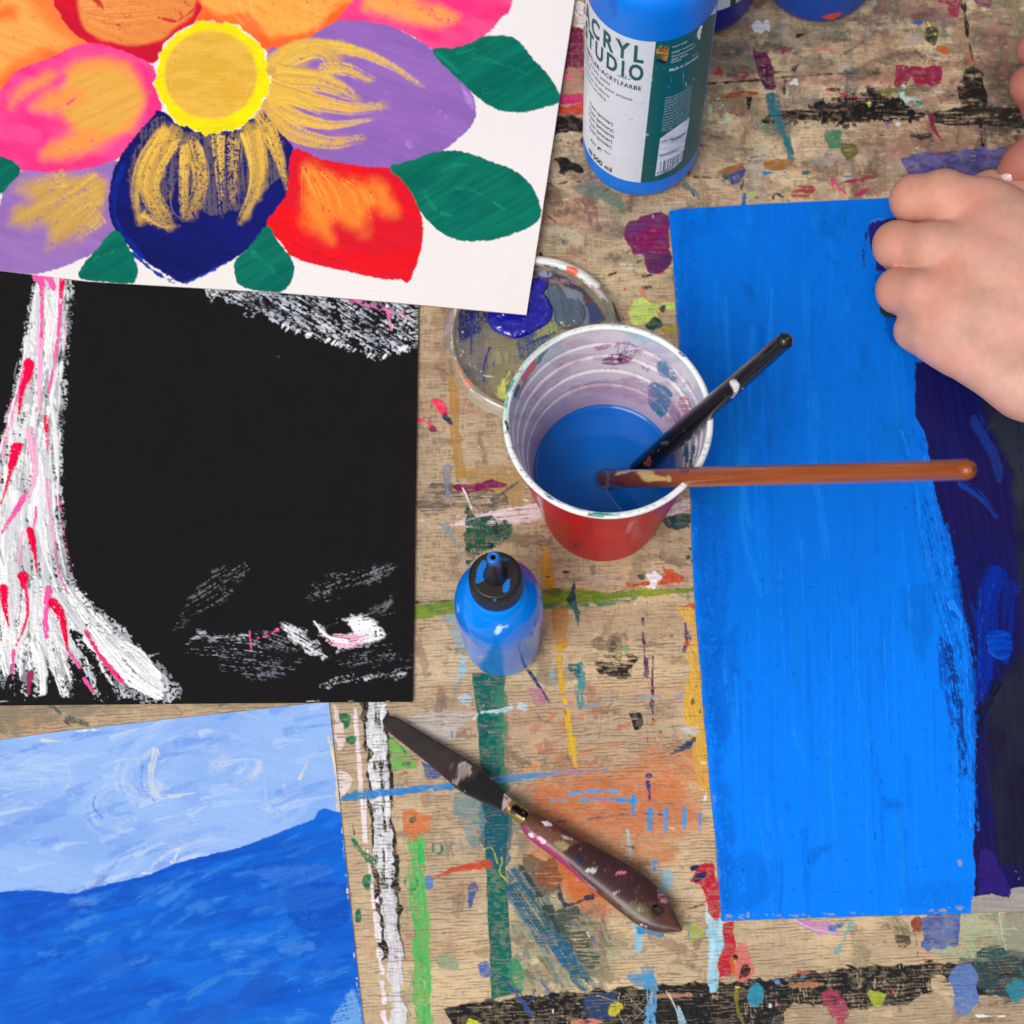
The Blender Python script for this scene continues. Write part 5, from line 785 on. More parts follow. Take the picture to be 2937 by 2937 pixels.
petal('A', [(-500, 1100), (-60, 1300), (40, 1140), (130, 1060), (350, 1072), (560, 1040), (720, 1000), (690, 1130), (668, 1220), (676, 1320), (712, 1430), (650, 1500), (500, 1590), (280, 1670), (100, 1682), (-60, 1660), (-500, 1650)], (158, 116, 188), (150, 108, 182)); inner('A', [(90, 1160), (200, 1090), (400, 1068), (640, 1085), (662, 1160), (645, 1290), (605, 1400), (500, 1490), (380, 1530), (275, 1550), (285, 1440), (170, 1400), (60, 1370), (70, 1300), (160, 1230)], (204, 158, 84), dry=.2, ang=-35)
for p in [[(600, 1090), (400, 1220), (120, 1330)], [(620, 1200), (420, 1300), (300, 1480)], [(620, 1330), (480, 1450)], [(400, 1090), (200, 1140)]]: Fz.bundle('A', p, 110, [(222, 176, 84), (204, 158, 84), (232, 190, 96)], 70, n=26, dry=.34, sw_=9)
for p in [[(250, 1240), (175, 1340)], [(560, 1150), (520, 1200)], [(600, 1340), (480, 1420)]]: Fz.stroke('A', p, 5, (244, 214, 140), 3, h=.0003)
petal('B', [(-55, 320), (0, 300), (160, 255), (370, 136), (560, 148), (700, 178), (860, 258), (960, 330), (1080, 450), (1165, 550), (1200, 640), (1205, 700), (1185, 760), (1100, 850), (980, 940), (820, 1002), (650, 1030), (450, 1020), (250, 990), (80, 920), (-20, 850), (-100, 740), (-120, 600)], (152, 106, 188), (144, 102, 182)); Fz.poly('B', [(1120, 520), (1190, 600), (1205, 680), (1160, 640)], (176, 130, 204), ro=4, dry=.15)
GC = [(240, 190, 74), (252, 204, 84), (228, 176, 66), (214, 162, 78), (244, 198, 88)]
for p, w0_, w1_, dy, n_ in [([(-20, 400), (60, 330), (180, 290), (420, 300), (680, 400), (880, 530)], 130, 30, .2, 34), ([(-60, 460), (60, 350), (250, 300), (350, 380)], 150, 100, .1, 30), ([(-10, 480), (250, 500), (400, 560), (480, 610)], 180, 60, .16, 40), ([(-60, 550), (200, 620), (450, 670), (660, 650)], 140, 46, .1, 36), ([(-80, 620), (100, 720), (330, 770), (590, 730)], 120, 16, .16, 30), ([(-70, 700), (120, 830), (330, 880), (520, 850)], 130, 46, .26, 32), ([(260, 430), (420, 430), (560, 500)], 90, 70, .44, 16), ([(-60, 620), (60, 600), (260, 690)], 100, 40, .05, 20)]:
    Fz.stroke('B', p, w0_*1.35, (208, 162, 96), w1_*1.4, ro=12, dry=dy*.7, sl=110, sw=5, fe=30, tw=.6, op=.9, c2=(224, 176, 84))
    Fz.bundle('B', p, w0_*.95, GC, w1_, n=int(n_*1.4), dry=dy*.9+.03, sw_=10)
for q_ in [(1030, 720, 22, 12), (800, 890, 30, 20), (660, 565, 10, 5), (990, 690, 10, 20), (745, 572, 3, 8)]: Fz.dab('B', *q_, (180, 136, 210), ang=50, ro=3, op=.6)
petal('A', [(980, 690), (1130, 770), (1300, 800), (1560, 740), (1610, 690), (1700, 800), (1790, 900), (1806, 1000), (1800, 1100), (1770, 1220), (1700, 1320), (1640, 1400), (1520, 1530), (1380, 1620), (1250, 1690), (1130, 1738), (1020, 1680), (880, 1590), (780, 1490), (710, 1400), (676, 1290), (690, 1130), (740, 980), (850, 830), (950, 720)], (18, 24, 112), (14, 22, 96)); Fz.stroke('A', [(820, 1560), (960, 1680), (1080, 1740)], 26, (30, 60, 160), 20, ro=6, dry=.24); Fz.stroke('A', [(1150, 1740), (1260, 1690), (1420, 1600)], 26, (30, 60, 160), 14, ro=6, dry=.34); Fz.stroke('A', [(760, 1020), (700, 1200), (730, 1400), (900, 1600)], 40, (12, 36, 140), 26, ro=5, dry=.24, sl=150)
Fz.poly('A', [(860, 850), (960, 720), (1080, 780), (1300, 830), (1560, 770), (1640, 740), (1740, 900), (1770, 1050), (1660, 1150), (1480, 1290), (1300, 1330), (1150, 1200), (900, 1300), (820, 1250), (790, 1050)], (104, 90, 100), ro=12, dry=.4, tw=.45, ang=88, sl=110, sw=4, op=.8)
for p, w0_, w1_, dy, n_ in [([(1020, 790), (890, 960), (835, 1160), (860, 1370)], 60, 60, .14, 16), ([(1060, 830), (960, 1000), (920, 1180), (1040, 1380)], 140, 110, .14, 40), ([(1140, 900), (1130, 1100), (1130, 1330)], 60, 60, .2, 16), ([(1180, 880), (1220, 1020), (1230, 1150), (1170, 1310)], 110, 90, .24, 26), ([(1340, 840), (1350, 1000), (1370, 1320)], 90, 30, .34, 18), ([(1440, 860), (1430, 1240)], 80, 50, .4, 16), ([(1550, 810), (1590, 1000), (1570, 1180), (1480, 1370)], 150, 60, .1, 44), ([(1640, 760), (1710, 950), (1765, 1170)], 110, 30, .24, 26), ([(1580, 700), (1640, 800)], 60, 70, .2, 12), ([(880, 1320), (1000, 1390), (1110, 1390)], 60, 20, .3, 12)]:
    Fz.stroke('A', p, w0_*1.3, (176, 140, 80), w1_*1.3, ro=12, dry=dy+.04, sl=110, sw=4, fe=24, tw=.75, op=.85, c2=(210, 164, 74))
    Fz.bundle('A', p, w0_*.95, GC+[(190, 150, 80)], w1_, n=int(n_*1.3), dry=dy+.03, sw_=9)
for p in [[(1020, 770), (900, 940), (820, 1140), (830, 1270), (920, 1380)], [(1132, 920), (1125, 1120), (1105, 1340)], [(1240, 900), (1285, 1050), (1270, 1180), (1230, 1280)], [(1340, 840), (1325, 940)], [(1050, 1180), (1060, 1290), (1130, 1370)], [(1500, 840), (1480, 1000)], [(1600, 860), (1650, 1000), (1650, 1160)]]: Fz.stroke('A', p, 8, (240, 196, 96), 5, h=.0004, g=.3)
Fz.poly('A', [(1060, 1180), (1100, 1100), (1115, 1330), (1080, 1320)], (18, 24, 100), ro=5, fe=6)
petal('B', [(90, 930), (250, 985), (500, 1030), (690, 1045), (760, 1110), (850, 1260), (880, 1420), (860, 1560), (800, 1725), (750, 1712), (650, 1712), (400, 1660), (220, 1620), (80, 1570), (20, 1490), (-70, 1390), (-10, 1290), (60, 1180)], (240, 20, 32), (226, 24, 44), sm=True); inner('B', [(130, 1020), (180, 1000), (260, 1020), (400, 1075), (600, 1110), (690, 1190), (740, 1330), (640, 1330), (570, 1300), (560, 1430), (500, 1470), (420, 1440), (360, 1400), (370, 1530), (250, 1500), (140, 1390), (115, 1200)], (250, 134, 50), fe=24, dry=.2, ang=50)
for i in range(12): Fz.stroke('B', [(150+i*30, 1040+i*8), (220+i*34, 1200), (260+i*34, 1340)], 26, random.choice([(254, 156, 66), (244, 118, 50)]), 10, dry=.42, ro=4, op=.8)
Fz.stroke('B', [(80, 1490), (350, 1600), (700, 1700)], 10, (180, 20, 40), 5, ro=3, op=.8); Fz.stroke('B', [(140, 1060), (140, 1300)], 8, (255, 184, 100), 5, h=.0003)
LF = (0, 106, 90); L2 = (8, 124, 100)
for f, p in [('B', [(955, 312), (1060, 305), (1180, 275), (1260, 232), (1400, 228), (1480, 270), (1560, 370), (1640, 450), (1700, 540), (1726, 622), (1650, 650), (1500, 685), (1350, 668), (1250, 610), (1150, 520), (1050, 430)]), ('B', [(690, 1035), (830, 990), (960, 945), (1120, 940), (1300, 1000), (1450, 1060), (1550, 1150), (1608, 1310), (1540, 1390), (1420, 1440), (1280, 1475), (1100, 1470), (970, 1400), (870, 1290), (830, 1200), (760, 1100)]), ('A', [(712, 1425), (780, 1520), (830, 1620), (836, 1700), (800, 1740), (650, 1730), (510, 1712), (502, 1660), (600, 1540)]), ('A', [(1645, 1400), (1700, 1490), (1770, 1570), (1805, 1640), (1790, 1720), (1725, 1790), (1600, 1785), (1480, 1750), (1450, 1680), (1460, 1600), (1540, 1530)]), ('A', [(-300, 940), (-60, 970), (40, 985), (118, 1042), (60, 1130), (-60, 1230), (-300, 1300)])]: petal(f, p, LF, (4, 114, 94), ang=-30, var=.06)
for f, p in [('B', [(980, 330), (1060, 400), (1150, 500)]), ('B', [(1100, 320), (1200, 300)]), ('B', [(1270, 560), (1380, 540)]), ('B', [(950, 1040), (1100, 1010), (1200, 1030)]), ('B', [(900, 1200), (960, 1290), (1060, 1330)]), ('B', [(1100, 1140), (1250, 1200), (1400, 1300)]), ('B', [(1200, 350), (1400, 400), (1560, 470)]), ('A', [(600, 1600), (720, 1540)]), ('A', [(1560, 1560), (1640, 1620), (1700, 1700)])]: Fz.stroke(f, p, 44, (16, 142, 112), 14, ro=6, dry=.44, sl=120, op=.7)
# yellow heart of the flower
cx_, cy_ = 1308, 478
ring = [(cx_+(352+10*math.sin(a*9)+8*math.sin(a*23+1))*math.cos(a), cy_+(348+9*math.sin(a*11+2)+8*math.sin(a*27))*math.sin(a)) for a in np.linspace(0, 2*math.pi, 90)[:-1]]
Fz.poly('A', [(cx_+(p[0]-cx_)*1.014, cy_+(p[1]-cy_)*1.014) for p in ring], (246, 240, 232), sm=False, ro=5, dry=.34); Fz.poly('A', ring, (250, 236, 6), sm=False, ro=4, rs=8, var=.01, h=.00012, c2=(246, 224, 20), c2s=30)
Fz.poly('A', [(1297+300*math.cos(a), 462+288*math.sin(a)) for a in np.linspace(0, 2*math.pi, 40)[:-1]], (230, 176, 62), ro=3, fe=14, var=.02, c2=(238, 186, 76), c2s=60, h=.0001, g=.4)
for i in range(40): r = random.uniform(60, 280); a0 = random.uniform(0, 6); Fz.stroke('A', [(1300+r*math.cos(a0+k*.3), 470+r*.95*math.sin(a0+k*.3)) for k in range(5)], random.uniform(6, 18), random.choice([(234, 182, 84), (210, 152, 52), (240, 190, 96)]), 4, dry=.4, ro=3, op=.6)
# pencil writing, upside down on the card as the photo shows it
G_ = {'S': [[(.8, .9), (.4, 1), (.15, .8), (.4, .55), (.7, .35), (.5, .05), (.1, .1)]], 'e': [[(.1, .3), (.6, .35), (.5, .6), (.2, .55), (.1, .2), (.4, 0), (.7, .1)]], 'l': [[(.2, 0), (.3, 1)]], 'G': [[(.8, .9), (.4, 1), (.1, .6), (.2, .1), (.6, 0), (.8, .4), (.5, .4)]], 's': [[(.6, .55), (.3, .6), (.2, .4), (.5, .25), (.4, 0), (.1, .05)]], 'u': [[(.1, .6), (.15, .1), (.5, .05), (.6, .6), (.65, 0)]], 'n': [[(.1, .6), (.15, 0), (.2, .45), (.5, .6), (.6, 0)]], 'd': [[(.6, .5), (.3, .6), (.1, .3), (.3, 0), (.6, .2), (.7, 1), (.65, 0)]], 'h': [[(.15, 1), (.1, 0), (.2, .45), (.5, .55), (.6, 0)]], 'i': [[(.3, .6), (.3, 0)], [(.3, .8), (.35, .85)]], 't': [[(.3, .95), (.3, .05), (.5, 0)], [(.1, .65), (.6, .65)]], 'c': [[(.6, .55), (.3, .6), (.1, .3), (.3, 0), (.6, .1)]], 'r': [[(.1, .6), (.15, 0), (.2, .45), (.5, .6)]], 'F': [[(.1, 0), (.15, 1), (.7, 1)], [(.1, .5), (.6, .5)]], 'A': [[(0, 0), (.4, 1), (.8, 0)], [(.15, .4), (.65, .4)]], 'M': [[(0, 0), (.1, 1), (.4, .4), (.7, 1), (.85, 0)]], 'I': [[(.3, 0), (.3, 1)]], 'L': [[(.1, 1), (.1, 0), (.6, 0)]], 'E': [[(.7, 1), (.1, 1), (.1, 0), (.7, 0)], [(.1, .5), (.6, .5)]], 'K': [[(.1, 1), (.1, 0)], [(.7, 1), (.1, .5), (.7, 0)]], 'a': [[(.6, .55), (.3, .6), (.1, .3), (.3, 0), (.55, .2), (.6, .6), (.65, 0)]], 'v': [[(.1, .6), (.3, 0), (.6, .6)]], 'b': [[(.15, 1), (.1, 0), (.5, .05), (.6, .4), (.2, .5)]], 'M2': []}
def write(f, word, p0, p1, hgt, wd=4, col=(60, 40, 44)):
    p0 = np.array(p0, float); p1 = np.array(p1, float); d = (p1-p0)/len(word); L_ = np.linalg.norm(d); u = d/L_; n = np.array([u[1], -u[0]])
    for i, ch in enumerate(word):
        for s in G_.get(ch, []): Fz.stroke(f, [tuple(p0+d*i+u*q[0]*L_+n*q[1]*hgt) for q in s], wd, col, op=.85)
write('A', 'Seele', (1395, 430), (1245, 425), 50, 4, (140, 96, 50)); write('A', 'Gesundheit', (1645, 215), (1445, 145), 38); write('B', 'Sicherheit', (388, 175), (175, 222), 38); write('A', 'FAMILIE', (1400, 785), (1200, 775), 34, 5, (50, 30, 40)); write('A', 'Kreativitat', (935, 385), (690, 290), 32, 4, (90, 20, 40))
write('A', 'Geduld', (640, 1042), (515, 1050), 30); write('B', 'Liebe', (278, 985), (180, 975), 30, 4, (90, 10, 30)); write('B', 'Mut', (1105, 300), (1035, 305), 30); write('A', 'Glaube', (925, 770), (820, 845), 30)
zc = np.array([1529., 977.]); pc = unp(1529, 977, 0.0)
Pb = unp(X, Y, .004); dist = np.hypot(Pb[..., 0]-pc[0], Pb[..., 1]-pc[1])
Z = .0040+.0054*(1-sstep(.045, .17, dist))+.0012*sstep(0, 900, 900-X)*sstep(600, 900, Y)+.001*(fbm(X/400, Y/400, 6, 2)-.5)
P = unp(X, Y, Z)
o = sheet('flower_painting', P, fl, M_card, .0007, (228, 222, 216))
tag(o, 'white card painted with a big many-coloured flower with a yellow centre and green leaves', 'painting')

# ================================================================== PAINT BOTTLES
def canvas_of(V, base, rough, facing=None):
    px, py = proj(V); m = None
    if facing is not None: m = ((CAM-V)*facing).sum(-1) > 0
    return Canvas(px, py, base, rough, m)
def cyl_hit(c, r, px, py):
    o = CAM; d = np.array([(px-CX)/FOC, -(py-CY)/FOC, -1.0]) @ RWC.T
    ox, oy = o[0]-c[0], o[1]-c[1]; A = d[0]**2+d[1]**2; Bq = 2*(ox*d[0]+oy*d[1]); Cq = ox*ox+oy*oy-r*r; D = Bq*Bq-4*A*Cq
    t = (-Bq-math.sqrt(max(D, 0)))/(2*A); p = o+d*t
    return math.atan2(p[1]-c[1], p[0]-c[0]), p[2]
def text_verts(s, bold=0.0, space=1.0):
    cu = bpy.data.curves.new('lettering', 'FONT'); cu.body = s; cu.size = 1; cu.offset = bold; cu.resolution_u = 3; cu.space_character = space
    ob = bpy.data.objects.new('lettering', cu); scene.collection.objects.link(ob)
    dg = bpy.context.evaluated_depsgraph_get(); me = bpy.data.meshes.new_from_object(ob.evaluated_get(dg))
    V = np.array([v.co[:] for v in me.vertices]); Fc = [list(p.vertices) for p in me.polygons]
    bpy.data.objects.remove(ob); bpy.data.curves.remove(cu); bpy.data.meshes.remove(me)
    return V, Fc
INK = {'g': mat('green_ink', (2, 92, 92), .45), 'k': mat('black_ink', (28, 34, 42), .45), 'w': mat('pale_ink', (206, 226, 224), .5), 'y': mat('grey_ink', (70, 80, 92), .45)}
def cyl_text(c, r, s, sub, left, right, cap, ink, parent, bold=0.0, dz=0.0):
    """text on a cylinder: the part 'sub' of the string fills from photo point left to photo point right, baseline at right"""
    sp = 1.4 if s in ('ACRYL', 'STUDIO') else 1.15 if s.isupper() else 1.0
    V, Fc = text_verts(s, bold, sp)
    full = V[:, 0].max(); a1, z1 = cyl_hit(c, r, *right); a0, z0 = cyl_hit(c, r, *left)
    Vs, _ = text_verts(sub, bold, sp); wsub = Vs[:, 0].max()-Vs[:, 0].min()
    k = (a1-a0)*r/wsub; kz = cap/.70
    ang = a1-(full-V[:, 0])*k/r; z = z1+dz+V[:, 1]*kz
    P = np.stack([c[0]+(r+.00022)*np.cos(ang), c[1]+(r+.00022)*np.sin(ang), z], -1)
    me = bpy.data.meshes.new('lettering'); me.from_pydata([tuple(p-np.array(parent.location)*0) for p in P], [], Fc); me.materials.append(INK[ink])
    o = bpy.data.objects.new('lettering', me); link(o, parent); o.location = -ROOT_OFF; return o
M_body = mat('satin_plastic', attr=True, arough=True, vary=.04, vscale=40, bump=.05, bscale=300, spec=.35)
M_label = mat('printed_label', attr=True, arough=True, vary=.03, vscale=200, spec=.4)
M_capk = mat('black_plastic', (24, 22, 20), .45, bump=.05)
def paint_bottle(base, col, label, labelspec, extra=None, rb=.0315, lz=(.0215, .152)):
    global ROOT_OFF
    c = unp(base[0], base[1], 0.0); root = empty('paint_bottle', c); ROOT_OFF = Vector(c)
    prof = spline_prof([(0, .001), (.020, .001), (.0265, .0012), (.0295, .0035), (.0313, .009), (.0315, .016)], 6)+[(.0315, .02+.0073*i) for i in range(21)]+spline_prof([(.0315, .170), (.0300, .178), (.0235, .186), (.0150, .191), (.0125, .193)], 5)+[(.0125, .200)]
    V, q = lathe(prof, 160, c); cv = canvas_of(V, col, .38, V-np.array([c[0], c[1], 0])*1.0-np.array([0, 0, 1])*V[:, 2:3])
    cv.col *= (1+.10*(fbm(cv.X/60, cv.Y/90, 3, 3)-.5))[:, None]
    if extra: extra(cv)
    body = raw_mesh('body', V, q, M_body, root, cv.col, cv.g)
    Vc, qc = lathe([(0, .199), (.0135, .199), (.0150, .2), (.0150, .222), (.0140, .2235), (0, .2235)], 96, c); raw_mesh('cap', Vc, qc, M_capk, root)
    a0, a1 = labelspec['span']; na, nz = labelspec.get('res', (560, 420)); A, Z = np.meshgrid(np.linspace(a0, a1, na), np.linspace(lz[0], lz[1], nz))
    Vl = np.stack([c[0]+(rb+.00012)*np.cos(A), c[1]+(rb+.00012)*np.sin(A), Z], -1).reshape(-1, 3); nrm = np.stack([np.cos(A), np.sin(A), 0*A], -1).reshape(-1, 3)
    lc = canvas_of(Vl, (226, 232, 240), .42, nrm); labelspec['paint'](lc, A.ravel(), Z.ravel())
    Vl = Vl+nrm*lc.h[:, None]
    lab = raw_mesh('label', Vl, gridq(nz, na), M_label, root, lc.col, lc.g)
    tag(root, label, 'paint bottle'); return root, lab, c
GL = (2, 96, 90)
def lab1(cv, A, Z):
    cv.poly('C', [(903, 376), (1000, 374), (1100, 350), (1240, 280), (1385, 150), (1500, 100), (1500, 1700), (1160, 1900), (762, 1900), (762, 1672)], GL, sm=False, fe=1.5, var=.02)
    m = (cv.X > 1880+0) & (A < -1.0)*0 | False
    cv.poly('C', [(943, 1277), (1222, 1078), (1180, 1300), (1155, 1478), (1050, 1570), (896, 1634), (920, 1450)], (222, 228, 236), sm=False, fe=1.5)
    # bar code: bars stand upright on the cylinder
    c0 = C1; a0, zb = cyl_hit(c0, .0316, *fr('C', (938, 1600))[0]); a1, _ = cyl_hit(c0, .0316, *fr('C', (1168, 1430))[0]); _, zt = cyl_hit(c0, .0316, *fr('C', (950, 1490))[0])
    rnd = random.Random(4); p = a0
    while p < a1:
        wd = rnd.choice([.008, .008, .016, .024])*.9; mk = (A > p) & (A < p+wd) & (Z > zb+.0018) & (Z < zt-.0002)
        cv.col[mk] = lin((30, 32, 40)); p += wd+rnd.choice([.009, .009, .016, .022])
    cv.poly('C', [(908, 480), (935, 435), (1000, 428), (1045, 435), (1022, 500), (1000, 560), (930, 540)], (176, 128, 38), ro=7, h=.0009, c2=(110, 76, 30), c2s=12, g=.5, dry=.08); cv.poly('C', [(905, 540), (1010, 560), (990, 590), (910, 570)], (20, 26, 20), ro=3)
    cv.poly('C', [(1285, 300), (1325, 215), (1338, 240), (1320, 330), (1305, 385), (1285, 350)], (226, 232, 228), ro=2, h=.0004)
    for p, wd in [([(1235, 285), (1275, 255)], 8), ([(1185, 760), (1190, 800), (1260, 730)], 14), ([(1240, 740), (1265, 715)], 14), ([(1245, 520), (1300, 478)], 9), ([(1205, 610), (1250, 580)], 4), ([(945, 890), (930, 960)], 4), ([(915, 980), (900, 1020)], 4), ([(1155, 620), (1160, 760), (1150, 900)], 5), ([(890, 625), (1000, 622), (1090, 590)], 4), ([(850, 790), (960, 810), (1040, 800)], 3), ([(1215, 300), (1205, 420)], 3), ([(1060, 365), (1060, 440)], 3), ([(1050, 640), (1045, 780)], 3)]: cv.stroke('C', p, wd, (206, 222, 218), wd*.5, ro=1.5, dry=.1)
    for p, wd, c in [([(250, 380), (500, 560), (860, 700)], 3, (186, 196, 208)), ([(500, 900), (505, 1200)], 4, (206, 216, 226)), ([(500, 1150), (800, 1250)], 3, (200, 208, 218)), ([(520, 910), (640, 950), (730, 958)], 3, (196, 204, 216)), ([(840, 515), (890, 520)], 8, (150, 170, 210)), ([(655, 1108), (690, 1102)], 12, (40, 50, 60)), ([(715, 960), (735, 958)], 10, (60, 70, 80)), ([(725, 1250), (740, 1275), (765, 1270)], 6, (180, 176, 176)), ([(675, 1130), (685, 1120)], 4, (90, 100, 100))]: cv.stroke('C', p, wd, c, wd*.7, ro=1)
    cv.poly('C', [(490, 340), (600, 350), (620, 420), (560, 470), (510, 440)], (212, 222, 236), ro=8, dry=.35, op=.7); cv.poly('C', [(550, 680), (680, 700), (680, 740), (560, 720)], (140, 168, 206), ro=8, dry=.4)
    cv.poly('C', [(510, 350), (560, 350), (540, 390)], (30, 60, 70), ro=6, dry=.3)
    for i in range(30): cv.dab('C', random.uniform(260, 860), random.uniform(400, 1600), random.uniform(10, 60), random.uniform(6, 30), (206, 214, 224), ro=6, dry=.4, op=.5)
    edge = sstep(.0003, .0012, Z-Z.min())*1.0
C1 = unp(1836, 434, 0.0)
def body1(cv):
    cv.poly('C', [(430, -80), (540, -80), (560, 60), (570, 160), (555, 230), (520, 200), (480, 120)], (10, 92, 200), ro=4, fe=12, op=.6); cv.dab('C', 640, 100, 30, 10, (10, 100, 210), op=.5); cv.dab('C', 745, 1705, 6, 5, (20, 60, 120)); cv.dab('C', 1040, 1690, 20, 6, (30, 90, 160), dry=.3, ro=3)
root, lab, c = paint_bottle((1836, 434), (0, 126, 238), 'tall blue squeeze bottle with white and green lettered label, largest of the three bottles', dict(span=(-math.pi*1.12, -.33), res=(620, 480), paint=lab1), body1)
fC = lambda x_, y_: tuple(fr('C', (x_, y_))[0])
hits = lambda x_, y_: cyl_hit(c, .0316, *fC(x_, y_))
def L1(s, sub, l, r_, cap, ink, bold=0.0): return cyl_text(c, .0316, s, sub, fC(*l), fC(*r_), cap, ink, lab, bold)
lab_loc = lab.location.copy()
def fix(o): o.location = Vector((0, 0, 0)); return o
zc_ = lambda x_, y0_, y1_: hits(x_, y0_)[1]-hits(x_, y1_)[1]
for s, sub, l, r_, cap, ink, bd_ in [
    ('ACRYL', 'CRYL', (312, 330), (792, 580), zc_(745, 428, 578), 'g', .028), ('STUDIO', 'UDIO', (345, 590), (786, 745), zc_(720, 605, 745), 'g', .03),
    ('KÜNSTLER-ACRYLFARBE', 'ACRYLFARBE', (402, 700), (768, 835), zc_(750, 797, 835), 'k', .014),
    ("artists' acrylic paint", 'paint', (395, 745), (482, 790), zc_(480, 755, 785), 'y', 0), ('couleur acrylique pour artistes', 'pour artistes', (440, 840), (686, 930), zc_(680, 900, 928), 'y', 0), ('kunstner-akrylfarver', 'farver', (398, 858), (482, 905), zc_(480, 878, 903), 'y', 0), ('konstnärs-akrylfärg', 'färg', (390, 895), (443, 930), zc_(440, 905, 928), 'y', 0),
    ('Cyan (primär)', 'Cyan (primär)', (296, 995), (508, 1160), zc_(500, 1128, 1155), 'k', .012), ('Cyan (primary)', 'Cyan (primary)', (292, 1040), (514, 1222), zc_(500, 1188, 1215), 'k', .012), ('Cyan (primaire)', 'Cyan (primaire)', (288, 1088), (518, 1276), zc_(500, 1245, 1272), 'k', .012), ('Cyan (primær)', 'Cyan (primær)', (292, 1144), (502, 1322), zc_(500, 1292, 1318), 'k', .012), ('Cyan (primär)', 'Cyan (primär)', (294, 1200), (495, 1372), zc_(490, 1342, 1368), 'k', .012),
    ('621', '621', (306, 1310), (350, 1352), zc_(345, 1326, 1352), 'k', .01), ('•••', '•••', (428, 1408), (482, 1438), zc_(480, 1400, 1432), 'k', .0), ('500 ml', '500 ml', (328, 1470), (497, 1592), zc_(490, 1548, 1592), 'k', .02),
    ('CH.-Nr.', 'CH.-Nr.', (958, 1318), (1072, 1280), zc_(1060, 1255, 1278), 'y', .005), ('249034', '249034', (1042, 1340), (1175, 1240), zc_(1110, 1262, 1290), 'k', .01), ('BAN500621', 'BAN500621', (938, 1478), (1112, 1382), zc_(1040, 1405, 1430), 'y', .005), ('4 040927', '4 040927', (912, 1605), (1060, 1558), zc_(1000, 1560, 1584), 'k', .01),
    ('Made in Germany', 'Made in Germany', (1028, 668), (1296, 520), zc_(1100, 600, 628), 'w', .014),
    ('boesner GmbH', 'boesner GmbH', (1058, 440), (1190, 390), zc_(1100, 410, 430), 'w', 0), ('holding + innovations', 'holding + innovations', (1052, 490), (1250, 405), zc_(1100, 455, 475), 'w', 0), ('Gewerkenstrasse 2', 'Gewerkenstrasse 2', (1050, 528), (1270, 425), zc_(1100, 495, 515), 'w', 0), ('58456 Witten', '58456 Witten', (1046, 562), (1200, 500), zc_(1100, 530, 550), 'w', 0), ('Germany', 'Germany', (1044, 588), (1140, 550), zc_(1100, 560, 578), 'w', 0)]:
    fix(L1(s, sub, l, r_, cap, ink, bd_))
words = ['Farbton Cyan primär lichtecht', 'Feinst pigmentierte Acryl-', '2,7-Dimethyl hochwertige', 'Anti-Pigmente matt trocken', '(2 H) Dose wasserfest', 'If the eye becomes warm wash', 'Achtung Kinder fernhalten', 'to be used for art surface', 'buy good and mix it well', 'vous pouvez peindre tout', 'utiliser sur toile papier', 'for more colours see', 'thinned']
for i, s in enumerate(words):
    y_ = 905+i*25.5; fix(L1(s, s, (994-i*3.2, y_), ((1240-i*3 if i < 12 else 1050), y_-(112 if i < 12 else 26)), .0014, 'w'))
# small half-filled square and the e mark
for pts in [[(370, 1350), (408, 1372), (404, 1402), (370, 1378)]]:
    lc_pts = [hits(*p_) for p_ in pts]
    me = bpy.data.meshes.new('emblem'); vv = [(c[0]+.03185*math.cos(a), c[1]+.03185*math.sin(a), z) for a, z in lc_pts]
    me.from_pydata(vv, [], [(0, 1, 3)]); me.materials.append(INK['k']); o = bpy.data.objects.new('emblem', me); link(o, lab)
    vv2 = []; n_ = 4
    for k in range(4):
        a = np.array(vv[k]); b = np.array(vv[(k+1) % 4]); m_ = np.mean(vv, axis=0); vv2 += [tuple(a), tuple(b), tuple(b+(m_-b)*.12), tuple(a+(m_-a)*.12)]
    me2 = bpy.data.meshes.new('emblem'); me2.from_pydata(vv2, [], [tuple(range(4*k, 4*k+4)) for k in range(4)]); me2.materials.append(INK['k']); link(bpy.data.objects.new('emblem', me2), lab)
fix(L1('e', 'e', (288, 1425), (320, 1440), .0052, 'k', .01))
for ch in lab.children: ch.location = -Vector(c)-lab.location+Vector((0, 0, 0))+Vector(c) if False else Vector((0, 0, 0))

def lab2(cv, A, Z):
    cv.poly('R', [(378, -400), (365, 60), (352, 140), (352, 400), (1200, 400), (1200, -400)], (0, 66, 60), sm=False, fe=1.5); cv.poly('R', [(432, -200), (417, 52), (470, 30), (560, -60), (600, -200)], (206, 212, 206), sm=False, fe=1.5)
def b2(cv):
    cv.stroke('R', [(165, 300), (265, 218)], 5, (120, 130, 190), 3); cv.stroke('R', [(290, 190), (322, 152)], 4, (120, 130, 190), 2); cv.stroke('R', [(350, 310), (440, 268)], 4, (90, 100, 180), 2)
r2, l2_, c2_ = paint_bottle((2003, -18), (14, 32, 138), 'dark ultramarine bottle half hidden behind the tall blue bottle', dict(span=(-math.pi*.95, -.35), res=(300, 200), paint=lab2), b2, lz=(.028, .152))
def lab3(cv, A, Z): cv.poly('Z', [(2400, -500), (2400, -2), (2600, -2), (2600, -500)], (0, 66, 60), sm=False)
def b3(cv):
    cv.poly('R', [(1215, 148), (1290, 125), (1385, 112), (1388, 135), (1360, 160), (1300, 185), (1250, 175)], (240, 78, 40), h=.0, ro=2, g=.3, c2=(224, 60, 30)); 
r3, l3_, c3_ = paint_bottle((2344, -54), (6, 74, 176), 'mid blue bottle at the top edge with an orange paint blob near its base', dict(span=(-math.pi*.95, -.1), res=(300, 200), paint=lab3), b3, lz=(.0292, .152))
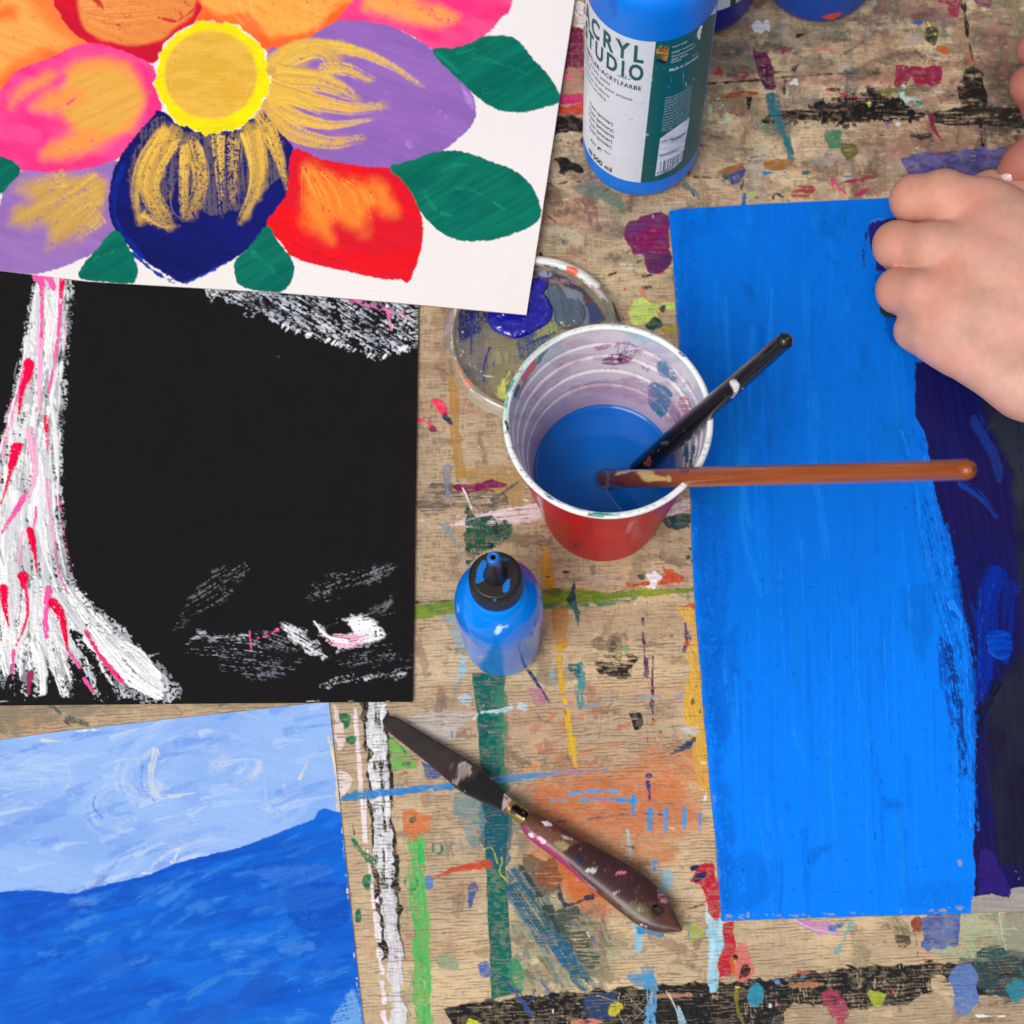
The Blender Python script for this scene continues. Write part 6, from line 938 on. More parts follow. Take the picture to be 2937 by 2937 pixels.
for r_ in (root, r2, r3): r_['group'] = 'large paint bottles at the top edge'

# ================================================================== SMALL NOZZLE BOTTLE
c = unp(1442, 1843, 0.0); root = empty('nozzle_bottle', c)
prof = spline_prof([(0, .0006), (.012, .0006), (.0165, .0012), (.0184, .004), (.0190, .010), (.0197, .030), (.0206, .052), (.0210, .062), (.0206, .072), (.0188, .082), (.0155, .0895), (.0125, .094), (.0105, .0955)], 7)+[(.0105, .1)]
V, q = lathe(prof, 128, c); cv = canvas_of(V, (0, 132, 240), .18, V-np.array([c[0], c[1], 0])-np.array([0, 0, 1])*V[:, 2:3]+np.array([0, 0, .012]))
low = 1-sstep(.052, .058, V[:, 2]+.004*np.sin(3*np.arctan2(V[:, 1]-c[1], V[:, 0]-c[0])))
cv.col = (cv.col*(1-.22*low[:, None])+lin((104, 146, 206)).astype(f4)*.22*low[:, None]); cv.g = cv.g+.1*low  # lilac reflection of the surroundings mixed into the lower body colour
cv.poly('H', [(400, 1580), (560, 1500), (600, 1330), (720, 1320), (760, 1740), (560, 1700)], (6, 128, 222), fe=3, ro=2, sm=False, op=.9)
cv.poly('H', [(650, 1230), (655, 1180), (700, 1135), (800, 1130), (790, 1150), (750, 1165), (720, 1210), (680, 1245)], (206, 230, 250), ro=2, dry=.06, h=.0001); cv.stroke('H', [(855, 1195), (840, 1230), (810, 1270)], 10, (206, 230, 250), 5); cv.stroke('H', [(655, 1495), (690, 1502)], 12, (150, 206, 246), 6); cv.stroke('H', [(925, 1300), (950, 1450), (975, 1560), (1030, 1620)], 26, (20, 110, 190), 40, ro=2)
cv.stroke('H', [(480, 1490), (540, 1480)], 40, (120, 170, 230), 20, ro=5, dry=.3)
M_sb = mat('glossy_blue_bottle', attr=True, arough=True, coat=.4, crough=.04, spec=.12)
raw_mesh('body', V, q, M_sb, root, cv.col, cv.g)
# ribbed cap
n = 320; a = np.arange(n)*2*math.pi/n; pr = [(0, .0935, 0), (.0105, .0935, 0), (.0119, .0945, 1), (.0119, .098, 1), (.0119, .104, 1), (.0119, .1085, 1), (.0117, .1095, 0), (.0112, .1105, 0), (.0108, .1115, 0)]+[(.0104-i*.0004, .1119, 0) for i in range(26)]+[(0, .1119, 0)]
V = np.concatenate([np.stack([c[0]+(r_+rib*.00022*np.cos(a*64))*np.cos(a), c[1]+(r_+rib*.00022*np.cos(a*64))*np.sin(a), np.full(n, z)], -1) for r_, z, rib in pr]); cv = canvas_of(V, (32, 28, 23), .42)
cv.mask = None; top = V[:, 2] > .1
cv.ok = top
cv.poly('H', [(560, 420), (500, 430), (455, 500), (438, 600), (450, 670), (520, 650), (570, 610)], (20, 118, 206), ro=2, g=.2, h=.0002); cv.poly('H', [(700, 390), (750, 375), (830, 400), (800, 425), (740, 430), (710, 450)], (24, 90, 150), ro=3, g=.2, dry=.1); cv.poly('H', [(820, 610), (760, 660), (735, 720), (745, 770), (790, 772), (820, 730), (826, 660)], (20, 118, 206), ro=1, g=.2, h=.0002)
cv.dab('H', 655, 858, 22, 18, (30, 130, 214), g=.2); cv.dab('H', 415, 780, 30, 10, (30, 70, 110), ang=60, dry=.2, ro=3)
for i in range(10): cv.dab('H', random.uniform(520, 850), random.uniform(700, 850), 4, 2, (110, 90, 40))
M_cap = mat('black_cap_plastic', attr=True, arough=True, vary=.15, vscale=900, bump=.1, bscale=1200)
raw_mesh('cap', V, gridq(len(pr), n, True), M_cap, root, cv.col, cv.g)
V, q = lathe([(.0056, .1115), (.0050, .1128), (.0041, .1165), (.0038, .122), (.0031, .1275), (.0028, .131), (.0028, .1365), (.0026, .1372), (.0013, .1374), (.0010, .1368), (.0009, .128), (0, .128)], 64, c)
cv = canvas_of(V, (26, 26, 28), .35); cv.ok[:] = V[:, 2] > .1265
cv.col[V[:, 2] > .1345] = lin((22, 112, 204)); cv.col[(V[:, 2] <= .1369) & (np.hypot(V[:, 0]-c[0], V[:, 1]-c[1]) < .0011)] = lin((8, 20, 40))
cv.ok[:] = V[:, 2] > .117; cv.poly('H', [(585, 390), (640, 410), (650, 435), (670, 440), (672, 490), (700, 480), (722, 450), (700, 380)], (24, 96, 176), ro=2)
raw_mesh('nozzle', V, q, M_cap, root, cv.col, cv.g)
tag(root, 'small blue bottle with black ribbed cap and pointed nozzle, standing below the red cup', 'paint bottle')

# ================================================================== CUP, WATER
c = unp(1728, 1452, 0.0); root = empty('paint_cup', c); HC = .1175
rz = lambda z: .0298+(.0462-.0298)*z/HC
out = [(0, .002), (.026, .002), (.0275, .0002), (.0298, .0004)]+[(rz(z)+.0002, z) for z in np.linspace(.002, HC-.004, 60)]
V, q = lathe(out, 128, c); cv = canvas_of(V, (204, 6, 32), .3, V-np.array([c[0], c[1], 0])-np.array([0, 0, 1])*V[:, 2:3]); cv.col *= (1+.25*(fbm(cv.X/40, cv.Y/60, 3, 3)-.5))[:, None]
for p, cc, o_ in [([(1130, 960), (1260, 980), (1230, 1150), (1120, 1120)], (190, 60, 36), .7), ([(1420, 1000), (1650, 1010), (1700, 1080), (1500, 1100)], (222, 40, 44), .6), ([(1720, 960), (1790, 940), (1760, 1000), (1700, 1060)], (236, 140, 160), .7), ([(1380, 960), (1460, 960), (1400, 1100)], (150, 14, 30), .5), ([(1280, 1120), (1350, 1080), (1350, 1170), (1290, 1180)], (120, 16, 34), .7), ([(1640, 1100), (1800, 1000), (1860, 1010), (1720, 1180)], (226, 40, 60), .5)]: cv.poly('N', p, cc, op=o_, ro=6, fe=6, dry=.25)
cv.poly('N', [(995, 740), (1035, 800), (1060, 1000), (1040, 960), (1010, 830)], (230, 200, 206), ro=3, dry=.1); cv.stroke('N', [(1040, 860), (1062, 980)], 8, (232, 200, 206))
for i in range(26): a0 = random.uniform(1080, 1850); cv.stroke('N', [(a0, random.uniform(960, 1240)), (a0+random.uniform(20, 90), random.uniform(960, 1240))], 5, random.choice([(222, 70, 84), (170, 16, 34)]), 2, dry=.3, ro=2, op=.5)
M_red = mat('red_plastic', attr=True, arough=True, coat=0, spec=.06)
raw_mesh('outer_wall', V, q, M_red, root, cv.col, cv.g)
zz = np.linspace(HC-.0015, .004, 240); rr = rz(zz)-.0009
for z0, d_ in [(.104, .0007), (.0945, .0009), (.083, .0009), (.071, .0006)]: rr = rr-d_*(1-sstep(z0-.0012, z0+.0002, zz))*.6+.0005*np.exp(-((zz-z0)/.0008)**2)
inn = list(zip(rr, zz))+[(.02, .0038), (0, .0038)]
V, q = lathe(inn, 360, c); nr = -(V-np.array([c[0], c[1], 0])); nr[:, 2] = .3*np.abs(nr[:, 0]); cv = canvas_of(V, (226, 216, 222), .35, nr)
n_ = fbm(cv.X/50, cv.Y/24, 7, 3); m = (sstep(.45, .75, n_)*.5)[:, None]; cv.col = cv.col*(1-m)+lin((190, 150, 176)).astype(f4)*m
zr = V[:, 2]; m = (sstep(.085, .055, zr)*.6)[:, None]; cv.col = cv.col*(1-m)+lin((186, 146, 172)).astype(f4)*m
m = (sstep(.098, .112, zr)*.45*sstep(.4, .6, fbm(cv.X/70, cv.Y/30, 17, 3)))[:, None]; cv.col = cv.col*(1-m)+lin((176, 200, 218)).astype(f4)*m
for p, cc, dy, o_ in [([(835, 510), (960, 488), (970, 515), (840, 550)], (160, 84, 150), .1, .9), ([(1060, 500), (1300, 520), (1480, 600), (1560, 690), (1400, 640), (1180, 560)], (170, 200, 222), .2, .8), ([(600, 700), (620, 740), (570, 830), (540, 850), (520, 820), (560, 760)], (236, 104, 76), .1, .9), ([(540, 830), (580, 820), (520, 930), (500, 930)], (206, 110, 70), .2, .8), ([(640, 670), (720, 620), (640, 730), (560, 840), (520, 960), (500, 930), (560, 820), (610, 760)], (60, 130, 130), .2, .85), ([(480, 890), (530, 850), (500, 950), (480, 960)], (30, 34, 40), .2, .9), ([(700, 560), (800, 520), (700, 640), (640, 670)], (150, 190, 170), .3, .8),
                      ([(980, 620), (1100, 615), (1060, 650), (990, 650)], (176, 110, 150), .4, .8), ([(1110, 600), (1250, 620), (1260, 700), (1120, 690)], (150, 96, 140), .45, .8), ([(1020, 720), (1080, 670), (1180, 680), (1220, 710), (1150, 750), (1050, 750)], (120, 50, 100), .28, .9), ([(1110, 700), (1160, 700), (1150, 735), (1120, 735)], (50, 30, 70), .2, .9), ([(1260, 740), (1320, 740), (1300, 790), (1270, 770)], (150, 70, 110), .3, .8), ([(1380, 700), (1440, 740), (1490, 820), (1480, 860), (1360, 780)], (84, 126, 162), .1, .9), ([(1330, 840), (1440, 900), (1460, 960), (1400, 1060), (1310, 1000), (1300, 940)], (64, 112, 150), .12, .9), ([(1500, 780), (1550, 800), (1600, 900), (1540, 950), (1480, 900), (1460, 860), (1510, 840)], (226, 226, 228), .1, .95), ([(1500, 940), (1570, 960), (1590, 1060), (1520, 1120), (1480, 1080)], (176, 96, 100), .2, .8), ([(1350, 1030), (1410, 1040), (1380, 1070)], (40, 130, 130), .1, .9), ([(1400, 1060), (1500, 1100), (1560, 1180), (1480, 1200)], (196, 150, 156), .1, .7), ([(1530, 1260), (1600, 1210), (1590, 1380), (1520, 1330)], (16, 84, 84), .1, .95), ([(1590, 1000), (1680, 1010), (1700, 1100), (1600, 1200)], (170, 180, 176), .2, .6), ([(1440, 960), (1500, 1000), (1520, 1120), (1440, 1080)], (140, 96, 120), .25, .7), ([(1400, 720), (1450, 760), (1480, 830)], (220, 220, 226), .4, .8), ([(860, 860), (1300, 830), (1330, 990), (1050, 930), (860, 930)], (176, 128, 160), .2, .5)]:
    cv.poly('G', p, cc, dry=dy, op=o_, ro=6, fe=4)
for i in range(60):
    t0 = random.uniform(3.4, 6.1) if random.random() < .6 else random.uniform(5.6, 7.0); zz_ = random.uniform(.06, .112); r_ = rz(zz_)-.0015; tt_ = np.linspace(t0, t0+random.uniform(.1, .5), 6); q_ = [tuple(float(v) for v in proj([c[0]+r_*math.cos(-a_), c[1]-r_*math.sin(a_)*1.0, zz_+.004*(a_-t0)])) for a_ in tt_]
    cv.stroke('Z', q_, random.uniform(4, 26), random.choice([(176, 140, 170), (196, 186, 200), (150, 110, 150), (226, 220, 226), (170, 190, 204), (190, 150, 160)]), 4, ro=4, dry=random.uniform(.3, .45), sl=60, sw=4, op=.6, fe=5)
for i in range(60): a0 = random.uniform(560, 1640); b0 = random.uniform(520, 900); cv.dab('G', a0, b0, random.uniform(3, 16), random.uniform(2, 8), random.choice([(150, 96, 140), (120, 60, 100), (236, 230, 236), (190, 200, 216)]), ro=3, dry=.25, op=.7)
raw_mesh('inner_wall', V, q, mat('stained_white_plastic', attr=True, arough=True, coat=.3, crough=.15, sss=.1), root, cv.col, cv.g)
rp = [(.0462+.0015*math.cos(t)*1.0, HC-.0012+.0016*math.sin(t)) for t in np.linspace(0, 2*math.pi, 15)]
V, q = lathe(rp, 400, c); cv = canvas_of(V, (236, 238, 236), .25)
for p, wd, cc in [([(470, 900), (520, 780), (620, 660), (760, 560)], 36, (196, 214, 200)), ([(1560, 700), (1660, 860), (1710, 1000)], 16, (206, 196, 206)), ([(1250, 1680), (1450, 1600)], 12, (206, 214, 226)), ([(425, 1060), (440, 930), (500, 790), (560, 720)], 30, (190, 226, 206)), ([(450, 900), (480, 840)], 26, (40, 150, 150)), ([(430, 1000), (445, 940)], 14, (20, 110, 120)), ([(430, 1090), (450, 1160), (466, 1190)], 20, (24, 26, 26)), ([(475, 1250), (560, 1400)], 8, (90, 110, 150)), ([(560, 1410), (700, 1560)], 14, (206, 206, 224)), ([(600, 1500), (625, 1520)], 12, (70, 90, 120)), ([(700, 1560), (900, 1640)], 20, (190, 210, 232)), ([(670, 1540), (720, 1575)], 14, (50, 50, 80)), ([(940, 1665), (990, 1672)], 22, (24, 40, 60)), ([(980, 1668), (1120, 1668)], 34, (24, 150, 130)), ([(1060, 490), (1300, 510)], 20, (206, 214, 230)), ([(840, 510), (960, 486)], 20, (170, 110, 170)), ([(1500, 670), (1530, 690)], 16, (50, 60, 100)), ([(1640, 830), (1690, 920)], 12, (206, 150, 150)), ([(530, 700), (500, 790)], 10, (60, 80, 140))]: cv.stroke('G', p, wd, cc, wd*.6, ro=4, dry=.12)
for i in range(90): t = random.uniform(0, 6.28); q_ = proj([c[0]+.0462*math.cos(t), c[1]+.0462*math.sin(t), HC]); cv.dab('Z', float(q_[0]), float(q_[1]), random.uniform(3, 12), random.uniform(2, 4), random.choice([(150, 170, 200), (90, 100, 120), (206, 190, 200), (130, 190, 180)]), ro=2, dry=.2, op=.7)
raw_mesh('rim', V, q, mat('white_rim_plastic', attr=True, arough=True, coat=.4), root, cv.col, cv.g)
tag(root, 'red plastic cup with a stained white inside, holding blue rinse water and two brushes', 'cup')
ZW = .052; g_ = 120; rW = rz(ZW)-.0028
rad = np.linspace(0, 1, g_)**.8*rW; V, q = lathe([(r_, ZW) for r_ in rad], 180, c)
bp = unp(1739, 1375, ZW); dd = np.hypot(V[:, 0]-bp[0], V[:, 1]-bp[1]); dc = np.hypot(V[:, 0]-c[0], V[:, 1]-c[1])
V[:, 2] += .0009*np.exp(-(dd/.004)**2)+.0007*sstep(rW-.002, rW, dc)+.00003*np.sin(dd*900)*np.exp(-dd/.008)
cv = canvas_of(V, (0, 97, 190), .03); n_ = fbm(cv.X/90, cv.Y/70, 5, 4)-.5; cv.col *= (1+.3*n_)[:, None]
m = (np.exp(-((dd-.003)/.007)**2)*.35)[:, None]; cv.col = cv.col*(1-m)+lin((60, 110, 150)).astype(f4)*m; m = (np.exp(-((dd-.0052)/.0008)**2)*.6)[:, None]; cv.col = cv.col*(1-m)+lin((0, 52, 110)).astype(f4)*m
o = raw_mesh('paint_water', V, q, mat('cloudy_blue_water', attr=True, arough=True, ior=1.34), None, cv.col, cv.g, origin=(c[0], c[1], ZW)); tag(o, 'cloudy blue rinse water filling the lower half of the red cup', 'water')

# ================================================================== BRUSHES
def brush(P0, P1, endx, radii, label, painter, base, rough, rb_tip):
    P0 = np.array(P0); P1 = np.array(P1); d = P1-P0; lo, hi = 0.5, 8.0
    for _ in range(50):
        mid = (lo+hi)/2; x_ = proj(P0+d*mid)[0]
        if x_ < endx: lo = mid
        else: hi = mid
    L = np.linalg.norm(d)*lo; u = d/np.linalg.norm(d); root = empty('paintbrush', P0)
    s = np.linspace(-.004, L, 150); rr = np.interp(s, np.array(radii)[:, 0]*L, np.array(radii)[:, 1])
    e = np.clip((L-s)/rr[-1], 0, 1); rr = rr*np.sqrt(np.clip(1-(1-e)**2, .0004, 1))
    s2 = np.concatenate([s, L-np.array([.0008, .0003, 0.0])]); s2 = np.unique(np.round(np.sort(s2), 7)); rr = np.interp(s2, s, rr)
    ee = np.clip((L-s2)/radii[-1][1], 0, 1); rr = np.interp(s2, np.array(radii)[:, 0]*L, np.array(radii)[:, 1])*np.sqrt(np.clip(1-(1-ee)**2, .0025, 1))
    V, q, ex = tube([P0+u*k for k in s2], rr, 40)
    ctr = P0+((V-P0)@u)[:, None]*u; cv = canvas_of(V, base, rough, V-ctr); painter(cv)
    raw_mesh('handle', V, q, mat('lacquered_handle', attr=True, arough=True, coat=.5, crough=.06, spec=.4), root, cv.col, cv.g, extra=ex)
    V, q, ex = tube([P0+u*k for k in np.linspace(-.022, -.002, 8)], [rb_tip]*8, 32); raw_mesh('ferrule', V, q, mat('ferrule_metal', (190, 186, 176), .3, metal=1), root, extra=ex)
    V, q, ex = tube([P0+u*k for k in np.linspace(-.046, -.020, 8)], [.0006, .0014, .0022, .0028, .003, .003, .0028, .0026], 24); raw_mesh('bristles', V, q, mat('dark_bristles', (40, 40, 60), .8), root, extra=ex)
    tag(root, label, 'paintbrush'); return root
def pbrown(cv):
    x_, y_ = cv.X, cv.Y; n_ = fbm(x_/160, y_/5, 4, 3)-.5; cv.col *= (1+.5*n_)[:, None]
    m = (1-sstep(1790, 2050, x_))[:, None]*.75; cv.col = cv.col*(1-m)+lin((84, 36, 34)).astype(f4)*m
    cv.poly('G', [(1100, 1430), (1130, 1395), (1200, 1385), (1250, 1385), (1330, 1390), (1350, 1420), (1400, 1430), (1420, 1455), (1350, 1460), (1290, 1465), (1260, 1440), (1230, 1400), (1160, 1415)], (206, 178, 112), ro=3, h=.0, g=.4); cv.stroke('G', [(1400, 1430), (1410, 1455)], 16, (206, 178, 112), ro=2); cv.stroke('G', [(1430, 1430), (1440, 1455)], 22, (196, 170, 104), ro=2)
    cv.poly('G', [(1490, 1395), (1570, 1390), (1540, 1410)], (60, 26, 30), ro=3); cv.stroke('K', [(100, 360), (200, 345), (400, 305), (425, 298)], 5, (222, 150, 90), 3, op=.7); cv.dab('K', 375, 333, 5, 4, (240, 190, 150))
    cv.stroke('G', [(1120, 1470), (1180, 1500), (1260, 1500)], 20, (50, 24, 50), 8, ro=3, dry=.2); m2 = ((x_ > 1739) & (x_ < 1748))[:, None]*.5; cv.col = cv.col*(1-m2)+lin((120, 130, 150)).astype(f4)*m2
P1 = unp(2003, 1368, HC+.0052)
brush(unp(1739, 1375, ZW), P1, 2790, [(-.1, .0041), (.0, .0041), (.12, .0043), (.35, .0044), (.6, .0042), (1, .0036)], 'long brown wooden brush handle leaning out of the cup across the blue board', pbrown, (156, 74, 18), .3, .0038)
def pblack(cv):
    cv.poly('G', [(1800, 850), (1850, 835), (1870, 880), (1850, 930), (1820, 950), (1830, 900)], (226, 226, 226), ro=4, dry=.08, h=.0, g=.5); cv.stroke('G', [(1830, 840), (1890, 890)], 12, (206, 210, 214), 6, ro=3, dry=.1)
    cv.poly('G', [(1280, 1350), (1320, 1300), (1320, 1370)], (140, 60, 40), ro=4, dry=.16)
    for i in range(46): t = random.random(); cv.dab('G', 1350+t*500+random.uniform(-30, 30), 1280-t*420+random.uniform(-30, 30), random.uniform(2, 8), random.uniform(1, 4), random.choice([(90, 92, 96), (140, 144, 150), (70, 60, 40)]), ang=random.uniform(0, 180), ro=2, op=.8)
    for i in range(5): cv.dab('G', 1410+random.uniform(-20, 20), 1230+random.uniform(-26, 26), 12, 5, (100, 100, 92), ro=3, dry=.2)
P1 = unp(2036, 1168, HC+.0050)
brush(unp(1838, 1343, ZW), P1, 2262, [(-.1, .0048), (0, .0050), (.3, .0051), (.6, .0045), (1, .0036)], 'short glossy black brush handle with white paint flecks, leaning in the cup', pblack, (10, 12, 18), .22, .0036)

# ================================================================== PLASTIC LID WITH PAINT
c = unp(1529, 973, 0.0); root = empty('plastic_lid', c); LS = 1.045
def alpha_mesh(name, V, q, m, parent, cv): return raw_mesh(name, V, q, m, parent, cv.col, np.clip(cv.g, 0, 1))
M_clear = mat('stained_clear_plastic', attr=True, alpha=True, rough=.15, coat=.6)
V, q = lathe(refine([(a_*LS, b_) for a_, b_ in [(.0462, .0009), (.0458, .0020), (.0446, .0050), (.0432, .0066), (.0420, .0072), (.0406, .0072), (.0398, .0064), (.0394, .0040)]], .0003), 360, c); cv = canvas_of(V, (186, 178, 160), .38)
cv.poly('G', [(580, 30), (820, 70), (1020, 210), (968, 285), (860, 200), (720, 140), (580, 130)], (232, 230, 224), g=1, ro=4); cv.poly('G', [(815, 135), (880, 160), (850, 200), (800, 165)], (246, 104, 84), g=1, ro=3); cv.poly('G', [(950, 240), (1000, 270), (1060, 350), (1010, 340), (960, 290)], (196, 176, 176), g=.9, ro=5); cv.poly('G', [(1020, 330), (1060, 360), (1130, 470), (1060, 470)], (110, 120, 110), g=.8, ro=8, dry=.1); cv.stroke('G', [(1090, 360), (1130, 470)], 20, (26, 26, 26), 30, g=1)
cv.stroke('G', [(620, 120), (760, 160), (900, 240), (1000, 340), (1060, 470)], 12, (60, 84, 170), 8, g=.9, ro=5, dry=.3); cv.stroke('G', [(120, 400), (95, 560), (120, 720), (200, 880), (310, 960), (420, 1030)], 14, (206, 206, 196), 20, g=.9, ro=4, dry=.1)
for p, cc, gg in [([(60, 640), (130, 720), (170, 790), (100, 830), (60, 740)], (190, 150, 110), .8), ([(160, 820), (220, 850), (230, 890), (180, 880)], (224, 122, 84), .95), ([(70, 720), (110, 710), (120, 800), (90, 820)], (150, 130, 110), .8), ([(220, 900), (420, 1010), (420, 1070), (330, 1040), (200, 960)], (186, 178, 158), .75), ([(340, 1040), (420, 1080), (410, 1100), (350, 1060)], (50, 76, 110), .95), ([(60, 420), (120, 400), (100, 520), (50, 560)], (180, 160, 166), .7), ([(50, 560), (90, 560), (80, 640), (50, 640)], (150, 130, 130), .7)]: cv.poly('G', p, cc, g=gg, ro=5, dry=.1)
raw_mesh('rim', V, q, M_clear, root, cv.col, cv.g)
V, q = lathe([(r_*LS, .0032+.0008*sstep(.036, .0394, r_)) for r_ in np.linspace(.0394, 0, 190)], 420, c); cv = canvas_of(V, (150, 146, 126), .3)
cv.tooth = None
for p, cc, gg, dy in [([(100, 400), (560, 400), (560, 470), (420, 600), (300, 900), (150, 760), (110, 600)], (116, 116, 118), .55, .12), ([(130, 400), (340, 410), (330, 480), (160, 620), (130, 520)], (24, 34, 92), .95, .25), ([(320, 560), (600, 560), (640, 620), (500, 760), (440, 960), (340, 900), (300, 720)], (140, 140, 108), .5, .12), ([(380, 860), (460, 780), (430, 960), (370, 930)], (196, 200, 96), .95, .15), ([(350, 640), (440, 660), (440, 730), (370, 740)], (150, 140, 110), .9, .2), ([(500, 560), (700, 520), (700, 620), (600, 700), (500, 700)], (60, 84, 120), .9, .3), ([(640, 500), (820, 460), (800, 520), (640, 590), (570, 620)], (150, 156, 96), .9, .25),
                      ([(600, 160), (760, 170), (900, 250), (1000, 380), (1040, 470), (920, 470), (900, 380), (760, 240), (640, 220)], (66, 52, 66), .95, .1), ([(880, 300), (980, 340), (1050, 470), (930, 480)], (56, 62, 104), .95, .1), ([(720, 190), (860, 220), (880, 260), (740, 240)], (150, 110, 140), .9, .3), ([(920, 320), (960, 340), (940, 390), (910, 370)], (84, 54, 44), .95, .1), ([(610, 170), (700, 160), (720, 200), (640, 210)], (150, 150, 190), .95, .2), ([(680, 260), (900, 300), (940, 480), (760, 500), (700, 430)], (124, 140, 158), .8, .05)]: cv.poly('G', p, cc, g=gg, ro=9, fe=8, dry=dy, ang=80, sl=60, sw=4)
for p, wd, cc in [([(240, 420), (220, 560), (215, 680)], 26, (44, 56, 130)), ([(270, 430), (262, 620)], 10, (50, 60, 140)), ([(150, 420), (145, 600)], 18, (50, 54, 96)), ([(330, 640), (290, 780), (300, 860)], 22, (54, 60, 120)), ([(360, 720), (330, 900)], 12, (60, 70, 130)), ([(380, 880), (440, 920)], 10, (220, 226, 110)), ([(370, 950), (430, 940)], 8, (226, 230, 120)), ([(120, 600), (165, 590), (130, 640), (170, 660), (140, 710), (190, 700), (190, 735), (215, 720)], 7, (236, 236, 230)), ([(205, 735), (225, 770), (240, 750), (262, 790), (285, 780), (300, 810), (340, 815), (365, 820)], 8, (216, 226, 190)), ([(165, 540), (180, 545)], 16, (220, 220, 214)), ([(560, 620), (620, 590), (700, 560), (800, 500), (830, 500)], 16, (6, 60, 120))]: cv.stroke('G', p, wd, cc, wd*.6, g=.97, ro=3, dry=.08)
raw_mesh('floor', V, q, M_clear, root, cv.col, cv.g)
def pool(name, f, pts, z0, h, wpx, m, step=2.0, parent=None, rough=6, amp=.2):
    P_ = smooth_pts(fr(f, pts), True, 5); x0, y0 = P_.min(0)-4; x1, y1 = P_.max(0)+4
    X_, Y_ = np.meshgrid(np.arange(x0, x1, step), np.arange(y0, y1, step)); s_ = sdpoly(X_.astype(f4), Y_.astype(f4), P_)
    e = np.clip(s_/wpx, 0, 1); z = z0+h*np.sqrt(np.clip(1-(1-e)**2, 0, 1))*(1+amp*2*(fbm(X_/rough/4, Y_/rough/4, 3, 3)-.5))
    z = np.where(s_ < 0, z0+np.clip(s_/step, -3, 0)*.0004, z)
    keep = s_ > -2.2*step; V_ = unp(X_, Y_, z).reshape(-1, 3); q_ = gridq(*X_.shape); k = keep.ravel()[q_].all(1); q_ = q_[k]
    u_, inv = np.unique(q_, return_inverse=True); return raw_mesh(name, V_[u_], inv.reshape(-1, 4), m, parent)
M_ultra = mat('wet_ultramarine_paint', (14, 8, 150), .14, coat=1, crough=.03, bump=.2, bscale=120)
pool('paint_blob', 'G', [(560, 205), (600, 215), (640, 205), (685, 215), (688, 265), (662, 300), (690, 335), (718, 400), (712, 450), (680, 495), (620, 530), (560, 560), (490, 580), (420, 562), (350, 520), (325, 470), (330, 400), (400, 330), (500, 250)], .0034, .0022, 22, M_ultra, parent=root, amp=.35)
M_gel = mat('clear_gel', (196, 212, 226), .03, trans=.95, ior=1.42, bump=.3, bscale=120)
pool('gel_blob', 'G', [(690, 270), (720, 245), (760, 265), (800, 320), (870, 340), (915, 400), (915, 460), (880, 500), (800, 520), (740, 480), (725, 400), (700, 340)], .0036, .0022, 18, M_gel, parent=root, amp=.5)
tag(root, 'clear round plastic lid with wet ultramarine paint, half under the flower card', 'lid')

# ================================================================== PALETTE KNIFE
root = empty('palette_knife', unp(*fr('I', (900, 700))[0], 0.0))
def resample(P_, n):
    P_ = smooth_pts(P_, False, 6); d = np.concatenate([[0], np.cumsum(np.linalg.norm(np.diff(P_, axis=0), axis=1))]); t = np.linspace(0, d[-1], n); return np.stack([np.interp(t, d, P_[:, 0]), np.interp(t, d, P_[:, 1])], -1)
def loft(name, f, Lp, Rp, n, k, zc, th, m, painter, base, rough, expo=1.0, caps=True):
    a_ = resample(fr(f, Lp), n); b_ = resample(fr(f, Rp), n); t = np.linspace(0, 1, n); mid = (a_+b_)/2; half = (a_-b_)/2
    th_ = 2*math.pi*np.arange(k)/k; co = np.sign(np.cos(th_))*np.abs(np.cos(th_))**expo; si = np.sign(np.sin(th_))*np.abs(np.sin(th_))**expo
    XX = mid[:, None, 0]+half[:, None, 0]*co; YY = mid[:, None, 1]+half[:, None, 1]*co; ZZ = zc(t)[:, None]+th(t)[:, None]*.5*si
    V_ = unp(XX, YY, ZZ).reshape(-1, 3); cv_ = Canvas(XX, YY, base, rough); cv_.ok[:] = (np.tile(si, n) > -.2); painter(cv_)
    return raw_mesh(name, V_, gridq(n, k, True), m, root, cv_.col, cv_.g, extra=[list(range(k))[::-1], list(range((n-1)*k, n*k))] if caps else None)
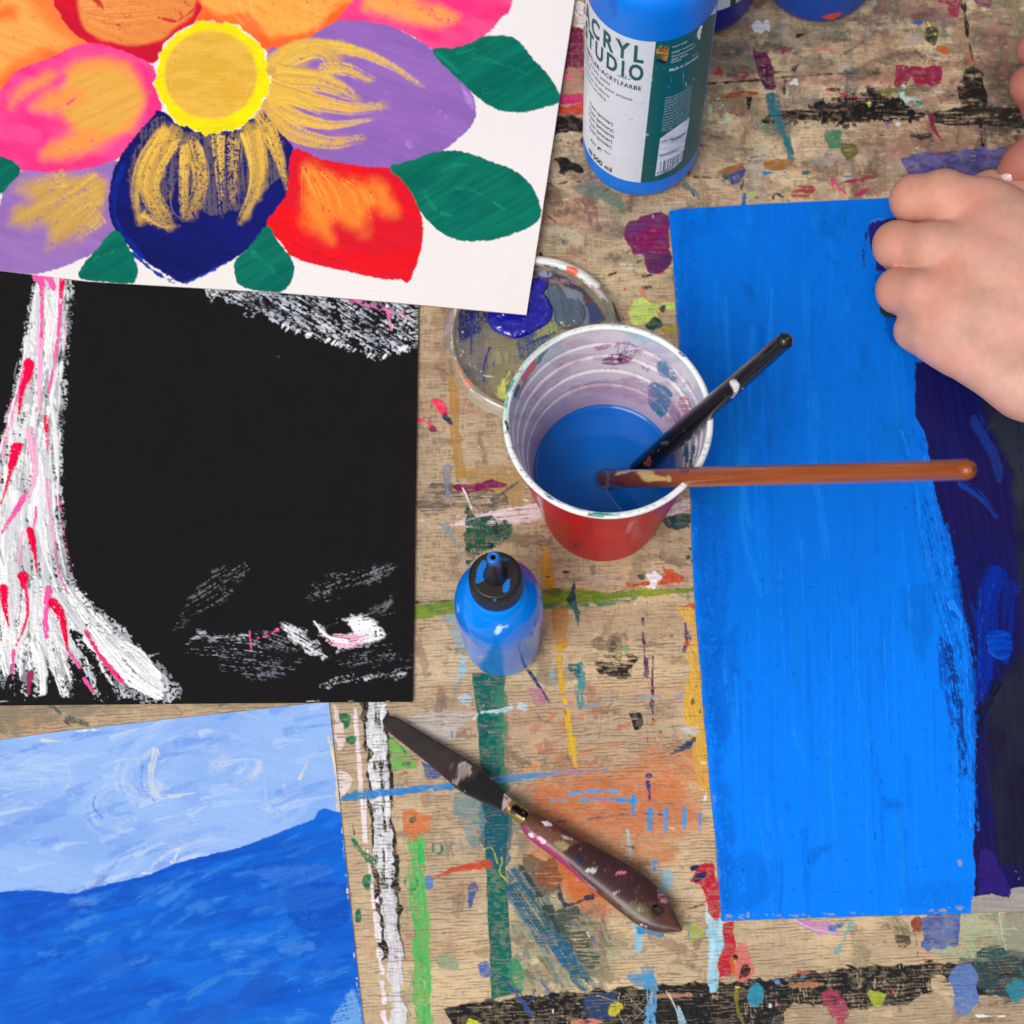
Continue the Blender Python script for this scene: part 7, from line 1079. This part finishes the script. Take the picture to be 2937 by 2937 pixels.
def pblade(cv):
    n_ = fbm(cv.X/26, cv.Y/18, 5, 4)-.5; cv.col *= (1+.9*n_)[:, None]
    cv.poly('S', [(90, 290), (200, 330), (420, 560), (860, 900), (860, 980), (560, 740), (200, 440), (100, 360)], (62, 28, 30), ro=8, fe=10, dry=.15, g=.4); cv.poly('S', [(900, 980), (960, 880), (1080, 900), (1130, 800), (1190, 830), (1290, 910), (1420, 1060), (1385, 1240), (1100, 1130), (960, 1060)], (28, 27, 27), sm=False, ro=3, g=.35, op=.97)
    cv.poly('S', [(760, 690), (800, 680), (860, 720), (900, 740), (980, 700), (1000, 730), (1060, 760), (1050, 820), (1080, 880), (1115, 905), (1050, 910), (990, 880), (920, 880), (930, 920), (880, 975), (830, 930), (900, 880), (880, 800), (800, 740)], (134, 116, 106), ro=3, c2=(170, 156, 150), c2s=16, g=.6, h=.0002)
    cv.poly('S', [(1410, 1045), (1540, 1165), (1470, 1230), (1440, 1290), (1385, 1260), (1395, 1150)], (178, 166, 160), sm=False, ro=2, g=.35); cv.stroke('S', [(1410, 1105), (1450, 1120)], 30, (110, 80, 60), ro=4, dry=.1); cv.stroke('S', [(1425, 1165), (1490, 1165)], 26, (206, 80, 50), ro=5, dry=.3); cv.poly('S', [(1400, 1240), (1460, 1230), (1450, 1290), (1410, 1280)], (110, 72, 66), ro=4, dry=.1)
    cv.stroke('S', [(980, 890), (1090, 950), (1135, 1000), (1150, 1110)], 9, (8, 8, 8), 5, ro=2); cv.stroke('S', [(1245, 885), (1290, 910)], 9, (236, 236, 236)); cv.stroke('S', [(640, 490), (740, 545)], 6, (130, 130, 128)); cv.dab('S', 612, 574, 14, 8, (190, 186, 180), ro=3); cv.dab('S', 980, 1042, 26, 8, (206, 206, 206), ro=3, dry=.1); cv.dab('S', 530, 505, 16, 5, (120, 116, 110), ang=40, ro=2); cv.dab('S', 150, 390, 20, 10, (120, 50, 60), ang=50, dry=.1)
M_blade = mat('smeared_steel', attr=True, arough=True, spec=.22, bump=.15)
loft('blade', 'S', [(66, 262), (74, 238), (110, 214), (180, 210), (260, 245), (420, 338), (640, 470), (840, 590), (1130, 770), (1280, 895), (1410, 1042), (1540, 1165)], [(66, 272), (76, 306), (112, 366), (200, 440), (420, 612), (600, 760), (800, 932), (900, 1024), (1120, 1142), (1320, 1232), (1385, 1265), (1450, 1300)], 200, 28, lambda t: .0028+.006*t, lambda t: .0010+0*t, M_blade, pblade, (50, 44, 41), .55, expo=.6)
def pfer(cv): cv.poly('S', [(1530, 1190), (1600, 1200), (1700, 1290), (1740, 1310), (1740, 1340), (1680, 1350), (1670, 1390), (1630, 1370), (1620, 1340), (1460, 1270)], (26, 25, 25), ro=3, g=.3); cv.stroke('S', [(1590, 1210), (1630, 1280)], 8, (190, 190, 190), ro=3, dry=.2)
loft('ferrule', 'S', [(1500, 1130), (1540, 1162), (1700, 1258), (1712, 1266)], [(1430, 1270), (1455, 1302), (1590, 1400), (1602, 1408)], 30, 32, lambda t: .0088+0*t, lambda t: .0100+.0012*t, mat('brass', attr=True, arough=True, metal=.7, spec=.6), pfer, (176, 150, 84), .3)
def phan(cv):
    n_ = fbm((cv.X+cv.Y)/60, (cv.X-cv.Y)/14, 5, 4)-.5; cv.col *= (1+.9*n_)[:, None]
    for f, p, cc, dy, gg in [('I', [(905, 750), (960, 790), (1100, 900), (1230, 1020), (1300, 1110), (1230, 1070), (1050, 930), (950, 850)], (150, 56, 100), .08, .3), ('I', [(1000, 760), (1180, 830), (1240, 880), (1130, 930), (1040, 860), (950, 760)], (112, 72, 54), .1, .4), ('I', [(1130, 900), (1280, 860), (1560, 1030), (1660, 1150), (1500, 1180), (1300, 1100), (1180, 990)], (62, 34, 36), .1, .35), ('I', [(1085, 850), (1130, 845), (1165, 870), (1150, 900), (1100, 890)], (156, 140, 92), .1, .5), ('I', [(1010, 745), (1045, 742), (1078, 768), (1040, 775)], (238, 232, 230), 0, .3), ('I', [(1055, 790), (1110, 785), (1100, 805), (1060, 800)], (130, 30, 50), .2, .3), ('I', [(1110, 815), (1170, 830), (1200, 860), (1140, 840)], (190, 180, 180), .2, .3), ('I', [(990, 835), (1015, 825), (1045, 850), (1020, 870)], (236, 170, 196), .1, .3), ('I', [(945, 815), (970, 810), (985, 835), (965, 835)], (236, 206, 220), .1, .3),
                          ('I', [(1250, 1000), (1290, 985), (1320, 1000), (1300, 1025), (1260, 1015)], (196, 190, 196), .1, .3), ('I', [(1400, 1030), (1420, 1005), (1475, 1010), (1450, 1030)], (232, 120, 150), .05, .3), ('I', [(1395, 1125), (1420, 1112), (1435, 1118), (1410, 1130)], (232, 160, 176), 0, .3), ('I', [(1460, 1190), (1540, 1160), (1600, 1260), (1560, 1280), (1500, 1260)], (96, 84, 60), .2, .4), ('I', [(1520, 1190), (1560, 1220), (1560, 1240), (1525, 1220)], (150, 140, 120), .2, .4), ('I', [(1200, 920), (1240, 930), (1230, 980), (1190, 950)], (36, 32, 60), .1, .3), ('I', [(1580, 1270), (1660, 1280), (1640, 1320), (1560, 1300)], (60, 40, 46), .15, .4), ('I', [(1630, 1100), (1680, 1150), (1680, 1180), (1640, 1170)], (196, 130, 150), .45, .3), ('I', [(1220, 1040), (1260, 1060), (1320, 1120), (1280, 1110)], (160, 110, 120), .2, .3), ('I', [(1540, 1290), (1600, 1305), (1590, 1312), (1545, 1298)], (240, 236, 236), 0, .3), ('I', [(1440, 1190), (1500, 1240), (1460, 1240)], (90, 88, 90), .2, .4)]: cv.poly(f, p, cc, dry=dy, ro=4, g=gg, fe=4)
    cv.stroke('I', [(1000, 705), (1100, 765), (1250, 850)], 16, (100, 24, 34), 8, ro=3, dry=.1); cv.stroke('I', [(1640, 1175), (1665, 1165)], 6, (236, 180, 196))
    for i in range(50): t = random.random(); cv.dab('I', 950+t*740+random.uniform(-50, 50), 740+t*480+random.uniform(-50, 50), random.uniform(2, 12), random.uniform(1, 5), random.choice([(150, 120, 110), (50, 34, 40), (120, 60, 70), (30, 26, 30)]), ang=random.uniform(0, 90), ro=3, dry=.15, op=.6)
hd = loft('handle', 'I', [(950, 684), (1010, 712), (1100, 762), (1250, 846), (1400, 928), (1520, 998), (1620, 1078), (1700, 1182), (1745, 1275), (1763, 1318)], [(902, 752), (930, 815), (980, 862), (1060, 920), (1150, 992), (1230, 1062), (1330, 1142), (1440, 1232), (1540, 1302), (1640, 1334), (1755, 1330)], 260, 56, lambda t: .0078-.0012*t, lambda t: .0112+.001*np.sin(t*3.1)-.0016*t, mat('paint_stained_wood', attr=True, arough=True, coat=.22, crough=.16, bump=.25, spec=.25), phan, (88, 54, 42), .3, expo=.8)
hc_ = unp(*fr('I', (1628, 1219))[0], .008)
bpy.ops.mesh.primitive_cylinder_add(vertices=40, radius=.0026, depth=.04, location=tuple(hc_)); cut = bpy.context.object
md = hd.modifiers.new('hole', 'BOOLEAN'); md.operation = 'DIFFERENCE'; md.object = cut; md.solver = 'EXACT'
dg = bpy.context.evaluated_depsgraph_get(); me = bpy.data.meshes.new_from_object(hd.evaluated_get(dg)); hd.modifiers.clear(); hd.data = me; bpy.data.objects.remove(cut)
hd.data.name = 'handle'
vv = np.zeros(len(me.vertices)*3, f4); me.vertices.foreach_get('co', vv); vv = vv.reshape(-1, 3)+np.array(root.location)*0
vw = vv; ca = me.color_attributes['paint']; cc4 = np.zeros(len(vv)*4, f4); ca.data.foreach_get('color', cc4); cc4 = cc4.reshape(-1, 4)
near = np.hypot(vw[:, 0]-hc_[0], vw[:, 1]-hc_[1]) < .0034; cc4[near, :3] = lin((58, 38, 34)); cc4[near, 3] = .5; ca.data.foreach_set('color', cc4.ravel())
tag(root, 'palette knife with a black-smeared blade and a paint-stained wooden handle with a hole', 'palette knife')

# ================================================================== HANDS
def smin(a, b, k):
    h = np.clip(.5+.5*(b-a)/k, 0, 1); return b*(1-h)+a*h-k*h*(1-h)
def cone(X_, Y_, Z_, a, b, ra, rb_):
    ab = b-a; t = np.clip(((X_-a[0])*ab[0]+(Y_-a[1])*ab[1]+(Z_-a[2])*ab[2])/(ab@ab), 0, 1)
    return np.sqrt((X_-a[0]-t*ab[0])**2+(Y_-a[1]-t*ab[1])**2+(Z_-a[2]-t*ab[2])**2)-(ra+(rb_-ra)*t)
def chain(G3, pts, rad, k=.004):
    d = None
    for i in range(len(pts)-1):
        e = cone(*G3, pts[i], pts[i+1], rad[i], rad[i+1]); d = e if d is None else smin(d, e, k)
    return d
def nets(Fv, o, h):
    nx, ny, nz = Fv.shape; s = Fv < 0
    c_ = sum(s[i:nx-1+i, j:ny-1+j, k:nz-1+k].astype(np.int8) for i in (0, 1) for j in (0, 1) for k in (0, 1)); act = (c_ > 0) & (c_ < 8)
    I, J_, K_ = np.nonzero(act); idx = -np.ones(act.shape, np.int64); idx[act] = np.arange(len(I)); acc = np.zeros((len(I), 3)); cnt = np.zeros(len(I))
    cs = [(i, j, k) for i in (0, 1) for j in (0, 1) for k in (0, 1)]
    for a in cs:
        for b in cs:
            if sum(b)-sum(a) == 1 and all(b[t] >= a[t] for t in range(3)):
                fa = Fv[I+a[0], J_+a[1], K_+a[2]]; fb = Fv[I+b[0], J_+b[1], K_+b[2]]; m = (fa < 0) != (fb < 0); t = np.where(m, fa/(fa-fb+1e-20), 0)
                for x_ in range(3): acc[:, x_] += np.where(m, a[x_]+t*(b[x_]-a[x_]), 0)
                cnt += m
    V_ = (np.stack([I, J_, K_], -1)+acc/cnt[:, None])*h+o; Q = []
    for ax in range(3):
        sl_ = [slice(1, -1)]*3; sl_[ax] = slice(0, -1); A0 = s[tuple(sl_)]; sl2 = [slice(1, -1)]*3; sl2[ax] = slice(1, None); B0 = s[tuple(sl2)]
        ii = np.array(np.nonzero(A0 != B0)); off = np.array([1, 1, 1]); off[ax] = 0; ii = ii+off[:, None]; flip = ~s[tuple(ii)]
        u_, v_ = [(1, 2), (2, 0), (0, 1)][ax]; e1 = np.zeros(3, int); e1[u_] = 1; e2 = np.zeros(3, int); e2[v_] = 1
        g = lambda p: idx[tuple(p)]
        q_ = np.stack([g(ii), g(ii-e1[:, None]), g(ii-e1[:, None]-e2[:, None]), g(ii-e2[:, None])], -1); q_[flip] = q_[flip][:, ::-1]; Q.append(q_)
    return V_, np.concatenate(Q)
def relax(V_, Q, it=3):
    for _ in range(it):
        acc = np.zeros_like(V_); cnt = np.zeros(len(V_))
        for a, b in ((0, 1), (1, 2), (2, 3), (3, 0)):
            np.add.at(acc, Q[:, a], V_[Q[:, b]]); np.add.at(cnt, Q[:, a], 1); np.add.at(acc, Q[:, b], V_[Q[:, a]]); np.add.at(cnt, Q[:, b], 1)
        V_ = V_*.5+.5*acc/cnt[:, None]
    return V_
def E(x_, y_, z): p = fr('E', (x_, y_))[0]; return unp(p[0], p[1], z)
M_skin = mat('skin', attr=True, rough=.58, sss=.12, bump=.35, bscale=420, spec=.35, ssss=.006, vary=.05, vscale=90)
rays = [  # metacarpal/wrist, knuckle, first joint, second joint, tip : height of the centre and radius
    ([E(1560, 760, .036), E(960, 440, .041), E(700, 375, .043), E(505, 392, .036), E(520, 480, .017), E(680, 500, .010)], [.016, .0135, .0128, .0116, .0092, .008]),
    ([E(1600, 1000, .042), E(900, 770, .045), E(620, 710, .044), E(392, 688, .034), E(420, 760, .015), E(620, 790, .010)], [.016, .0135, .0122, .0113, .0090, .008]),
    ([E(1640, 1250, .040), E(780, 1080, .042), E(560, 1010, .040), E(405, 985, .031), E(430, 1030, .0145), E(640, 1040, .0095)], [.016, .0132, .0118, .0106, .0086, .0075]),
    ([E(1700, 1740, .034), E(1220, 1600, .036), E(740, 1340, .034), E(620, 1290, .031), E(510, 1245, .025), E(520, 1230, .013), E(700, 1200, .0095)], [.022, .0165, .0130, .0108, .0094, .0078, .007])]
lo = np.array(E(150, 1950, .0))*0+np.min([E(*p_, z) for p_ in [(150, 100), (150, 2100), (2700, 100), (2700, 2700)] for z in (0, .08)], axis=0); hi = np.max([E(*p_, z) for p_ in [(150, 100), (150, 2100), (2700, 100), (2700, 2700)] for z in (0, .08)], axis=0)
lo[2] = -.001; hi[2] = .085; hh = .00115
G3 = [g.astype(f4) for g in np.meshgrid(*[np.arange(lo[i], hi[i], hh) for i in range(3)], indexing='ij')]
dx = G3[0]*0
k_px = E(760, 800, .04)[0]                       # knuckle line: fingers stay apart left of it and melt together right of it
ka, kb = E(700, 590, .04), E(505, 940, .04); kl = G3[0]-(ka[0]+(kb[0]-ka[0])*(G3[1]-ka[1])/(kb[1]-ka[1]))
kk = (.0006+.019*sstep(-.006, .020, kl)).astype(f4)
body = None
for pts, rad in rays:
    d = chain(G3, pts, rad, .006); body = d if body is None else smin(body, d, kk)
palm = chain(G3, [E(1000, 700, .030), E(1400, 900, .032), E(2200, 1500, .036)], [.024, .027, .027], .01); palm2 = chain(G3, [E(940, 1050, .026), E(1500, 1350, .028)], [.021, .025], .01)
body = smin(body, palm, .018); body = smin(body, palm2, .018)
thumb = chain(G3, [E(1700, 720, .030), E(1260, 470, .030), E(1010, 372, .026), E(840, 420, .016), E(700, 470, .012)], [.022, .0150, .0125, .0105, .009], .006)
body = smin(body, thumb, .0022)
arm = chain(G3, [E(1800, 1180, .036), E(2300, 1500, .040), E(2800, 1800, .044)], [.027, .028, .031], .01); body = smin(body, arm, .022)
# creases over the joints, tendons and the soft bumps of the back of the hand
nf = (fbm(G3[0]/.012, G3[1]/.009, 3, 2)-.5)*.0007*(G3[2] > .02)
body = body+nf.astype(f4)
for (p0_, p1_) in [((735, 300), (745, 520)), ((690, 620), (700, 760)), ((560, 930), (570, 1050)), ((520, 330), (525, 440)), ((470, 640), (475, 720)), ((455, 940), (460, 1010))]:
    q0, q1 = E(*p0_, .055), E(*p1_, .055); body = body+(.0007*np.exp(-(np.maximum(cone(*G3, q0, q1, .0, .0)-.012*0, 0)/.0042)**2)*0).astype(f4)
for (p0_, p1_) in [((980, 450), (1500, 800)), ((940, 780), (1500, 980)), ((820, 1080), (1450, 1220))]:
    q0, q1 = E(*p0_, .056), E(*p1_, .058); body = body-(.0005*np.exp(-((cone(*G3, q0, q1, 0., 0.))/.006)**2)).astype(f4)
for (p0_, p1_) in [((1000, 620), (1400, 860)), ((900, 940), (1350, 1090)), ((840, 1230), (1300, 1400))]:
    q0, q1 = E(*p0_, .056), E(*p1_, .056); body = body+(.0004*np.exp(-((cone(*G3, q0, q1, 0., 0.))/.007)**2)).astype(f4)
V, Q = nets(body, lo, hh); V = relax(V, Q, 2)
cv = canvas_of(V, (210, 158, 138), .5)
x, y = cv.X, cv.Y
def tint(f, cx_, cy_, r, col, o_):
    p = fr(f, (cx_, cy_))[0]; w_ = (np.exp(-(((x-p[0])**2+(y-p[1])**2)/(r/FR[f][2])**2))*o_)[:, None]; cv.col = cv.col*(1-w_)+lin(col).astype(f4)*w_
m = (1-sstep(2480, 2760, x+.55*(y-600)*.6))[:, None]*.75; cv.col = cv.col*(1-m)+lin((198, 134, 104)).astype(f4)*m
for a in [(900, 430, 130, (206, 120, 96), .55), (720, 830, 130, (214, 128, 104), .5), (590, 1110, 110, (210, 130, 112), .45), (570, 1420, 90, (220, 150, 150), .4), (620, 300, 160, (212, 146, 112), .4), (420, 620, 120, (204, 142, 116), .4), (420, 930, 90, (200, 138, 116), .4), (1150, 1550, 260, (226, 184, 164), .4), (1000, 1120, 90, (196, 156, 146), .25), (1230, 1180, 120, (222, 166, 148), .4), (850, 1250, 120, (206, 164, 146), .3)]: tint('E', *a)
cv.col *= (1+.2*(fbm(x/16, y/16, 5, 4)-.5))[:, None]; v3 = sstep(.45, .7, fbm(x/46, y/46, 25, 3))[:, None]*.3; cv.col = cv.col*(1-v3)+lin((222, 146, 130)).astype(f4)*v3; v2 = sstep(.56, .7, fbm(x/70, y/40, 15, 3))[:, None]*.16; cv.col = cv.col*(1-v2)+lin((196, 150, 140)).astype(f4)*v2
org = unp(2700, 850, .0)
o = raw_mesh('person', V, Q, M_skin, None, cv.col, cv.g, origin=org); tag(o, "person's bare right hand curled into a fist, resting on the blue and navy board", 'person')
# second hand, entering at the right edge
def U(px, py, z): return unp(px, py, z)
pts = [U(3130, 300, .05), U(3010, 392, .046), U(2935, 468, .040), U(2893, 508, .034)]
lo = np.min([U(*p_, z) for p_ in [(2840, 60), (2840, 640), (3400, 60), (3400, 640)] for z in (0, .09)], axis=0); hi = np.max([U(*p_, z) for p_ in [(2840, 60), (2840, 640), (3400, 60), (3400, 640)] for z in (0, .09)], axis=0); lo[2] = -.001; hi[2] = .09
G3 = [g.astype(f4) for g in np.meshgrid(*[np.arange(lo[i], hi[i], .0012) for i in range(3)], indexing='ij')]
d = chain(G3, pts, [.013, .0105, .0098, .0078], .005)
f1 = chain(G3, [U(3180, 160, .05), U(3040, 210, .05), U(2955, 245, .044), U(2985, 320, .030), U(3060, 350, .022)], [.012, .0105, .0100, .009, .008], .004)
f2 = chain(G3, [U(3180, 80, .046), U(3050, 120, .044), U(2968, 142, .036), U(3000, 190, .024)], [.011, .0100, .0090, .008], .004)
pl = chain(G3, [U(3140, 300, .04), U(3330, 260, .042)], [.026, .03], .01)
d = smin(d, smin(f1, f2, .001), .001); d = smin(d, pl, .01)
V, Q = nets(d, lo, .0012); V = relax(V, Q, 2); cv = canvas_of(V, (170, 106, 90), .5); x, y = cv.X, cv.Y; cv.col *= (1+.16*(fbm(x/20, y/20, 5, 4)-.5))[:, None]
org = unp(3000, 400, 0); o = raw_mesh('person', V, Q, M_skin, None, cv.col, cv.g, origin=org); tag(o, "person's other hand at the right edge, with only bent fingers and a pink thumbnail showing", 'person')
nb = U(2893, 508, .034); td = (pts[3]-pts[2])/np.linalg.norm(pts[3]-pts[2]); up = (CAM-nb)/np.linalg.norm(CAM-nb); sd_ = np.cross(td, up); sd_ /= np.linalg.norm(sd_); up2 = np.cross(sd_, td)
a, b = np.meshgrid(np.linspace(-1, 1, 24), np.linspace(-1, 1, 24)); rr = np.maximum(np.abs(a), np.abs(b)); s_ = np.hypot(a, b)+1e-9; a2, b2_ = a*rr/s_, b*rr/s_
Vn = nb+td*(.0006)+a2[..., None]*sd_*.0046+b2_[..., None]*td*.0062+up2*(.0090-.0036*a2[..., None]**2-.0016*(b2_[..., None] > 0)*b2_[..., None]**2)
raw_mesh('fingernail', Vn.reshape(-1, 3), gridq(24, 24), mat('pink_nail', (236, 196, 200), .2, coat=.6), o, origin=nb)

# ---- dark sponge under the fist
corners = [(2519, 876), (2640, 860), (2680, 925), (2526, 912)]
def soft_box(name, pc, z0, z1, m, label, cat):
    P0_ = [unp(a_, b_, z0) for a_, b_ in pc]; bm = bmesh.new(); vb = [bm.verts.new((p[0], p[1], z0)) for p in P0_]; vt = [bm.verts.new((p[0], p[1], z1)) for p in P0_]
    bm.faces.new(vb[::-1]); bm.faces.new(vt)
    for i in range(4): bm.faces.new([vb[i], vb[(i+1) % 4], vt[(i+1) % 4], vt[i]])
    bmesh.ops.recalc_face_normals(bm, faces=bm.faces); bmesh.ops.bevel(bm, geom=list(bm.edges), offset=.0016, segments=3, affect='EDGES'); me = bpy.data.meshes.new(name); bm.to_mesh(me); bm.free(); me.materials.append(m)
    o = bpy.data.objects.new(name, me); link(o); return tag(o, label, cat)
soft_box('sponge', corners, .0016, .016, mat('dark_sponge', (14, 44, 42), .85, bump=.8, bscale=300, vary=.3, vscale=200), 'dark green paint sponge peeking out beneath the fist on the blue board', 'sponge')
